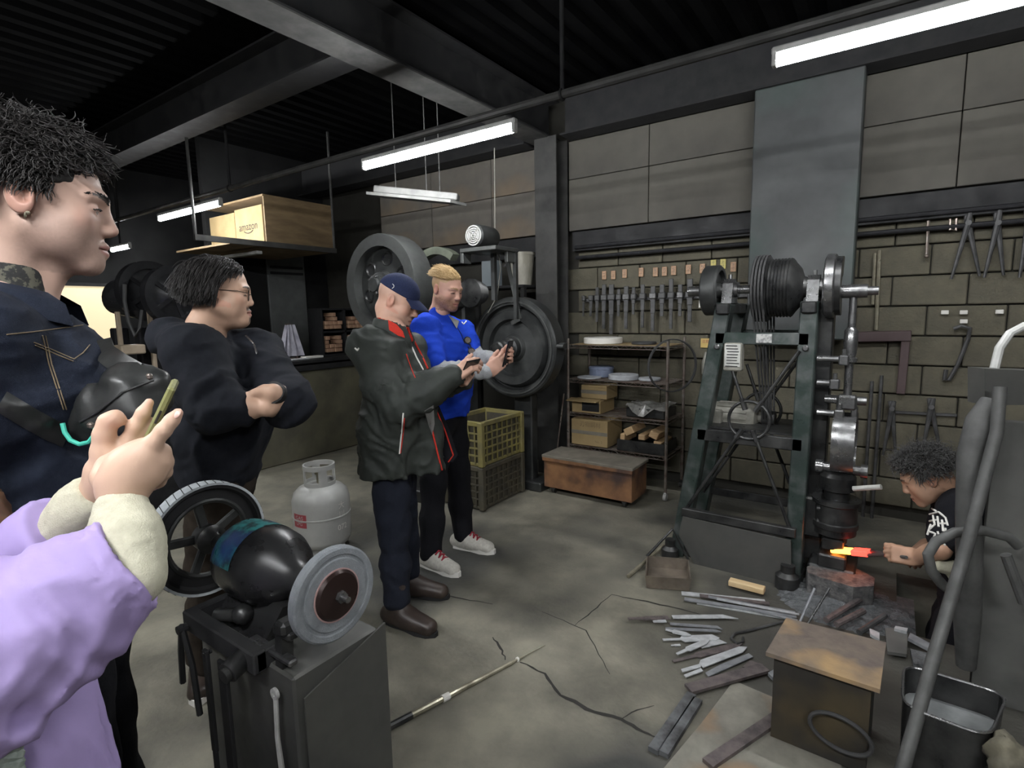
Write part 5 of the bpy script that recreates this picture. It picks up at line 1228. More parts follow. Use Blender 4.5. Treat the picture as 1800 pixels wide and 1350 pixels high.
def surface(shape, hb, fine=()):   # fine: list of (centre, half size, spacing)
    lo, hi = shape.bounds()
    X = [axis_(lo[i], hi[i], hb, [(c[i]-h_, c[i]+h_, f) for c, h_, f in fine]) for i in range(3)]
    n = [len(x) for x in X]; st = 3
    ci = [np.unique(np.append(np.arange(0, m, st), m-1)) for m in n]
    G = np.stack(np.meshgrid(*[X[i][ci[i]] for i in range(3)], indexing='ij'), -1).reshape(-1, 3)
    dc = shape.ev(G).reshape([len(c) for c in ci])
    gs_ = []
    for i in range(3):
        df = np.diff(X[i][ci[i]]); gs_.append(np.maximum(np.append(df, df[-1]), np.insert(df, 0, df[0])))
    gl2 = np.sqrt(gs_[0][:, None, None]**2+gs_[1][None, :, None]**2+gs_[2][None, None, :]**2)
    near = np.abs(dc) < gl2*1.15+.002+shape.dmax
    blk = np.zeros([len(c)-1 for c in ci], bool)
    for a in (0, 1):
        for b in (0, 1):
            for c in (0, 1): blk |= near[a:near.shape[0]-1+a, b:near.shape[1]-1+b, c:near.shape[2]-1+c]
    cell = [np.minimum(np.searchsorted(ci[i], np.arange(n[i]), side='right')-1, len(ci[i])-2) for i in range(3)]
    act = blk[np.ix_(*cell)]
    for ax in range(3):      # include the far faces of the active blocks
        edge = np.isin(np.arange(n[ax]), ci[ax][1:-1]); prev = np.maximum(cell[ax]-1, 0)
        c2 = list(cell); c2[ax] = prev; sh_ = [1, 1, 1]; sh_[ax] = n[ax]
        act |= blk[np.ix_(*c2)] & edge.reshape(sh_)
    sgn = dc[np.ix_(*[np.minimum(c, len(ci[i])-1) for i, c in enumerate(cell)])] < 0
    F = np.where(sgn, -1.0, 1.0).astype(np.float32)
    I = np.argwhere(act); P = np.stack([X[i][I[:, i]] for i in range(3)], 1)
    F[act] = np.concatenate([shape.ev(p, True, .045) for p in np.array_split(P, max(1, len(P)//200000))])
    S = F < 0
    cs = np.zeros([m-1 for m in n], np.int8)
    for a in (0, 1):
        for b in (0, 1):
            for c in (0, 1): cs += S[a:n[0]-1+a, b:n[1]-1+b, c:n[2]-1+c]
    I = np.argwhere((cs > 0) & (cs < 8)); idx = np.full(cs.shape, -1, np.int32); idx[I[:, 0], I[:, 1], I[:, 2]] = np.arange(len(I))
    acc = np.zeros((len(I), 3)); cnt = np.zeros(len(I))
    corner = [(a, b, c) for a in (0, 1) for b in (0, 1) for c in (0, 1)]
    for p in corner:
        for ax in range(3):
            if p[ax]: continue
            q = list(p); q[ax] = 1
            f0 = F[I[:, 0]+p[0], I[:, 1]+p[1], I[:, 2]+p[2]]; f1 = F[I[:, 0]+q[0], I[:, 1]+q[1], I[:, 2]+q[2]]
            m = (f0 < 0) != (f1 < 0); t = f0[m]/(f0[m]-f1[m]+1e-12)
            a0 = np.stack([X[i][I[m, i]+p[i]] for i in range(3)], 1); a1 = np.stack([X[i][I[m, i]+q[i]] for i in range(3)], 1)
            acc[m] += a0+(a1-a0)*t[:, None]; cnt[m] += 1
    vs = acc/cnt[:, None]
    quads = []
    for ax in range(3):
        u, w = (ax+1) % 3, (ax+2) % 3
        sl0 = [slice(None)]*3; sl1 = [slice(None)]*3; sl0[ax] = slice(0, n[ax]-1); sl1[ax] = slice(1, n[ax])
        ch_ = S[tuple(sl0)] != S[tuple(sl1)]
        J = np.argwhere(ch_); J = J[(J[:, u] > 0) & (J[:, w] > 0) & (J[:, u] < n[u]-1) & (J[:, w] < n[w]-1)]
        ins = S[J[:, 0], J[:, 1], J[:, 2]]
        q = []
        for du, dw in ((1, 1), (0, 1), (0, 0), (1, 0)):
            K = J.copy(); K[:, u] -= du; K[:, w] -= dw; q.append(idx[K[:, 0], K[:, 1], K[:, 2]])
        q = np.stack(q, 1); q[~ins] = q[~ins][:, ::-1]; quads.append(q[(q >= 0).all(1)])
    return vs, np.concatenate(quads)
def skin_obj(name, shape, m, parent, hb, fine=(), cols=None, ang=180):
    vs, q = surface(shape, hb, fine)
    return mesh_obj(name, vs, None, m, parent, ang, True, q, None if cols is None else cols(vs))

# ---------------------------------------------------------------- head, hand, hair building blocks
class Frame:   # local (x = person's left, y = forward, z = up)
    def __init__(s, c, R, k=1.0): s.c = np.asarray(c, float); s.R = R; s.k = k
    def w(s, *p): return s.c+s.R@(np.asarray(p if len(p) == 3 else p[0], float)*s.k)
    def l(s, P): return ((P-s.c)@s.R)/s.k
def head_frame(c, face, pitch=0.0, roll=0.0, k=1.0):     # face = world angle of the facing direction (deg), pitch>0 looks down
    a = math.radians(face); f = V(math.cos(a), math.sin(a), 0); l = V(-math.sin(a), math.cos(a), 0)
    R = np.stack([l*-1*-1, f, V(0, 0, 1)], 1)            # columns: left, forward, up
    Rp = np.array(Matrix.Rotation(-math.radians(pitch), 3, 'X')); Rr = np.array(Matrix.Rotation(math.radians(roll), 3, 'Y'))
    R2 = np.stack([-np.cross(V(0, 0, 1), f)*-1, f, V(0, 0, 1)], 1)
    # keep a right-handed frame: x = right = f x up
    R = np.stack([np.cross(f, V(0, 0, 1)), f, V(0, 0, 1)], 1)
    return Frame(c, R@Rp@Rr, k)
def add_head(S, H, jaw=1.0, fat=1.0, nose=1.0, brow=1.0, ear=True, chin=1.0, lipz=0.0, full=1.0):
    w, k, R = H.w, H.k, H.R
    E = lambda c, r, kk=.02, cut=False: S.ell(w(*c), np.array(r)*k, R, kk*k, cut)
    C = lambda a, b, ra, rb, kk=.015, cut=False: S.cone(w(*a), w(*b), ra*k, rb*k, kk*k, None, cut)
    E((0, -.014, .032), (.0755, .097, .086), .02)
    E((0, .026, -.028), (.0635*fat, .0645, .085), .03)
    for s2 in (-1, 1):
        C((s2*.050*jaw*fat, -.004, -.055), (s2*.016*jaw, .070, -.100), .019*fat, .018, .025)
        E((s2*.042*fat, .055, -.026), (.022, .022, .020), .02)
        E((s2*.040*fat, .036, -.058), (.024, .030, .026), .03)
        C((s2*.012, .0835, .020), (s2*.045, .070, .019), .0105*brow, .009, .014)
    E((0, .078, -.100), (.020*jaw, .018*chin, .0165), .018)
    E((0, .074, -.070), (.030, .021, .026), .02)
    for s2 in (-1, 1): E((s2*.031, .099, -.002), (.0185, .018, .0135), .012, True)
    for s2 in (-1, 1): E((s2*.031, .0725, -.004), (.0155, .0135, .0125), .004)
    C((0, .087, .012), (0, .1035*(.5+.5*nose), -.029), .0078, .0098*nose, .012)
    E((0, .1035*(.5+.5*nose), -.033), (.0105, .0095, .0085), .008)
    for s2 in (-1, 1): E((s2*.0115*nose, .0965, -.037), (.0075, .010, .0075), .008)
    for s2 in (-1, 1): E((s2*.006, .100, -.0455), (.0035, .005, .003), .003, True)
    S.path([w(-.023, .083, -.068+lipz), w(-.010, .0945, -.0635+lipz), w(0, .0965, -.0645+lipz), w(.010, .0945, -.0635+lipz), w(.023, .083, -.068+lipz)], [.003*k, .0055*k, .0052*k, .0055*k, .003*k], .006*k)
    S.path([w(-.020, .084, -.073+lipz), w(0, .0945, -.0775+lipz), w(.020, .084, -.073+lipz)], [.0035*k, .0072*k*full, .0035*k], .006*k)
    S.path([w(-.024, .0885, -.0695+lipz), w(0, .1030, -.0705+lipz), w(.024, .0885, -.0695+lipz)], [.0012*k, .0018*k, .0012*k], .003*k, None, True)
    if ear:
        for s2 in (-1, 1):
            Re = R@np.array(Matrix.Rotation(s2*-.30, 3, 'Z'))@np.array(Matrix.Rotation(.18, 3, 'X'))
            S.ell(w(s2*.0785, -.016, -.008), np.array((.009, .021, .032))*k, Re, .006*k)
            S.ell(w(s2*.0885, -.013, -.003), np.array((.0105, .0125, .021))*k, Re, .003*k, True); S.ell(w(s2*.0845, -.008, -.012), np.array((.009, .007, .009))*k, Re, .003*k, True)
            S.ell(w(s2*.079, -.004, -.012), np.array((.006, .005, .007))*k, Re, .004*k)
    return S
def add_brows(F, t, m, z0=.0195, n=170, seed=1, r=.0011):
    rg = np.random.default_rng(seed); s2 = rg.choice((-1, 1), n); q = rg.uniform(0, 1, n); x = .011+.039*q; z = z0+.0045*np.sin(q*2.3)+rg.normal(size=n)*.0022*(1.15-.7*q); y = .0975-.55*np.clip(x-.012, 0, 1)-6.0*np.clip(x-.03, 0, 1)**2
    L = np.stack([s2*x, y, z], 1); d = np.stack([s2*(.7+.2*q), -.25-.5*q, .55-.75*q], 1)+rg.normal(size=(n, 3))*.12; s_ = np.linspace(0, 1, 4)[None, :, None]
    P = L[:, None, :]+d[:, None, :]*s_*rg.uniform(.007, .011, n)[:, None, None]; strands('eyebrows', None, F.c+(P*F.k)@F.R.T, np.array([r, r*1.1, r*.9, r*.3])*F.k, m, t)
def add_lashes(F, t, m, n=80):
    rg = np.random.default_rng(5); s2 = rg.choice((-1, 1), n); q = rg.uniform(0, 1, n); x = .019+.026*q; L = np.stack([s2*x, .0868-.022*np.abs(q-.45)**1.5, -.0022+.0032*np.sin(q*3.0)-.002*q], 1)
    d = np.stack([s2*(.15+.5*q), .8-.3*q, -.45+0*q], 1); s_ = np.linspace(0, 1, 4)[None, :, None]; P = L[:, None, :]+d[:, None, :]*s_*.0055; strands('eyelashes', None, F.c+(P*F.k)@F.R.T, np.array([.0009, .0009, .0007, .0003])*F.k, m, t)
def tint(H, skin, lips=None, brow=None, stubble=None, scalp=None, scalp_fn=None, redear=True, browz=.020, eyes=True, moust=None):
    def f(vs):
        L = H.l(vs); x, y, z = np.abs(L[:, 0]), L[:, 1], L[:, 2]; n = len(vs); C = np.tile(np.array(skin), (n, 1))
        var = vnoise(vs, 60, 3)[:, None]*.05+vnoise(vs, 14, 4)[:, None]*.05
        head = (z < .13) & (z > -.125) & (x < .1) & (y > -.12) & (y < .14)
        def mixin(m, c):
            nonlocal C
            m = (np.clip(m, 0, 1)*head)[:, None]; C = C*(1-m)+np.array(c)*m
        g = lambda a, b, v: np.clip((v-a)/(b-a), 0, 1)
        mixin(.22*g(.03, .05, x)*g(.05, .06, y)*g(-.055, -.03, z)*(1-g(-.02, .01, z)), (skin[0]*1.05, skin[1]*.7, skin[2]*.65))
        if stubble is not None:
            col, st = stubble
            m = (1-g(-.062, -.035, z-(x*.15)))*g(-.02, .02, y)*st; m = np.maximum(m, st*.9*(1-g(-.055, -.045, z))*g(-.04, -.01, y)); mixin(m*(.75+.25*vnoise(vs, 300, 8)), col)
        if moust is not None:
            col, st = moust; mixin(st*(x < .026)*g(-.066, -.060, z)*(1-g(-.052, -.046, z))*(y > .08), col); mixin(st*(x < .017)*(1-g(-.090, -.084, z))*g(-.112, -.10, z)*(y > .075), col)
        if lips is not None:
            mixin((x < .023)*(y > .083)*(np.abs(z+.0705) < .011-.006*(x/.023)**2)*.8, lips); mixin((np.abs(z+.0703) < .0016)*(x < .024)*(y > .084)*.8, (skin[0]*.25, skin[1]*.15, skin[2]*.12))
        if brow is not None:
            zz = browz+.004*np.sin(np.clip((x-.012)/.04, 0, 1)*2.6); mixin((x > .010)*(x < .052)*(np.abs(z-zz) < .0055*(1.15-(x-.01)/.055))*(y > .05)*.95, brow)
        if eyes:
            mixin((x > .017)*(x < .046)*(np.abs(z+.0065+.18*(x-.031)**2*40*.02) < .0022)*(y > .055), (.012, .009, .008)); mixin(((x-.031)**2/.0125**2+(z+.0028)**2/.003**2 < 1)*(y > .07)*.55, (.05, .04, .035))
        if redear: mixin(.35*(x > .078)*(np.abs(z+.01) < .045), (skin[0]*1.05, skin[1]*.62, skin[2]*.58))
        mixin(.30*(y > .107)*(z < -.02)*(z > -.05), (skin[0]*1.02, skin[1]*.72, skin[2]*.68))
        if scalp is not None: mixin(scalp_fn(x, y, z)*(.82+.18*vnoise(vs, 260, 5)), scalp)
        return np.clip(C*(1+var), 0, 1)
    return f
def strands(name, roots, lines, r, m, parent, K=4):      # lines (N, M, 3)
    N, Mn, _ = lines.shape
    d = np.gradient(lines, axis=1); d /= np.linalg.norm(d, axis=2, keepdims=True)+1e-9
    ref = np.tile(np.array((.31, .22, .92)), (N, Mn, 1)); a = np.cross(d, ref); a /= np.linalg.norm(a, axis=2, keepdims=True)+1e-9; b = np.cross(d, a)
    rr_ = np.asarray(r)[None, :, None, None]
    t = np.arange(K)*2*math.pi/K
    v = lines[:, :, None, :]+rr_*(np.cos(t)[None, None, :, None]*a[:, :, None, :]+np.sin(t)[None, None, :, None]*b[:, :, None, :])
    base = (np.arange(N)*Mn*K)[:, None, None]+(np.arange(Mn-1)*K)[None, :, None]; k = np.arange(K)[None, None, :]; k2 = (k+1) % K
    q = np.stack([base+k, base+k2, base+K+k2, base+K+k], -1).reshape(-1, 4)
    return mesh_obj(name, v.reshape(-1, 3), None, m, parent, 180, True, q)
def scalp_points(H, n, mask, rs, grow=1.0):
    out = []; rg = np.random.default_rng(rs)
    while sum(len(o) for o in out) < n:
        u = rg.normal(size=(n*3, 3)); u /= np.linalg.norm(u, axis=1, keepdims=True)
        L = u*np.array((.0755, .097, .086))*grow+np.array((0, -.014, .032)); out.append(np.concatenate([L, u], 1)[mask(L)])
    A = np.concatenate(out)[:n]; return A[:, :3], A[:, 3:], rg
def fingers(root_f, n, s, wrist, curls, size=1.0, spread=.0):
    """four finger chains from a palm frame: f forward, n palm normal, s towards the thumb"""
    out = []
    lens = (.074, .082, .076, .060)
    for i, (o, L) in enumerate(zip((.028, .0095, -.0095, -.027), lens)):
        p = wrist+root_f*(.092-.004*abs(i-1))*size+s*o*size; d = root_f+s*spread*(1.5-i); d /= np.linalg.norm(d); pts = [p-d*.02*size, p]
        cu = curls[i] if hasattr(curls[i], '__len__') else (curls[i],)*3; a = 0
        for j, fr in enumerate((.46, .30, .24)):
            a += cu[j]; q = pts[-1]+(d*math.cos(a)+n*math.sin(a))*L*fr*size; pts.append(q)
        out.append(pts)
    return out
def add_hand(S, wrist, f, n, s, curls=(.3, .35, .4, .45), thumb=(.6, .7, .35), size=1.0, elbow=None, spread=.05, fore=.030, tb=.35):
    f = np.asarray(f, float)/np.linalg.norm(f); n = np.asarray(n, float); n = n-f*(n@f); n /= np.linalg.norm(n); s = np.asarray(s, float); s = s-f*(s@f)-n*(s@n); s /= np.linalg.norm(s)
    R = np.stack([s, f, n], 1)
    S.box(wrist+f*.052*size, np.array((.030, .036, .004))*size, .0105*size, R, .012)
    S.cone(wrist-f*.01, wrist+f*.03*size, .0225*size, .026*size, .015, (s, 1.25))
    for i, pts in enumerate(fingers(f, n, s, wrist, curls, size, spread)):
        r0 = (.0095, .0098, .0093, .0082)[i]*size; S.path(pts, [r0*1.05, r0*1.05, r0, r0*.92, r0*.80], .004)
    td = f*thumb[0]+s*thumb[1]+n*thumb[2]; td /= np.linalg.norm(td); p0 = wrist+f*.022*size+s*.022*size+n*.006; p1 = p0+td*.045*size
    t2 = td*(1-tb)+f*tb; t2 /= np.linalg.norm(t2); p2 = p1+t2*.034*size; p3 = p2+(t2*.8+f*.2)*.027*size
    S.path([p0, p1, p2, p3], [.0165*size, .0125*size, .0112*size, .0088*size], .010)
    if elbow is not None: S.cone(wrist, wrist+(elbow-wrist)*.55, .025*size, fore+.008, .02)
    return S
class Body:    # simple anatomy in a local frame (l = left, f = forward, u = up)
    def __init__(s, base, face, k=1.0, lean=0.0):
        a = math.radians(face); s.b = V(base[0], base[1], base[2] if len(base) > 2 else 0); s.f = V(math.cos(a), math.sin(a), 0); s.l = V(-math.sin(a), math.cos(a), 0); s.u = V(0, 0, 1); s.k = k; s.lean = lean
    def w(s, l, f, u):
        return s.b+(s.l*l+s.f*(f+s.lean*max(0, u-.9))+s.u*u)*s.k
def add_torso(S, B, wid=1.0, dep=1.0, belly=0.0, k=.05, low=.86, shoulder=1.0):
    fl = lambda q: (B.l, q)
    S.cone(B.w(0, .0, low), B.w(0, .01+belly*.5, 1.08), .118*dep*B.k, (.112*dep+belly*.5)*B.k, k, fl(1.38*wid))
    S.cone(B.w(0, .01+belly*.5, 1.08), B.w(0, .005, 1.30), (.112*dep+belly*.5)*B.k, .122*dep*B.k, k, fl(1.42*wid))
    S.cone(B.w(0, .005, 1.28), B.w(0, -.02, 1.41), .120*dep*B.k, .078*dep*B.k, k, fl(1.65*wid*shoulder))
    S.cone(B.w(.15*shoulder, -.02, 1.405), B.w(-.15*shoulder, -.02, 1.405), .058*dep*B.k, .058*dep*B.k, k)
    S.cone(B.w(0, -.03, 1.42), B.w(0, -.02, 1.49), .085*B.k, .062*B.k, k*.6)
    return S
def add_limb(S, pts, rs, k=.03, flat=None): return S.path(pts, rs, k, flat)
def folds(scale, amp, seed, dirv=None, extra=None):
    def f(P):
        w_ = vnoise(P, 5.0, seed)[:, None]*.12
        Q = P+w_; q = Q.copy()
        if dirv is not None: q = q+(q@dirv)[:, None]*dirv*1.6
        a = 1-np.abs(vnoise(q, scale, seed+1)); b = 1-np.abs(vnoise(q+3.7, scale*2.1, seed+2))
        c = 1-np.abs(vnoise(q*1.0+9.1, scale*1.45, seed+7)); o = amp*(a*a-.45)+amp*.45*(b*b-.45)+amp*.5*(c**4-.2)
        if extra is not None: o = o+extra(P)
        return o
    return f
def bunch(axis_pts, amp, freq, rad=.12):       # compression folds across a limb
    A, Bp = [np.asarray(p, float) for p in axis_pts]; d = (Bp-A)/np.linalg.norm(Bp-A); L = np.linalg.norm(Bp-A)
    def f(P):
        t = (P-A)@d; q = P-A-t[:, None]*d; near = (np.sqrt((q*q).sum(1)) < rad)*(t > -.02)*(t < L+.02)
        ph = t*freq+2.5*vnoise(P, 9, 11)+1.2*vnoise(P, 25, 12)
        return amp*np.sin(ph)*near*np.clip(1-np.abs(t/L-.5)*1.7, 0, 1)
    return f
def ribbon(name, pts, w, th, m, parent, nrm=None):       # flat strap along points
    b = MB(); P = [np.asarray(p, float) for p in pts]; vs = []
    for i, p in enumerate(P):
        d = P[min(i+1, len(P)-1)]-P[max(i-1, 0)]; d /= np.linalg.norm(d); vv = CP-p if nrm is None else nrm; sd = np.cross(d, vv); sd /= np.linalg.norm(sd); up = np.cross(sd, d); up /= np.linalg.norm(up)
        for a, c in ((-1, 0), (1, 0), (1, 1), (-1, 1)): vs.append(p+sd*w/2*a+up*th*c*(1 if up@vv > 0 else -1))
    n_ = len(P); fs = [(4*i+j, 4*i+(j+1) % 4, 4*i+4+(j+1) % 4, 4*i+4+j) for i in range(n_-1) for j in range(4)]+[(0, 3, 2, 1), tuple(4*(n_-1)+j for j in range(4))]
    b.add(vs, fs); return b.build(name, m, parent, 40)
def on(shape, pts, off=.003, t0=.3):
    out = []
    for p in shape.hits(pts, t0):
        if p is not None: d = CP-p; out.append(p+d/np.linalg.norm(d)*off)
    return out
def ribbon_on(name, shape, pts, wpx, m, parent, off=.005, sub=6, t0=.3):
    Q = []
    for i in range(len(pts)-1):
        for j in range(sub): t = j/sub; Q.append((pts[i][0]*(1-t)+pts[i+1][0]*t, pts[i][1]*(1-t)+pts[i+1][1]*t))
    Q.append(pts[-1]); rows = []
    for i, p in enumerate(Q):
        a, c = Q[max(i-1, 0)], Q[min(i+1, len(Q)-1)]; d = math.hypot(c[0]-a[0], c[1]-a[1]); nx, ny = -(c[1]-a[1])/d, (c[0]-a[0])/d
        r = shape.hits([(p[0]+nx*wpx*k, p[1]+ny*wpx*k) for k in (-.5, -.25, 0, .25, .5)], t0)
        if all(q is not None for q in r): rows.append([q+(CP-q)/np.linalg.norm(CP-q)*(off if 0 < k < 4 else off*.2) for k, q in enumerate(r)])
    if len(rows) < 2: print('MISS', name); return None
    b = MB(); b.grid(rows); return b.build(name, m, parent, 60)
def line_on(name, shape, pts, r, m, parent, off=.001, sub=6, t0=.3):
    Q = []
    for i in range(len(pts)-1):
        for j in range(sub): t = j/sub; Q.append((pts[i][0]*(1-t)+pts[i+1][0]*t, pts[i][1]*(1-t)+pts[i+1][1]*t))
    Q.append(pts[-1]); P = on(shape, Q, off, t0)
    if len(P) < 2: print('MISS', name); return None
    b = MB(); b.tube(P, r, 6); return b.build(name, m, parent, 60)
def patch_on(name, shape, poly, m, parent, off=.002, t0=.3):
    if isinstance(shape, (list, tuple)):
        P = []
        for q in zip(*[s_.hits(poly, t0) for s_ in shape]):
            q = [p for p in q if p is not None]
            if q: p = min(q, key=lambda p: np.linalg.norm(p-CP)); P.append(p+(CP-p)/np.linalg.norm(CP-p)*off)
    else: P = on(shape, poly, off, t0)
    if len(P) < 3: print('MISS', name); return None
    c = sum(P)/len(P); b = MB(); b.add(P+[c], [(i, (i+1) % len(P), len(P)) for i in range(len(P))]); return b.build(name, m, parent, 60)
def M_cloth(name, c, c2=None, rough=.9, scale=220, bump=.25, bs=900, **kw):
    return mat(name, c, rough, col2=c2 or tuple(k*.8 for k in c), scale=scale, bump=bump, bscale=bs, rvar=.05, spec=.2, **kw)
def M_skin(name): return mat(name, (.5, .33, .26), .5, attr='tone', rvar=.06, scale=40, bump=.04, bscale=500, spec=.35)
M_SKIN = M_skin('skin')
def boot(S, ank, toe, k=1.0, h=.14, sole=0.0):
    d = toe-ank; d[2] = 0; d /= np.linalg.norm(d); heel = V(ank[0], ank[1], 0)-d*.05*k; tp = heel+d*.265*k
    S.cone(V(*heel)+V(0, 0, .045), heel+d*.10*k+V(0, 0, .05), .042*k, .045*k, .02); S.cone(heel+d*.10*k+V(0, 0, .05), tp-d*.045*k+V(0, 0, .035), .046*k, .036*k, .02, (np.cross(d, V(0, 0, 1)), 1.15))
    S.cone(V(ank[0], ank[1], .06), V(ank[0], ank[1], h), .048*k, .05*k, .03)
    S.box(heel+d*.12*k+V(0, 0, -.5), np.array((.3, .3, .5)), 0, None, .003, True)
    return S
# ---------------------------------------------------------------- people
M_HAIRBLK = mat('black hair', (.010, .009, .009), .55, col2=(.022, .019, .018), scale=60, rvar=.08, spec=.4)
M_HAIRBLN = mat('blond hair', (.48, .34, .16), .5, col2=(.34, .22, .09), scale=80, rvar=.08)
M_POLO = M_cloth('royal blue polo', (.012, .055, .52), (.010, .045, .42))
M_GREYKNIT = M_cloth('heather grey sleeve', (.36, .37, .38), (.26, .27, .28))
M_BLACKPANT = M_cloth('black trousers', (.010, .010, .013))
M_JEANS = M_cloth('dark navy jeans', (.010, .012, .020), (.016, .019, .03))
M_SHOEW = M_cloth('cream running shoe', (.62, .60, .54), (.5, .48, .43), scale=60)
M_LACE = mat('dark red lace', (.28, .015, .03), .7)
M_PHONE = mat('black phone', (.012, .012, .014), .2)
M_JACKET = M_cloth('charcoal green shell jacket', (.040, .045, .040), (.030, .034, .031), rough=.6, scale=9, bump=.06, bs=300)
M_REDL = M_cloth('red lining', (.62, .045, .03))
M_CAPN = M_cloth('navy cap', (.022, .03, .075), (.015, .02, .05))
M_BOOT = mat('dark brown leather', (.030, .022, .019), .42, col2=(.05, .035, .028), scale=14, bump=.05)
M_TEE = M_cloth('grey tee', (.33, .33, .32))
M_HOODIE = M_cloth('blue black hoodie', (.0085, .0098, .0145), (.014, .0155, .021), scale=40)
M_BROWNP = M_cloth('dark brown cord trousers', (.040, .030, .022), (.028, .021, .016), scale=30)
M_CORDW = mat('white drawstring', (.65, .63, .58), .8)
def person(name, label, base): return thing('person', label, 'person', (base[0], base[1], base[2] if len(base) > 2 else 0), 'people in the workshop')
def leg(S, hip, ank, k, r0=.092, r1=.07, r2=.052, out=V(0, 0, 0), kk=.04, fwd=None):
    kn = (hip+ank)/2+out+V(0, 0, .03)
    S.path([hip, hip*.45+kn*.55, kn, kn*.45+ank*.55, ank], [r0*k, (r0*.45+r1*.55)*k, r1*k, (r1*.5+r2*.5)*k, r2*k], kk); return kn

# ===== the blond man in the blue polo
def blue_man():
    F = head_frame(atD(786, 508, 3.26), -2, 17, 0, 1.0); k = F.c[2]/1.645
    face = 12; a = math.radians(face); base = F.c-V(math.cos(a), math.sin(a), 0)*.05*k; B = Body((base[0], base[1], 0), face, k)
    t = person('person', 'blond bearded man in blue polo with grey sleeves looking at a phone', B.b)
    aR, tR = atZ(752, 1000, .0), atZ(812, 1016, .0); aL, tL = atZ(810, 966, .0), atZ(880, 976, .0)
    aR = aR+V(.0, .03, .07); aL = aL+V(.0, .03, .07)
    shR, elR, wrR = atD(748, 574, 3.14), atD(766, 652, 3.07), atD(858, 654, 2.98)
    shL, elL, wrL = atD(816, 582, 3.38), atD(836, 632, 3.32), atD(876, 634, 3.08)
    S = Shape(); add_head(S, F, jaw=1.06, fat=1.03, nose=.95)
    S.cone(F.w(0, -.03, -.06), B.w(0, -.02, 1.42), .055*k, .06*k, .03)
    add_torso(S, B, .92, .88, k=.04)
    for sh_, el, wr in ((shR, elR, wrR), (shL, elL, wrL)): S.path([sh_, el, wr], [.04, .034, .024], .03)
    for hp, an in ((B.w(-.09, 0, .9), aR), (B.w(.09, 0, .9), aL)): leg(S, hp, an, k, .075, .055, .038)
    ph = atD(893, 628, 2.98); hd = ph-wrR; hd /= np.linalg.norm(hd)
    add_hand(S, wrR, hd+V(0, 0, .05), V(-.25, .9, .3), V(.2, .15, 1), (.55, .6, .65, .7), (.75, .35, .35), 1.0, elR)
    add_hand(S, wrL, (ph+V(0, .05, .01)-wrL), V(.1, -.95, .3), V(.3, .0, 1), (.6, .65, .7, .7), (.75, .3, .3), 1.0, elL)
    sk = (.52, .30, .225)
    tf = tint(F, sk, (.42, .17, .14), (.30, .19, .09), ((.15, .075, .035), 1.0), scalp=(.42, .29, .14), scalp_fn=lambda x, y, z: ((z > .045+np.clip(y-.04, 0, 1)*1.1)|((y < .0-.3*np.clip(-z, 0, .1))&(z > -.055)&(x < .0775)))*.9)
    skin_obj('body', S, M_SKIN, t, .011, [(F.c, .14, .0042), ((wrR+ph)/2, .10, .0045)], tf)
    # hair: swept-over top with short sides
    L, u, rg = scalp_points(F, 3400, lambda L: (L[:, 2] > .058+np.clip(L[:, 1]-.045, 0, 1)*.5) & (L[:, 1] < .082), 5, 1.0)
    N = len(L); s_ = np.linspace(0, 1, 7)[None, :, None]; dirv = np.stack([.35+0*L[:, 0], -.75-.2*L[:, 1]/.1, .32+0*L[:, 0]], 1)+rg.normal(size=(N, 3))*.12
    ln = rg.uniform(.035, .055, N)[:, None, None]; lift = np.clip((L[:, 1:2]+.02)/.1, 0, 1)*.6+.12
    P = L[:, None, :]+dirv[:, None, :]*ln*s_+(u*lift)[:, None, :]*.028*np.sin(s_*2.2)-np.array((0, 0, .012))*s_**2
    strands('hair', None, F.c+(P*F.k)@F.R.T, np.array([.0013, .0015, .0015, .0014, .0012, .0009, .0004]), M_HAIRBLN, t)
    # trousers
    S = Shape(); S.cone(B.w(0, 0, .95), B.w(0, 0, .86), .108*k, .115*k, .04, (B.l, 1.3)); leg(S, B.w(-.085, 0, .85), aR+V(0, 0, .02), k, .098, .075, .062); leg(S, B.w(.085, 0, .87), aL+V(0, 0, .02), k, .098, .075, .062)
    S.disp = folds(9, .007, 21); S.dmax = .01
    skin_obj('trousers', S, M_BLACKPANT, t, .014)
    # polo
    S = Shape(); add_torso(S, B, 1.0, 1.16, .02, .05, .80, 1.0); S.box(B.w(0, 0, .775), (.4, .4, .1*k), 0, None, .006, True)
    eR, eL = shR*.18+elR*.82, shL*.22+elL*.78
    S.path([B.w(-.14, -.02, 1.385), shR, eR], [.066, .070, .072], .04); S.path([B.w(.14, -.02, 1.385), shL, eL], [.058, .058, .060], .04)
    S.path([B.w(0, -.02, 1.40), B.w(0, -.02, 1.44)], [.085, .068], .03)
    S.disp = folds(6.5, .011, 31, V(0, 0, 1)); S.dmax = .016
    polo = S; skin_obj('polo_shirt', S, M_POLO, t, .0105, [(B.w(0, .05, 1.35), .2, .008)])
    col = Shape(); col.path([B.w(-.068, -.03, 1.462), B.w(-.055, .045, 1.43), B.w(-.012, .10, 1.375)], [.018, .020, .012], .01, None); col.path([B.w(.068, -.03, 1.462), B.w(.055, .045, 1.43), B.w(.012, .10, 1.375)], [.018, .020, .012], .01); col.path([B.w(-.068, -.03, 1.462), B.w(0, -.088, 1.468), B.w(.068, -.03, 1.462)], [.014, .016, .014], .01)
    skin_obj('collar', col, M_POLO, t, .008)
    patch_on('undershirt', polo, ((788, 554), (803, 552), (807, 564), (803, 578), (796, 566)), M_TEE, t, .014); line_on('placket', polo, ((804, 576), (811, 588), (817, 604)), .0022, M_JEANS, t)
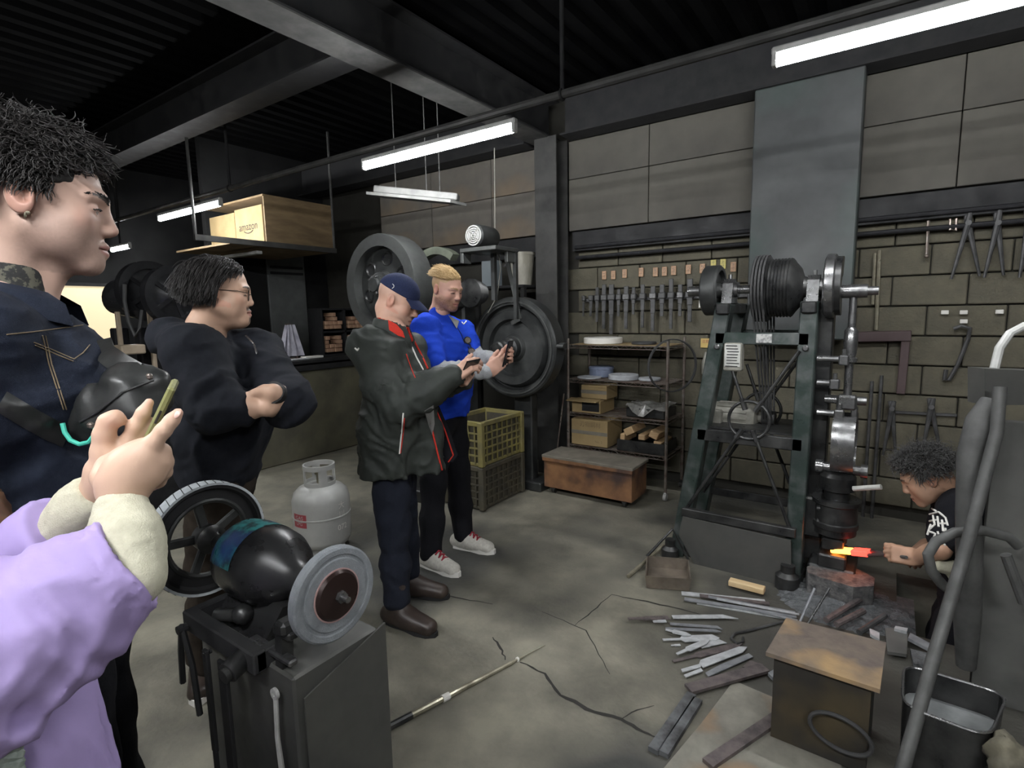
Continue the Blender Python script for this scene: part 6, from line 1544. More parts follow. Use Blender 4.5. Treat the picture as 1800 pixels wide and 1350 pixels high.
    # grey sleeves
    for nm, el, wr, sh_ in (('sleeve', elR, wrR, shR), ('sleeve', elL, wrL, shL)):
        S = Shape(); S.path([sh_*.3+el*.7, el, el*.5+wr*.5, wr*.97+el*.03], [.056, .055, .05, .038], .03); S.disp = folds(11, .008, 41, None, bunch((el, wr), .005, 150)); S.dmax = .014
        skin_obj(nm, S, M_GREYKNIT, t, .008)
    for an, to in ((aR, tR), (aL, tL)):
        S = Shape(); boot(S, an-V(0, 0, .0), to, 1.06, .10); o = skin_obj('shoe', S, M_SHOEW, t, .0075)
        d = to-an; d[2] = 0; d /= np.linalg.norm(d); n_ = np.cross(d, V(0, 0, 1)); b = MB()
        h0 = V(an[0], an[1], 0)-d*.06
        prof_ = [(0, .036), (.06, .04), (.13, .037), (.20, .046), (.255, .036), (.288, .012)]
        loop = [h0+d*x+n_*y for x, y in prof_]+[h0+d*x-n_*y for x, y in prof_[::-1]]
        b.prism([p+V(0, 0, .030) for p in loop], (0, 0, -.029)); b.build('sole', M_WHITED, o, 40)
        for j in range(4):
            c0 = h0+d*(.125+.024*j)+V(0, 0, .112-.013*j); bb = MB(); bb.tube([c0-n_*.026-V(0, 0, .008), c0+V(0, 0, .006), c0+n_*.026-V(0, 0, .008)], .005, 6); bb.tube([c0-n_*.022-V(0, 0, .004), c0+d*.024+n_*.022-V(0, 0, .016)], .0045, 6); bb.build('lace', M_LACE, o, 60)
    # sunglasses on the placket, tick mark
    gl_ = on(polo, [(822, 598), (826, 606), (829, 614)], .012)
    if gl_:
        o = part('sunglasses', M_PHONE, t, lambda b: (b.torus(gl_[0], V(.8, -.5, .3), .02, .004, 18, 6), b.torus(gl_[-1]+V(0, 0, -.012), V(.8, -.5, .3), .02, .004, 18, 6), b.tube([gl_[0]+V(0, 0, -.02), gl_[1], gl_[-1]], .004, 6), b.tube([gl_[0]+V(-.01, 0, .02), gl_[1]+V(-.02, 0, .0), gl_[-1]+V(-.01, 0, -.03)], .003, 6)))
        part('lens', M_CHROME, o, lambda b: (b.cyl(gl_[0], gl_[0]+V(.004, -.003, 0), .017, n=14), b.cyl(gl_[-1]+V(0, 0, -.012), gl_[-1]+V(.004, -.003, -.012), .017, n=14)))
    line_on('chest_logo', polo, ((812, 566), (815, 570), (821, 563)), .0035, M_WHITED, t)
    # phone in the hands
    dirp = V(.25, .1, 1); dirp /= np.linalg.norm(dirp); b = MB(); sd = np.cross(dirp, V(0.25, -1, 0)); sd /= np.linalg.norm(sd)
    b.box(ph+V(.0, .0, .02), (.008, .075, .15), .003, np.stack([sd, np.cross(dirp, sd), dirp], 1)); tag(b.build('phone', M_PHONE), 'black phone held by the man in the blue polo', 'phone')
blue_man()

# ===== the man in the cap and shell jacket
def cap_man():
    F = head_frame(atD(700, 528, 2.73), 33, 26, 0, 1.02); k = 1.0
    face = 38; a = math.radians(face); f = V(math.cos(a), math.sin(a), 0)
    hipc = atD(690, 800, 2.72); base = V(hipc[0], hipc[1], 0); B = Body((base[0], base[1], 0), face, .955, .10)
    t = person('person', 'man in navy cap and dark shell jacket with red collar lining', B.b)
    aR, tR = atZ(692, 1108, 0)+V(-.02, .05, .08), atZ(780, 1124, 0); aL, tL = atZ(712, 1048, 0)+V(0, .03, .08), atZ(770, 1050, 0)
    shR, elR, wrR = atD(652, 612, 2.60), atD(706, 712, 2.50), atD(800, 660, 2.47)
    shL, elL, wrL = atD(722, 612, 2.92), atD(750, 690, 2.80), atD(812, 668, 2.60)
    S = Shape(); add_head(S, F, jaw=1.05, fat=1.08, nose=1.1)
    S.cone(F.w(0, -.035, -.06), B.w(0, -.01, 1.43), .06, .064, .03); add_torso(S, B, .9, .85, k=.04)
    for sh_, el, wr in ((shR, elR, wrR), (shL, elL, wrL)): S.path([sh_, el, wr], [.04, .034, .024], .03)
    for hp, an in ((B.w(-.09, 0, .9), aR), (B.w(.09, 0, .9), aL)): leg(S, hp, an, .95, .075, .055, .038)
    ph = atD(822, 645, 2.46)
    add_hand(S, wrR, V(*(ph-wrR)), V(-.3, .6, -.6), V(-.1, .5, .8), (.5, .6, .7, .75), (.7, .5, .2), .95, elR); add_hand(S, wrL, ph+V(.02, .02, -.05)-wrL, V(-.2, -.6, .6), V(.3, .2, .9), (.6, .7, .75, .8), (.7, .5, .2), .95, elL)
    tf = tint(F, (.55, .33, .245), (.40, .17, .14), (.20, .14, .10), ((.36, .24, .19), .35), scalp=(.50, .33, .26), scalp_fn=lambda x, y, z: (z > .0)*(y < .03)*.5)
    skin_obj('body', S, M_SKIN, t, .011, [(F.c, .14, .0042), ((wrR+ph)/2, .08, .0045)], tf)
    add_brows(F, t, M_HAIRBLK, n=60)
    # cap
    S = Shape(); S.ell(F.w(0, -.012, .040), np.array((.0835, .108, .092)), F.R, .01); S.box(F.w(0, -.02, -.062), (.2, .2, .1), 0, F.R@np.array(Matrix.Rotation(-.10, 3, 'X')), .006, True)
    o = skin_obj('cap', S, M_CAPN, t, .005)
    b = MB(); P0 = []
    for j in range(2):
        for i in range(17):
            u = -1+2*i/16; x = u*.076; y0 = .092*math.sqrt(max(0, 1-(u*.86)**2))-.012
            P0.append((x, y0, .042-.004*j-u*u*.012)); 
    nrm = []
    for th_ in (0, -.004):
        rows = []
        for q in range(6):
            v = q/5; r = []
            for i in range(17):
                u = .86*(-1+2*i/16); x = u*(.078-.004*v); yi = .094*math.sqrt(max(0.02, 1-(u*.93)**2))-.010; r.append(F.w(x, yi+.078*v*math.sqrt(max(0, 1-(u*.97)**2)), .045+th_-u*u*.020-.020*v-.010*v*v))
            rows.append(r)
        b.grid(rows if th_ == 0 else [r[::-1] for r in rows])
    b.build('brim', M_CAPN, o, 60)
    capS = S; line_on('cap_logo', capS, ((690, 499), (692.5, 502), (692, 505), (689, 507)), .0016, M_WHITED, o)
    # jeans and boots
    S = Shape(); S.cone(B.w(0, 0, 1.0), B.w(0, 0, .86), .115, .12, .04, (B.l, 1.25)); leg(S, B.w(-.08, 0, .86), aR+V(0, 0, .05), .96, .10, .078, .064); leg(S, B.w(.08, 0, .86), aL+V(0, 0, .05), .96, .10, .078, .064)
    S.disp = folds(9, .008, 51, None, bunch((aR+V(0, 0, .05), aR+V(0, 0, .6)), .005, 45)); S.dmax = .013
    skin_obj('jeans', S, M_JEANS, t, .012)
    for an, to in ((aR, tR), (aL, tL)):
        S = Shape(); boot(S, an, to, 1.10, .20); o = skin_obj('boot', S, M_BOOT, t, .0085)
        d = to-an; d[2] = 0; d /= np.linalg.norm(d); n_ = np.cross(d, V(0, 0, 1)); h0 = V(an[0], an[1], 0)-d*.066; prof_ = [(0, .034), (.06, .04), (.13, .037), (.20, .047), (.26, .038), (.298, .012)]; b = MB()
        loop = [h0+d*x+n_*y for x, y in prof_]+[h0+d*x-n_*y for x, y in prof_[::-1]]; b.prism([p+V(0, 0, .022) for p in loop], (0, 0, -.021)); b.build('sole', M_BLACK, o, 40)
    # jacket
    J = Shape(); fl = (B.l, 1.30)
    J.path([B.w(0, .0, .80), B.w(0, .015, 1.02), B.w(0, .01, 1.25)], [.172, .165, .152], .06, fl); J.path([B.w(0, .0, 1.25), B.w(0, -.035, 1.39)], [.150, .095], .05, (B.l, 1.55))
    J.path([B.w(-.14, -.03, 1.38), shR, shR*.4+elR*.6, elR, elR*.5+wrR*.5, wrR+(elR-wrR)*.05], [.088, .094, .088, .082, .072, .052], .045)
    J.path([B.w(.12, -.03, 1.36), shL, elL, wrL+(elL-wrL)*.05], [.07, .070, .066, .05], .045)
    J.cone(B.w(-.10, -.11, 1.35), B.w(.10, -.11, 1.35), .055, .055, .05)
    J.path([atD(738, 690, 2.68), atD(752, 765, 2.66), atD(757, 835, 2.66)], [.05, .065, .07], .05)
    J.box(B.w(0, 0, .70), (.4, .4, .072*.955), 0, None, .01, True)
    # open front: grey shirt gap
    J.disp = folds(5.0, .016, 61, V(.3, .3, .9), bunch((elR-(wrR-elR)*.3, elR+(wrR-elR)*.6), .009, 70, .13)); J.dmax = .028
    jk = skin_obj('jacket', J, M_JACKET, t, .0105)
    cb = Shape()
    neckc = B.w(0, -.012, 1.43); Rn = np.stack([B.l, B.f, B.u], 1)
    cb.cone(neckc-V(0, 0, .0), neckc+V(0, 0, .075)-B.f*.012, .106, .094, .01, (B.l, 1.08)); cb.cone(neckc-V(0, 0, .1), neckc+V(0, 0, .16), .080, .082, .008, (B.l, 1.08), True); cb.box(neckc+B.f*.16+V(0, 0, .05), (.055, .09, .12), 0, Rn, .01, True); cb.box(neckc+V(0, 0, .215), (.3, .3, .1), 0, Rn@rotm('X', -.15), .008, True)
    cb.box(neckc-V(0, 0, .19), (.3, .3, .1), 0, None, .01, True)
    skin_obj('jacket_collar', cb, M_JACKET, jk, .006)
    cl = Shape(); cl.cone(neckc+V(0, 0, .005), neckc+V(0, 0, .072)-B.f*.012, .0955, .0835, .008, (B.l, 1.08)); cl.cone(neckc-V(0, 0, .1), neckc+V(0, 0, .16), .072, .072, .006, (B.l, 1.08), True); cl.box(neckc+B.f*.16+V(0, 0, .05), (.045, .09, .12), 0, Rn, .008, True); cl.box(neckc-V(0, 0, .10), (.3, .3, .1), 0, None, .006, True)
    skin_obj('red_lining', cl, M_REDL, jk, .006)
    patch_on('lining_flap', (J, cb), ((636, 570), (647, 554), (661, 549), (669, 567), (653, 571)), M_REDL, jk, .006)
    patch_on('lining_flap', cb, ((682, 562), (697, 570), (708, 582), (712, 594), (700, 590), (684, 580)), M_REDL, jk, .005)
    line_on('pocket_zip', J, ((709, 726), (707, 750), (702, 798)), .0035, M_WHITED, jk); line_on('pocket_piping', J, ((711, 735), (709, 760), (704, 797)), .0025, M_REDL, jk)
    line_on('front_piping', J, ((750, 726), (760, 758), (770, 800), (777, 826)), .0045, M_REDL, jk)
    line_on('front_zip', J, ((720, 600), (732, 628), (744, 650)), .004, M_WHITED, jk); line_on('front_piping', J, ((726, 596), (740, 622), (752, 648)), .005, M_REDL, jk)
    line_on('arm_piping', J, ((714, 622), (724, 650), (730, 664)), .0022, M_REDL, jk)
    patch_on('shirt_front', J, ((746, 722), (762, 712), (764, 745), (760, 765), (754, 750)), M_TEE, jk, .004)
    fl_ = [atD(x, y, 2.74) for x, y in ((750, 722), (764, 714), (782, 756), (797, 800), (788, 812), (762, 812))]
    o = part('front_flap', M_BLACKPANT, jk, lambda b: b.prism(fl_, (.02, .012, 0)), 0)
    part('flap_piping', M_REDL, o, lambda b: b.tube([fl_[1]-CF*.004, fl_[2]-CF*.004, fl_[3]-CF*.004, fl_[4]-CF*.004], .004, 6))
    line_on('sleeve_logo', J, ((624, 612), (628, 616), (631, 612)), .004, M_WHITED, jk)
    part('watch', M_BLACK, t, lambda b: b.ring(wrR*.97+elR*.03+(ph-wrR)*.12, (wrR-elR), .031, .006, .03, 20))
    b = MB(); b.box(ph+V(.0, .01, -.015), (.075, .008, .145), .003, np.stack([V(.3, .9, .1)/np.linalg.norm(V(.3, .9, .1)), V(-.6, .3, .7)/np.linalg.norm(V(-.6, .3, .7)), np.cross(V(.3, .9, .1)/np.linalg.norm(V(.3, .9, .1)), V(-.6, .3, .7)/np.linalg.norm(V(-.6, .3, .7)))], 1)); tag(b.build('phone', M_PHONE), 'dark phone in the hands of the man in the cap', 'phone')
cap_man()

# ===== the man in the black hoodie with folded arms
def hoodie_man():
    F = head_frame(atD(389, 513, 2.12), 56, 6, 0, 1.06); k = F.c[2]/1.63
    face = 48; a = math.radians(face); base = F.c-V(math.cos(a), math.sin(a), 0)*.06*k; B = Body((base[0], base[1], 0), face, k)
    t = person('person', 'man with glasses in black hoodie standing with folded arms', B.b)
    aR, tR = atZ(372, 1215, 0)+V(-.05, .03, .08), atZ(425, 1220, 0); aL, tL = atZ(318, 1215, 0)+V(-.03, .12, .08), atZ(345, 1252, 0)
    shR, elR, wrR = atD(338, 622, 1.98), atD(385, 716, 1.90), atD(474, 716, 1.88)
    shL, elL, wrL = atD(452, 622, 2.22), atD(506, 706, 1.98), atD(480, 690, 1.865)
    S = Shape(); add_head(S, F, jaw=1.1, fat=1.16, nose=.92, chin=1.1, full=1.15)
    S.cone(F.w(0, -.03, -.06), B.w(0, -.015, 1.43), .064*k, .07*k, .03); S.ell(F.w(0, .035, -.105), (.045, .05, .03), F.R, .03); add_torso(S, B, .95, .9, k=.04)
    for sh_, el, wr in ((shR, elR, wrR), (shL, elL, wrL)): S.path([sh_, el, el*.4+wr*.6, wr], [.045, .042, .037, .028], .03)
    for hp, an in ((B.w(-.09, 0, .9), aR), (B.w(.09, 0, .9), aL)): leg(S, hp, an, k, .08, .06, .04)
    add_hand(S, wrR, atD(522, 692, 2.06)-wrR, V(-.4, .6, .1), V(0, .1, 1), (.3, .3, .35, .35), (.9, .2, .1), 1.0)
    add_hand(S, wrL, atD(430, 712, 1.965)-wrL, V(.3, -.4, -.3), V(0, .1, 1), (.3, .3, .3, .3), (.9, .2, .1), 1.0)
    tf = tint(F, (.55, .35, .25), (.42, .19, .16), (.02, .016, .014), ((.20, .13, .10), .18), moust=((.03, .022, .02), .85), scalp=(.012, .01, .01), scalp_fn=lambda x, y, z: ((z > .05+np.clip(y-.05, 0, 1)*1.5)|((y < -.035)&(z > -.05)))*1.0)
    skin_obj('body', S, M_SKIN, t, .011, [(F.c, .15, .004), ((wrR+wrL)/2, .10, .0055)], tf)
    # hair: side-parted, to the nape
    L, u, rg = scalp_points(F, 5200, lambda L: (L[:, 2] > -.025) & ((L[:, 2] > .06+np.clip(L[:, 1]-.03, 0, 1)*.55) | (L[:, 1] < -.0+.35*np.clip(L[:, 2]-.0, 0, .1))), 9, 1.02)
    N = len(L); s_ = np.linspace(0, 1, 9)[None, :, None]
    sx = np.sign(L[:, 0]+.012)
    front = np.clip(L[:, 1]/.07, 0, 1)[:, None]
    dirv = np.stack([sx*.45, -.35+0*sx, -.25+0*sx], 1)*(1-front)+np.stack([sx*.65, -.55+0*sx, .10+0*sx], 1)*front+rg.normal(size=(N, 3))*.10
    ln = rg.uniform(.05, .075, N)[:, None, None]*np.clip(.55+L[:, 2]/.12, .3, 1)[:, None, None]
    P = L[:, None, :]+dirv[:, None, :]*ln*s_+u[:, None, :]*.026*np.sin(np.minimum(s_*2.0, 1.57))-np.array((0, 0, 1.0))*ln*.6*s_**2
    Pc = P-np.array((0, -.014, .032)); rad = np.sqrt(((Pc/np.array((.0755*1.10, .097*1.08, .086*1.08)))**2).sum(2, keepdims=True)); P = np.where((rad < 1) & (P[:, :, 2:3] > -.05), Pc/np.maximum(rad, .3)+np.array((0, -.014, .032)), P)
    strands('hair', None, F.c+(P*F.k)@F.R.T, np.array([.0014, .0017, .0018, .0018, .0017, .0015, .0012, .0009, .0004]), M_HAIRBLK, t)
    # glasses
    w = F.w; M_GF = mat('thin dark glasses frame', (.05, .04, .035), .3, .6)
    g = part('glasses', M_GF, t, lambda b: (b.torus(w(-.032, .094, -.006), F.R[:, 1], .021, .0016, 22, 6), b.torus(w(.032, .094, -.006), F.R[:, 1], .021, .0016, 22, 6), b.tube([w(-.012, .096, -.002), w(0, .1, .001), w(.012, .096, -.002)], .0015, 6), b.tube([w(-.053, .092, .002), w(-.072, .06, .006), w(-.080, -.01, .004)], .0016, 6), b.tube([w(.053, .092, .002), w(.072, .06, .006), w(.080, -.01, .004)], .0016, 6)))
    # trousers, shoes
    S = Shape(); S.cone(B.w(0, 0, 1.04), B.w(0, 0, .88), .13*k, .135*k, .04, (B.l, 1.28)); leg(S, B.w(-.09, 0, .86), aR+V(0, 0, .02), k, .108, .088, .075); leg(S, B.w(.09, 0, .86), aL+V(0, 0, .02), k, .108, .088, .075)
    S.disp = folds(8, .008, 71, None, bunch((aL, aL+V(.02, 0, .5)), .006, 50)); S.dmax = .014; tp = S
    tr = skin_obj('trousers', S, M_BROWNP, t, .012)
    for an, to in ((aR, tR), (aL, tL)):
        S = Shape(); boot(S, an, to, 1.05, .11); o = skin_obj('shoe', S, M_BOOT, t, .009)
        d = to-an; d[2] = 0; d /= np.linalg.norm(d); n_ = np.cross(d, V(0, 0, 1)); h0 = V(an[0], an[1], 0)-d*.063; prof_ = [(0, .034), (.06, .04), (.13, .037), (.20, .046), (.255, .036), (.285, .012)]; b = MB()
        loop = [h0+d*x+n_*y for x, y in prof_]+[h0+d*x-n_*y for x, y in prof_[::-1]]; b.prism([p+V(0, 0, .028) for p in loop], (0, 0, -.027)); b.build('sole', M_WHITED, o, 40)
    # hoodie
    J = Shape(); J.path([B.w(0, .0, .93), B.w(0, .03, 1.10), B.w(0, .02, 1.28)], [.152*k, .165*k, .152*k], .06, (B.l, 1.32)); J.path([B.w(0, .0, 1.28), B.w(0, -.03, 1.40)], [.15*k, .10*k], .05, (B.l, 1.55))
    eR = elR*.45+wrR*.55; eL = elL*.6+wrL*.4
    J.path([B.w(-.15, -.02, 1.385), shR, elR, elR*.62+wrR*.38], [.095, .098, .086, .066], .05); J.path([B.w(.15, -.02, 1.385), shL, elL, eL], [.09, .092, .086, .060], .04)
    J.path([B.w(-.085, -.085, 1.455), B.w(0, -.145, 1.455), B.w(.085, -.085, 1.455)], [.052, .064, .052], .03); J.path([B.w(-.085, -.085, 1.44), B.w(-.075, .03, 1.425), B.w(-.02, .095, 1.36)], [.05, .042, .03], .03); J.path([B.w(.085, -.085, 1.44), B.w(.075, .03, 1.425), B.w(.02, .095, 1.36)], [.05, .042, .03], .03)
    J.disp = folds(5.2, .015, 81, V(.4, .2, -.6), bunch((shR*.3+elR*.7, elR+(wrR-elR)*.4), .008, 75, .13)); J.dmax = .026
    hd = skin_obj('hoodie', J, M_HOODIE, t, .010)
    part('watch', M_BLACK, t, lambda b: b.ring(wrL+(elL-wrL)*.10, (wrL-elL), .036, .008, .03, 20))
    line_on('drawstring', J, ((432, 590), (446, 604), (452, 622)), .004, M_HSTEEL, hd)
    p = J.hit(436, 840); 
    for x0, x1, y1 in ((436, 444, 895), (462, 468, 905)):
        q0 = tp.hit(x0, 850) ; q1 = tp.hit(x1, y1)
        if q0 is not None and q1 is not None: bb = MB(); mid_ = q0*.5+q1*.5; e = (CP-q0)/np.linalg.norm(CP-q0); bb.tube([q0+V(0, 0, .05)+e*.012, q0+e*.014, mid_+e*.016, q1+e*.012], .0045, 6); bb.build('drawstring', M_CORDW, tr, 60)
hoodie_man()
# ===== the near man in the denim jacket
M_DENIM = M_cloth('dark indigo denim', (.011, .015, .027), (.018, .023, .038), scale=120, bump=.35, bs=700)
M_STITCH = mat('tan stitching', (.20, .15, .09), .8)
M_SLING = mat('black coated sling bag', (.014, .015, .015), .42, col2=(.024, .025, .024), scale=12, bump=.05)
M_CAMO = mat('camouflage collar', (.10, .095, .07), .8, col2=(.02, .02, .02), scale=55, lo=.48, hi=.52)
M_MINT = mat('mint cord', (.06, .48, .36), .6)
def near_man():
    F = head_frame(atD(72, 352, 1.13), 68, 9, 0, 1.17); k = F.c[2]/1.64
    face = 64; a = math.radians(face); base = F.c-V(math.cos(a), math.sin(a), 0)*.055*k; B = Body((base[0], base[1], 0), face, k)
    t = person('person', 'dark curly-haired man in denim jacket nearest at the left edge', B.b)
    shR, elR, wrR = B.w(-.185, -.03, 1.385), B.w(-.235, -.09, 1.12), B.w(-.155, .02, .93); shL, elL, wrL = B.w(.185, -.03, 1.385), B.w(.235, -.09, 1.12), B.w(.155, .02, .93)
    aR, aL = B.w(-.10, 0, .08), B.w(.10, .02, .08)
    S = Shape(); add_head(S, F, jaw=1.0, fat=.98, nose=1.0, brow=1.25, full=1.05)
    for s2 in (-1, 1): S.ell(F.w(s2*.0315, .0905, -.0078), np.array((.0122, .011, .0034))*F.k, F.R, .002, True)
    S.cone(F.w(0, -.032, -.05), B.w(0, -.025, 1.42), .057*k, .062*k, .03); S.cone(F.w(0, .030, -.11), B.w(0, .02, 1.43), .022*k, .03*k, .03)
    add_torso(S, B, .9, .85, k=.04)
    for sh_, el, wr in ((shR, elR, wrR), (shL, elL, wrL)): S.path([sh_, el, wr], [.042, .036, .026], .03)
    for hp, an in ((B.w(-.09, 0, .9), aR), (B.w(.09, 0, .9), aL)): leg(S, hp, an, k, .075, .055, .038)
    add_hand(S, wrR, V(0, 0, -1)+B.l*.35, B.l, B.f, (.1, .1, .1, .1), (.9, .2, .1), .85, spread=0); add_hand(S, wrL, V(0, 0, -1)-B.l*.35, -B.l, B.f, (.1, .1, .1, .1), (.9, .2, .1), .85, spread=0)
    tf = tint(F, (.52, .345, .275), (.42, .20, .18), (.016, .012, .010), ((.17, .125, .11), .46), scalp=(.014, .012, .011), scalp_fn=lambda x, y, z: ((z > .062+np.clip(y-.05, 0, 1)*.9)|((y < .022-.25*np.clip(-z, 0, .1))&(z > .012))|((y < -.045)&(z > -.055)))*1.0, browz=.0185, eyes=False)
    skin_obj('body', S, M_SKIN, t, .013, [(F.c, .15, .0029), (F.w(.031, .08, -.005), .020, .0016)], tf)
    for s2 in (-1, 1):
        o = part('eye', mat('shaded eye white', (.30, .26, .24), .3), t, lambda b: b.ball(F.w(s2*.031, .0725, -.006), .0124*F.k, 18, 12)); gd = F.R@V(0, .93, -.36)  # eyeball greyed so its colour carries the shadow of the lids
        part('iris', mat('dark iris', (.012, .009, .007), .15), o, lambda b: b.lathe([(.0001, .0124*F.k), (.0045*F.k, .0117*F.k), (.0078*F.k, .0098*F.k)], F.w(s2*.031, .0715, -.006), gd, 16))
    add_brows(F, t, M_HAIRBLK, .0185, 320, 2, .0012)
    add_lashes(F, t, M_HAIRBLK)
    # curly hair
    mask = lambda L: ((L[:, 2] > .058+np.clip(L[:, 1]-.045, 0, 1)*.75) | ((L[:, 1] < .022) & (L[:, 2] > .016)) | ((L[:, 1] < -.045) & (L[:, 2] > -.05)))
    L, u, rg = scalp_points(F, 9000, mask, 3, 1.01); N = len(L); Mn = 12; s_ = np.linspace(0, 1, Mn)[None, :, None]
    top = np.clip((L[:, 2]-.03)/.07, 0, 1)[:, None]
    ln = (rg.uniform(.020, .030, N)[:, None]*(1-top)+rg.uniform(.045, .075, N)[:, None]*top)[:, :, None]
    dirv = u*np.array((1, 1, 1))*.75+np.stack([0*L[:, 0], .30*np.clip(L[:, 1]/.08, -1, 1), .05+0*L[:, 0]], 1)*top+np.array((0, -.25, -.55))*(1-top)+rg.normal(size=(N, 3))*.30
    e1 = np.cross(dirv, rg.normal(size=(N, 3))); e1 /= np.linalg.norm(e1, axis=1, keepdims=True); e2 = np.cross(dirv, e1); e2 /= np.linalg.norm(e2, axis=1, keepdims=True)
    ph = rg.uniform(0, 6.28, N)[:, None, None]; turns = (3.2+rg.uniform(0, 3, N))[:, None, None]; cr_ = (.002+.0062*top)[:, :, None]*np.minimum(s_*3, 1)
    P = L[:, None, :]+dirv[:, None, :]*ln*s_*.62+cr_*(np.cos(ph+turns*s_*1.6)-np.cos(ph))*e1[:, None, :]+cr_*(np.sin(ph+turns*s_*1.6)-np.sin(ph))*e2[:, None, :]-np.array((0, 0, .014))*s_**2
    strands('hair', None, F.c+(P*F.k)@F.R.T, np.array([.0009]+[.00112]*(Mn-3)+[.0008, .0003]), M_HAIRBLK, t)
    hb_ = Shape(); hb_.ell(F.w(0, -.020, .046), np.array((.0795, .1005, .0885))*F.k, F.R, .01); hb_.ell(F.w(0, .112, -.030), np.array((.12, .085, .112))*F.k, F.R, .012, True); hb_.box(F.w(0, .055, -.052), np.array((.2, .085, .062))*F.k, .0, F.R, .01, True); hb_.box(F.w(0, -.02, -.135), np.array((.2, .2, .09))*F.k, 0, F.R, .01, True)
    hb_.disp = lambda P: .006*vnoise(P, 55, 5)+.004*vnoise(P, 110, 6); hb_.dmax = .012
    skin_obj('hair_base', hb_, M_HAIRBLK, t, .0045)
    part('earring', M_BRASS, t, lambda b: (b.ball(F.w(.0815, -.004, -.036), .0045, 10, 6), b.torus(F.w(.083, -.006, -.041), F.R[:, 1], .005, .0014, 14, 5)))
    # trousers
    S = Shape(); S.cone(B.w(0, 0, 1.03), B.w(0, 0, .88), .115*k, .125*k, .04, (B.l, 1.3)); leg(S, B.w(-.085, 0, .87), aR, k, .10, .078, .065); leg(S, B.w(.085, 0, .87), aL, k, .10, .078, .065); S.disp = folds(8, .007, 91); S.dmax = .01
    skin_obj('trousers', S, M_BLACKPANT, t, .014)
    for an in (aR, aL):
        S = Shape(); boot(S, an, an+B.f*.2, 1.1, .10); skin_obj('shoe', S, M_BOOT, t, .012)
    # jacket
    J = Shape(); J.path([B.w(0, .0, .90), B.w(0, .015, 1.08), B.w(0, .012, 1.27)], [.140*k, .142*k, .142*k], .05, (B.l, 1.36)); J.path([B.w(0, .005, 1.27), B.w(0, -.03, 1.40)], [.140*k, .088*k], .05, (B.l, 1.65))
    J.path([B.w(-.14, -.025, 1.39), shR, elR, wrR*.9+elR*.1], [.080, .088, .074, .056], .04); J.path([B.w(.14, -.025, 1.39), shL, elL, wrL*.9+elL*.1], [.080, .086, .072, .056], .04)
    J.cone(B.w(0, -.03, 1.40), B.w(0, -.03, 1.47), .098*k, .082*k, .03)
    J.cone(B.w(0, .012, 1.44), B.w(0, .03, 1.60), .070*k, .09*k, .012, None, True)
    J.disp = folds(6.0, .011, 101, V(.2, .2, -.8), bunch((shR*.35+elR*.65, elR*.6+wrR*.4), .007, 80, .12)); J.dmax = .02
    jk = skin_obj('denim_jacket', J, M_DENIM, t, .012, [(B.w(-.05, .06, 1.33), .2, .0065)])
    # collar: two standing leaves around the neck
    nk = B.w(0, -.02, 1.455)
    for s2 in (-1, 1):
        rows = []
        for i in range(11):
            an = math.pi*(.98-.80*i/10); rr0, rr1 = .092, .118+.018*(i/10)
            ctr = nk+B.f*.0
            p0 = ctr+(B.l*s2*math.sin(an)*1.05+B.f*math.cos(an)*1.0*-1*-1)*rr0*k+V(0, 0, .050-.045*(i/10)**1.4); p1 = ctr+(B.l*s2*math.sin(an)*1.05+B.f*math.cos(an))*rr1*k+V(0, 0, .010-.075*(i/10)**1.4)
            pm = (p0+p1)/2+(p0-ctr)*.12+V(0, 0, .010); rows.append([p0-(p0-ctr)*.06, p0, pm, p1, p1-(p1-ctr)*.05-V(0, 0, .004)])
        b = MB(); b.grid(rows); b.grid([[q-(q-nk)*.045-V(0, 0, .003) for q in r][::-1] for r in rows]); b.build('jacket_collar', M_DENIM, jk, 60)
    cm = Shape(); cm.cone(B.w(0, -.018, 1.43), B.w(0, -.012, 1.488), .079*k, .069*k, .01, (B.l, 1.02)); skin_obj('shirt_collar', cm, M_CAMO, t, .008)
    for pts in (((12, 588), (60, 583), (105, 577), (146, 571)), ((60, 602), (95, 616), (130, 631), (146, 620), (158, 606)), ((62, 607), (95, 621), (129, 635)), ((75, 590), (86, 640), (112, 720)), ((80, 590), (91, 640), (117, 720))):
        line_on('stitching', J, pts, .0011, M_STITCH, jk, .0006)
    # sling bag and straps
    bc_ = B.w(.05, .215, 1.225); Rb = np.stack([B.l*.93+V(0, 0, .36), B.f*.95+V(0, 0, .1), V(0, 0, 1)], 1); Rb = np.linalg.qr(Rb)[0]
    sb_ = Shape(); q = [atD(122, 758, 1.040), atD(175, 730, 1.040), atD(228, 705, 1.040), atD(282, 690, 1.070)]
    ub = CU*.85+CR*.5; ub /= np.linalg.norm(ub); ub2 = CU*.9-CR*.45; ub2 /= np.linalg.norm(ub2); sb_.path(q, [.014, .027, .031, .022], .03, (ub2, 1.75)); sb_.path([atD(236, 664, 1.050), atD(280, 668, 1.060)], [.016, .014], .03)
    sb_.disp = folds(10, .007, 111); sb_.dmax = .012
    sl = thing('sling_bag', 'black sling bag worn across the chest by the denim-jacket man', 'bag', q[1])
    skin_obj('pouch', sb_, M_SLING, sl, .0075)
    ribbon_on('strap', J, ((128, 492), (142, 520), (156, 550), (172, 590), (184, 616)), 44, M_SLING, sl, .006); P = on(J, [(176, 600), (184, 620)], .008); ribbon('strap_end', P+[atD(212, 640, 1.070), atD(240, 656, 1.050)], .042, .004, M_SLING, sl)
    ribbon_on('waist_strap', J, ((2, 705), (30, 722), (60, 740), (90, 756), (118, 768)), 40, M_SLING, sl, .006)
    line_on('zip', sb_, ((140, 742), (175, 722), (215, 690), (270, 668)), .0022, M_BLACK, sl)
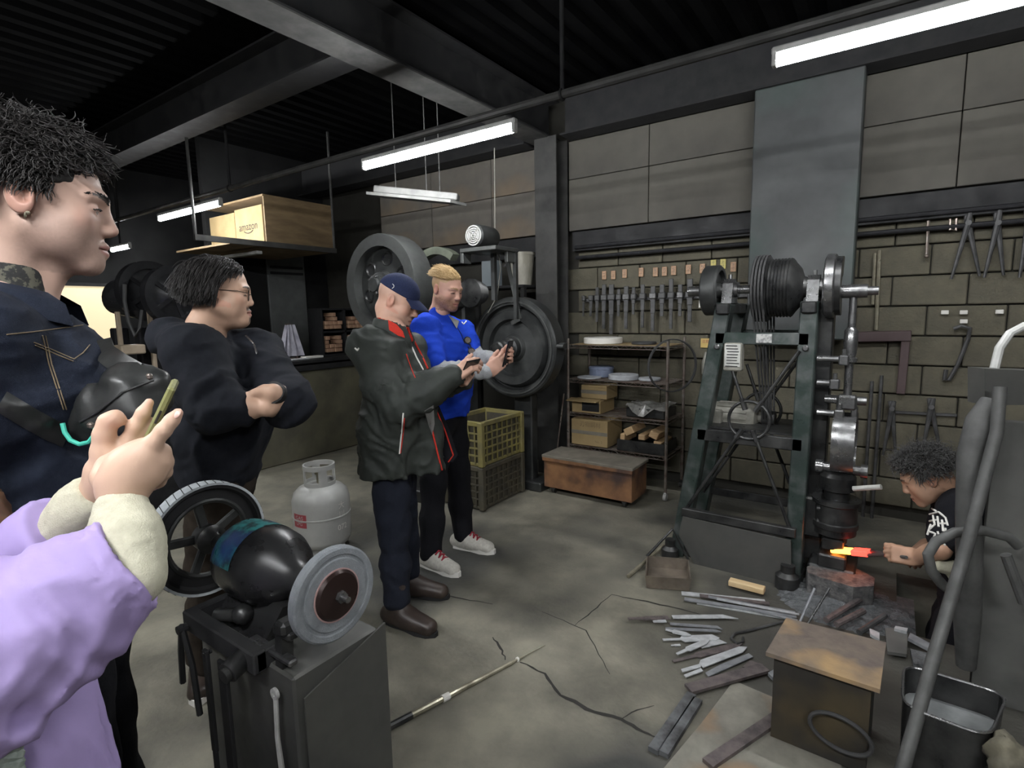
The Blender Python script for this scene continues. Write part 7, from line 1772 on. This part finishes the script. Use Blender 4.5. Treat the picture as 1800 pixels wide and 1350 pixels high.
    for q_ in ((238, 655, 1.04), (262, 662, 1.04), (160, 748, 1.0)): part('buckle', M_CHROME, sl, lambda b: b.box(atD(*q_), (.016, .010, .012), .003))
    part('mint_loop', M_MINT, sl, lambda b: b.tube([atD(*p, 1.0) for p in ((110, 744), (114, 760), (124, 774), (140, 781), (156, 777), (166, 764), (168, 752))], .0042, 8))
near_man()

# ===== the woman in the lilac coat filming with a phone
M_LILAC = M_cloth('lilac coat', (.39, .305, .57), (.34, .265, .50), rough=.75, scale=5, bump=.05, bs=200)
M_CREAM = M_cloth('cream knit cuff', (.56, .54, .42), (.48, .46, .35), scale=90, bump=.3, bs=500)
M_BRNHAIR = mat('brown hair', (.075, .038, .02), .5, col2=(.12, .06, .03), scale=50)
def lilac_woman():
    face = 62; B = Body((-1.235, -.005, 0), face, .885)
    t = person('person', 'person in lilac coat filming with a phone at the lower left', B.b)
    H = head_frame(B.w(0, .04, 1.64), face-8, 8, 0, .95)
    eR, cR, wR = atD(-70, 1185, .60), atD(228, 990, .69), atD(214, 866, .735)
    eL, cL, wL = atD(-60, 1060, .82), atD(112, 930, .81), atD(188, 846, .80)
    shR, shL = B.w(-.17, -.02, 1.38), B.w(.17, -.02, 1.38)
    S = Shape(); add_head(S, H, jaw=.92, fat=.97, nose=.9, brow=.7); S.cone(H.w(0, -.03, -.06), B.w(0, -.02, 1.43), .048, .052, .03); add_torso(S, B, .88, .85, k=.04)
    S.path([shR, eR, cR, wR], [.036, .032, .022, .024], .03); S.path([shL, eL, cL, wL], [.036, .034, .028, .024], .03)
    for s2 in (-1, 1): leg(S, B.w(s2*.085, 0, .9), B.w(s2*.09, 0, .08), .88, .075, .055, .038)
    # right hand (back of the hand to the viewer, index stretched along the phone)
    D = lambda x, y, tt: atD(x, y, tt)
    S.path([wR, D(224, 838, .735), D(246, 812, .738)], [.026, .029, .028], .015); S.path([D(206, 846, .735), D(228, 818, .737), D(256, 796, .738)], [.022, .024, .020], .012); S.path([D(238, 850, .74), D(262, 826, .745), D(276, 812, .75)], [.020, .020, .017], .012)
    S.path([D(252, 800, .735), D(270, 778, .735), D(287, 757, .738), D(302, 739, .742), D(313, 726, .745)], [.0130, .0105, .0098, .0088, .0068], .007)
    S.path([D(266, 806, .742), D(284, 794, .752), D(290, 812, .762), D(278, 826, .768)], [.0118, .0108, .0098, .0085], .006)
    S.path([D(270, 822, .75), D(286, 812, .76), D(289, 830, .768), D(276, 842, .772)], [.0112, .0102, .0094, .008], .006)
    S.path([D(266, 838, .756), D(279, 832, .766), D(279, 846, .772), D(268, 854, .775)], [.0100, .0092, .0085, .0075], .006)
    S.path([D(196, 858, .74), D(184, 838, .748), D(190, 818, .758), D(216, 800, .766), D(240, 786, .77)], [.017, .0155, .013, .011, .009], .010)
    # left hand behind the phone, palm to the viewer
    S.path([wL, D(192, 828, .80), D(206, 806, .80)], [.024, .027, .024], .015); S.path([D(200, 838, .80), D(222, 812, .802), D(232, 796, .803)], [.022, .022, .018], .012)
    S.path([D(190, 826, .79), D(182, 794, .785), D(183, 764, .782), D(190, 742, .782), D(203, 735, .783), D(210, 738, .785)], [.018, .0150, .0128, .0118, .0102, .0075], .009)
    S.path([D(214, 806, .80), D(226, 776, .80), D(238, 750, .80), D(252, 726, .802), D(262, 708, .804)], [.0125, .0115, .0104, .0092, .0066], .006)
    S.path([D(228, 806, .805), D(240, 780, .808), D(254, 758, .812), D(266, 742, .816)], [.012, .011, .010, .0075], .006); S.path([D(236, 812, .81), D(248, 796, .815), D(260, 780, .82)], [.011, .010, .0075], .006)
    tf = tint(H, (.56, .375, .275), (.5, .2, .2), (.06, .03, .02))
    def tf2(vs):
        C = tf(vs)
        for p, tt in (((314, 725), .745), ((262, 708), .804), ((208, 737), .784), ((190, 740), .782)):
            q = atD(*p, tt); m = np.exp(-((vs-q)**2).sum(1)/.011**2)[:, None]*.45; C = C*(1-m)+np.array((.66, .33, .26))*m
        return C
    skin_obj('body', S, M_SKIN, t, .013, [((wR+D(262, 740, .77))/2, .115, .0030)], tf2)
    nl = MB()
    # finger nails
    def nail(c, d, nn, m_=mat('finger nail', (.66, .42, .36), .3)):
        d = d/np.linalg.norm(d); nn = nn-d*(nn@d); nn /= np.linalg.norm(nn); sd = np.cross(d, nn); b = MB()
        b.ball((0, 0, 0), 1, 10, 6); b.v = [tuple(c+sd*p[0]*.0048+d*p[1]*.0062+nn*p[2]*.0018) for p in b.v]; b.build('finger_nail', m_, t, 60)
    e = -CF
    nail(D(311.5, 728, .7375), D(313, 726, .745)-D(302, 739, .742), e-CR*.3+CU*.3)
    # hair falling in front of the shoulder
    hb_ = Shape(); hb_.ell(H.w(0, -.02, .04), np.array((.088, .108, .094))*.95, H.R, .01); hb_.ell(H.w(0, .125, -.03), np.array((.085, .085, .11))*.95, H.R, .012, True)
    hb_.path([H.w(0, -.085, .0), H.w(0, -.11, -.16), B.w(0, -.13, 1.3)], [.075, .07, .04], .03, (H.R[:, 0], 1.3)); hb_.path([H.w(-.07, .0, .0), H.w(-.085, .01, -.14), D(-50, 900, .80), D(2, 975, .78), D(12, 1008, .78)], [.045, .045, .034, .026, .010], .03)
    hb_.disp = lambda P: .004*np.sin(P[:, 0]*330+P[:, 1]*260+3*vnoise(P, 18, 2)); hb_.dmax = .008
    skin_obj('hair', hb_, M_BRNHAIR, t, .008)
    # coat
    J = Shape(); J.path([B.w(0, .0, .50), B.w(0, .02, .95), B.w(0, .015, 1.26)], [.185, .155, .128], .05, (B.l, 1.30)); J.path([B.w(0, .005, 1.26), B.w(0, -.025, 1.385)], [.126, .082], .05, (B.l, 1.55))
    J.path([B.w(-.13, -.02, 1.37), shR, eR, atD(60, 1105, .635), cR], [.075, .085, .088, .079, .067], .04)
    J.path([B.w(.13, -.02, 1.37), shL, eL, cL], [.075, .08, .068, .056], .04)
    J.path([B.w(-.05, .05, 1.2), atD(-70, 1180, .74), atD(0, 1290, .735), atD(28, 1420, .74)], [.11, .10, .10, .115], .05)
    dc_ = (cR-atD(60, 1105, .635)); dc_ /= np.linalg.norm(dc_)
    J.box(cR+dc_*.052, (.16, .16, .05), 0, np.stack(basis(dc_), 1), .004, True); J.cone(cR-dc_*.03, cR+dc_*.08, .052, .060, .006, None, True)
    dl_ = (cL-eL)/np.linalg.norm(cL-eL); J.box(cL+dl_*.05, (.12, .12, .05), 0, np.stack(basis(dl_), 1), .004, True)
    J.disp = folds(7.5, .009, 121, dc_*-1, lambda P: bunch((atD(20, 1140, .62), atD(190, 1020, .675)), .0035, 190, .12)(P)+.0022*np.sin(((P-cR)@dc_)*520)*(np.abs((P-cR)@dc_+.012) < .014)+bunch((atD(-40, 1170, .6), atD(70, 1120, .63)), .010, 60, .12)(P)); J.dmax = .024
    co = skin_obj('coat', J, M_LILAC, t, .012, [(atD(130, 1070, .66), .16, .0055)])
    S = Shape(); S.path([B.w(0, -.02, 1.40), B.w(0, -.015, 1.45)], [.085, .078], .02); skin_obj('coat_collar', S, M_LILAC, co, .009)
    for nm, pts, rs in (('knit_cuff', [atD(226, 1015, .68), atD(222, 950, .70), atD(213, 882, .732)], [.042, .039, .0320]), ('knit_cuff', [atD(120, 922, .808), atD(145, 893, .806), atD(170, 866, .802)], [.038, .036, .031])):
        S = Shape(); S.path(pts, rs, .02); dd = pts[2]-pts[1]; dd /= np.linalg.norm(dd); S.box(pts[2]+dd*.052, (.1, .1, .05), 0, np.stack(basis(dd), 1), .006, True)
        ax_ = basis(dd); S.disp = lambda P, p=pts, ax=ax_: .0010*np.sin(np.arctan2((P-p[2])@ax[0], (P-p[2])@ax[1])*46)+.002*vnoise(P, 30, 4); S.dmax = .006
        skin_obj(nm, S, M_CREAM, t, .0055)
    S = Shape()
    for s2 in (-1, 1): leg(S, B.w(s2*.085, 0, .9), B.w(s2*.09, 0, .08), .88, .095, .075, .055)
    skin_obj('trousers', S, M_BLACKPANT, t, .016)
    for s2 in (-1, 1):
        S = Shape(); an = B.w(s2*.09, 0, .08); boot(S, an, an+B.f*.2, .95, .10); skin_obj('shoe', S, M_BOOT, t, .014)
    # phone
    u = atD(302, 682, .768)-atD(252, 786, .766); L_ = .150; u /= np.linalg.norm(u); dv = ray(280, 730); dv /= np.linalg.norm(dv); dv = dv-u*(dv@u); dv /= np.linalg.norm(dv); n_ = np.cross(u, dv); c = atD(303, 681, .768)-u*L_/2+dv*.030
    M_OLIVE = mat('olive phone case', (.21, .21, .085), .45, col2=(.15, .15, .06), scale=30)
    ph = thing('phone', 'olive-cased phone seen edge-on in the hands of the lilac coat person', 'phone', c)
    part('case', M_OLIVE, ph, lambda b: b.box(c, (.0105, .072, L_), .003, np.stack([n_, dv, u], 1)))
    part('screen', M_PHONE, ph, lambda b: b.box(c-n_*.0052, (.0012, .064, L_*.94), .0003, np.stack([n_, dv, u], 1)))
    part('side_button', M_HDARK, ph, lambda b: b.box(c-dv*.0362+u*.03, (.003, .0012, .02), .0004, np.stack([n_, dv, u], 1)))
    # braided strap at the lower left
    M_BRAID = mat('pale green braided strap', (.30, .34, .30), .8, col2=(.16, .19, .17), scale=60)
    def _br(b):
        for q in range(2):
            pts = []
            for i in range(40):
                v = i/39; c0 = atD(-6+24*math.sin(v*2.0), 1262+v*110, .60); an = v*26+q*math.pi; pts.append(c0+(CR*math.cos(an)+CF*math.sin(an))*.006)
            b.tube(pts, .0075, 8)
    part('bag_strap', M_BRAID, t, _br)
lilac_woman()

# ===== the smith in the pit
M_TSHIRT = M_cloth('black t-shirt', (.010, .010, .013))
def smith():
    F = head_frame(atD(1628, 836, 2.45), 178, 34, 0, 1.02)
    face = 172; a = math.radians(face); f = V(math.cos(a), math.sin(a), 0); l = V(-math.sin(a), math.cos(a), 0)
    pel = atD(1712, 1030, 2.52); che = atD(1698, 930, 2.47); nb = atD(1678, 872, 2.47)
    t = person('person', 'smith in black printed t-shirt bending to the hammer in his pit', (pel[0], pel[1], -.55))
    shL, shR = atD(1688, 900, 2.33), atD(1684, 880, 2.62); elL, wrL = atD(1652, 966, 2.30), atD(1612, 980, 2.42); elR, wrR = atD(1648, 950, 2.72), atD(1606, 976, 2.62)
    S = Shape(); add_head(S, F, jaw=1.0, fat=1.02, nose=1.0); S.cone(F.w(0, -.035, -.055), nb, .054, .058, .03)
    S.path([pel, che], [.10, .105], .05, (l, 1.35)); S.path([che, nb], [.10, .06], .05, (l, 1.5)); S.path([shL, nb, shR], [.045, .05, .045], .04)
    S.path([shL, elL, wrL], [.045, .037, .025], .03); S.path([shR, elR, wrR], [.045, .037, .025], .03)
    feet = [V(pel[0]-.04, pel[1]-.10, -.47), V(pel[0]-.02, pel[1]+.12, -.47)]
    for s2, an in zip((1, -1), feet): leg(S, pel+l*s2*.09-V(0, 0, .03), an, 1, .08, .058, .04, V(-.06, 0, 0))
    tgt = atD(1586, 976, 2.45)
    add_hand(S, wrL, tgt-wrL, V(0, .8, -.5), V(-.1, .5, .8), (.7, .8, .85, .9), (.8, .3, .4), .98, elL); add_hand(S, wrR, tgt-wrR+V(.02, .05, 0), V(0, -.8, -.3), V(-.1, -.2, .9), (.7, .8, .85, .9), (.8, .3, .4), .98, elR)
    tf = tint(F, (.46, .27, .18), (.35, .15, .12), (.03, .026, .024), ((.16, .12, .10), .25), scalp=(.03, .028, .027), scalp_fn=lambda x, y, z: ((z > .055+np.clip(y-.05, 0, 1))|((y < -.03)&(z > .0)))*1.0)
    skin_obj('body', S, M_SKIN, t, .011, [(F.c, .14, .0048), ((wrL+tgt)/2, .07, .0055)], tf)
    mask = lambda L: ((L[:, 2] > .056+np.clip(L[:, 1]-.045, 0, 1)*.75) | ((L[:, 1] < .018) & (L[:, 2] > .012)) | ((L[:, 1] < -.05) & (L[:, 2] > .005)))
    L, u, rg = scalp_points(F, 4200, mask, 13, 1.0); N = len(L); s_ = np.linspace(0, 1, 7)[None, :, None]
    dirv = u*.8+rg.normal(size=(N, 3))*.45+np.array((0, .1, 0)); ln = (rg.uniform(.02, .045, N))[:, None, None]
    P = L[:, None, :]+dirv[:, None, :]*ln*s_+.006*np.sin(s_*7+rg.uniform(0, 6, N)[:, None, None])*np.cross(dirv, rg.normal(size=(N, 3)))[:, None, :]-np.array((0, 0, .01))*s_**2
    strands('hair', None, F.c+(P*F.k)@F.R.T, np.array([.0010, .0013, .0013, .0012, .0010, .0008, .0003]), mat('greying black hair', (.028, .027, .027), .5, col2=(.09, .088, .085), scale=110), t)
    J = Shape(); J.path([pel+V(0, 0, .02), che], [.135, .135], .05, (l, 1.38)); J.path([che, nb-V(0, 0, .02)], [.132, .078], .05, (l, 1.55)); J.path([nb, shL, shL*.35+elL*.65], [.07, .078, .070], .04); J.path([nb, shR, shR*.35+elR*.65], [.07, .078, .070], .04)
    J.disp = folds(7, .010, 131); J.dmax = .016
    ts = skin_obj('t_shirt', J, M_TSHIRT, t, .0095)
    # white lettering print running down the side of the shirt
    rg = random.Random(4)
    gl = [((1638, 894), (1646, 899)), ((1634, 904), (1650, 900), (1662, 910), (1666, 924)), ((1640, 906), (1643, 922), (1634, 930)), ((1648, 908), (1650, 926)), ((1656, 914), (1658, 934)), ((1634, 916), (1646, 914)), ((1662, 928), (1662, 940), (1654, 944)), ((1633, 934), (1644, 938), (1640, 950)), ((1648, 934), (1652, 946), (1646, 956)), ((1634, 952), (1642, 956)), ((1648, 966), (1656, 974), (1662, 972)), ((1654, 962), (1658, 970)), ((1660, 956), (1662, 972)), ((1636, 922), (1630, 940)), ((1652, 920), (1664, 920)), ((1644, 944), (1658, 950))]
    for g_ in gl: line_on('shirt_print', J, g_, .0042, M_WHITED, ts, .001, 4, 1.2)
    S = Shape(); S.cone(pel+V(0, 0, .03), pel-V(0, 0, .06), .125, .125, .04, (l, 1.3))
    for s2, an in zip((1, -1), feet): leg(S, pel+l*s2*.088-V(0, 0, .05), an, 1, .105, .08, .066, V(-.06, 0, 0))
    S.disp = folds(8, .008, 141); S.dmax = .012; skin_obj('trousers', S, M_BLACKPANT, t, .013)
    for an in feet:
        S = Shape(); boot(S, V(an[0], an[1], .08), V(an[0], an[1], .08)+f*.2, 1.05, .12)
        for i, (kk, aa, k_, cut, c, r) in enumerate(S.p):
            aa = list(aa); 
            if kk == 'c': aa[0] = aa[0]+V(0, 0, -.55); aa[1] = aa[1]+V(0, 0, -.55)
            else: aa[0] = aa[0]+V(0, 0, -.55)
            S.p[i] = (kk, tuple(aa), k_, cut, c+V(0, 0, -.55), r)
        skin_obj('boot', S, M_BOOT, t, .014)
    b = MB(); q = J.hit(1668, 1000, 1.2)
    if q is not None:
        S = Shape(); S.path([atD(1650, 996, 2.30), atD(1676, 1000, 2.30), atD(1678, 1014, 2.30)], [.022, .028, .02], .02); S.disp = folds(20, .006, 151); S.dmax = .01; o = skin_obj('work_cloth', S, M_CREAM, None, .006); tag(o, 'pale grey rag tucked at the belt of the smith', 'cloth')
    tg = thing('forge_tongs', 'long dark tongs holding the glowing billet', 'tongs', bx1)
    pv = bx1*.45+tgt*.55
    for s2 in (-1, 1):
        o_ = V(0, s2*.018, 0)
        part('tong_jaw', M_TOOL, tg, lambda b: b.tube([bx1-(tgt-bx1)*.12+V(0, s2*.036, .0), bx1+o_*1.6, pv], [.007, .009, .010], 8)); part('tong_rein', M_TOOL, tg, lambda b: b.tube([pv, tgt-o_*1.1, tgt*1.0+(tgt-pv)*.25-o_*1.2], [.010, .008, .007], 8))
    part('tong_rivet', M_HSTEEL, tg, lambda b: b.cyl(pv-V(0, 0, .018), pv+V(0, 0, .018), .010, n=10))
smith()
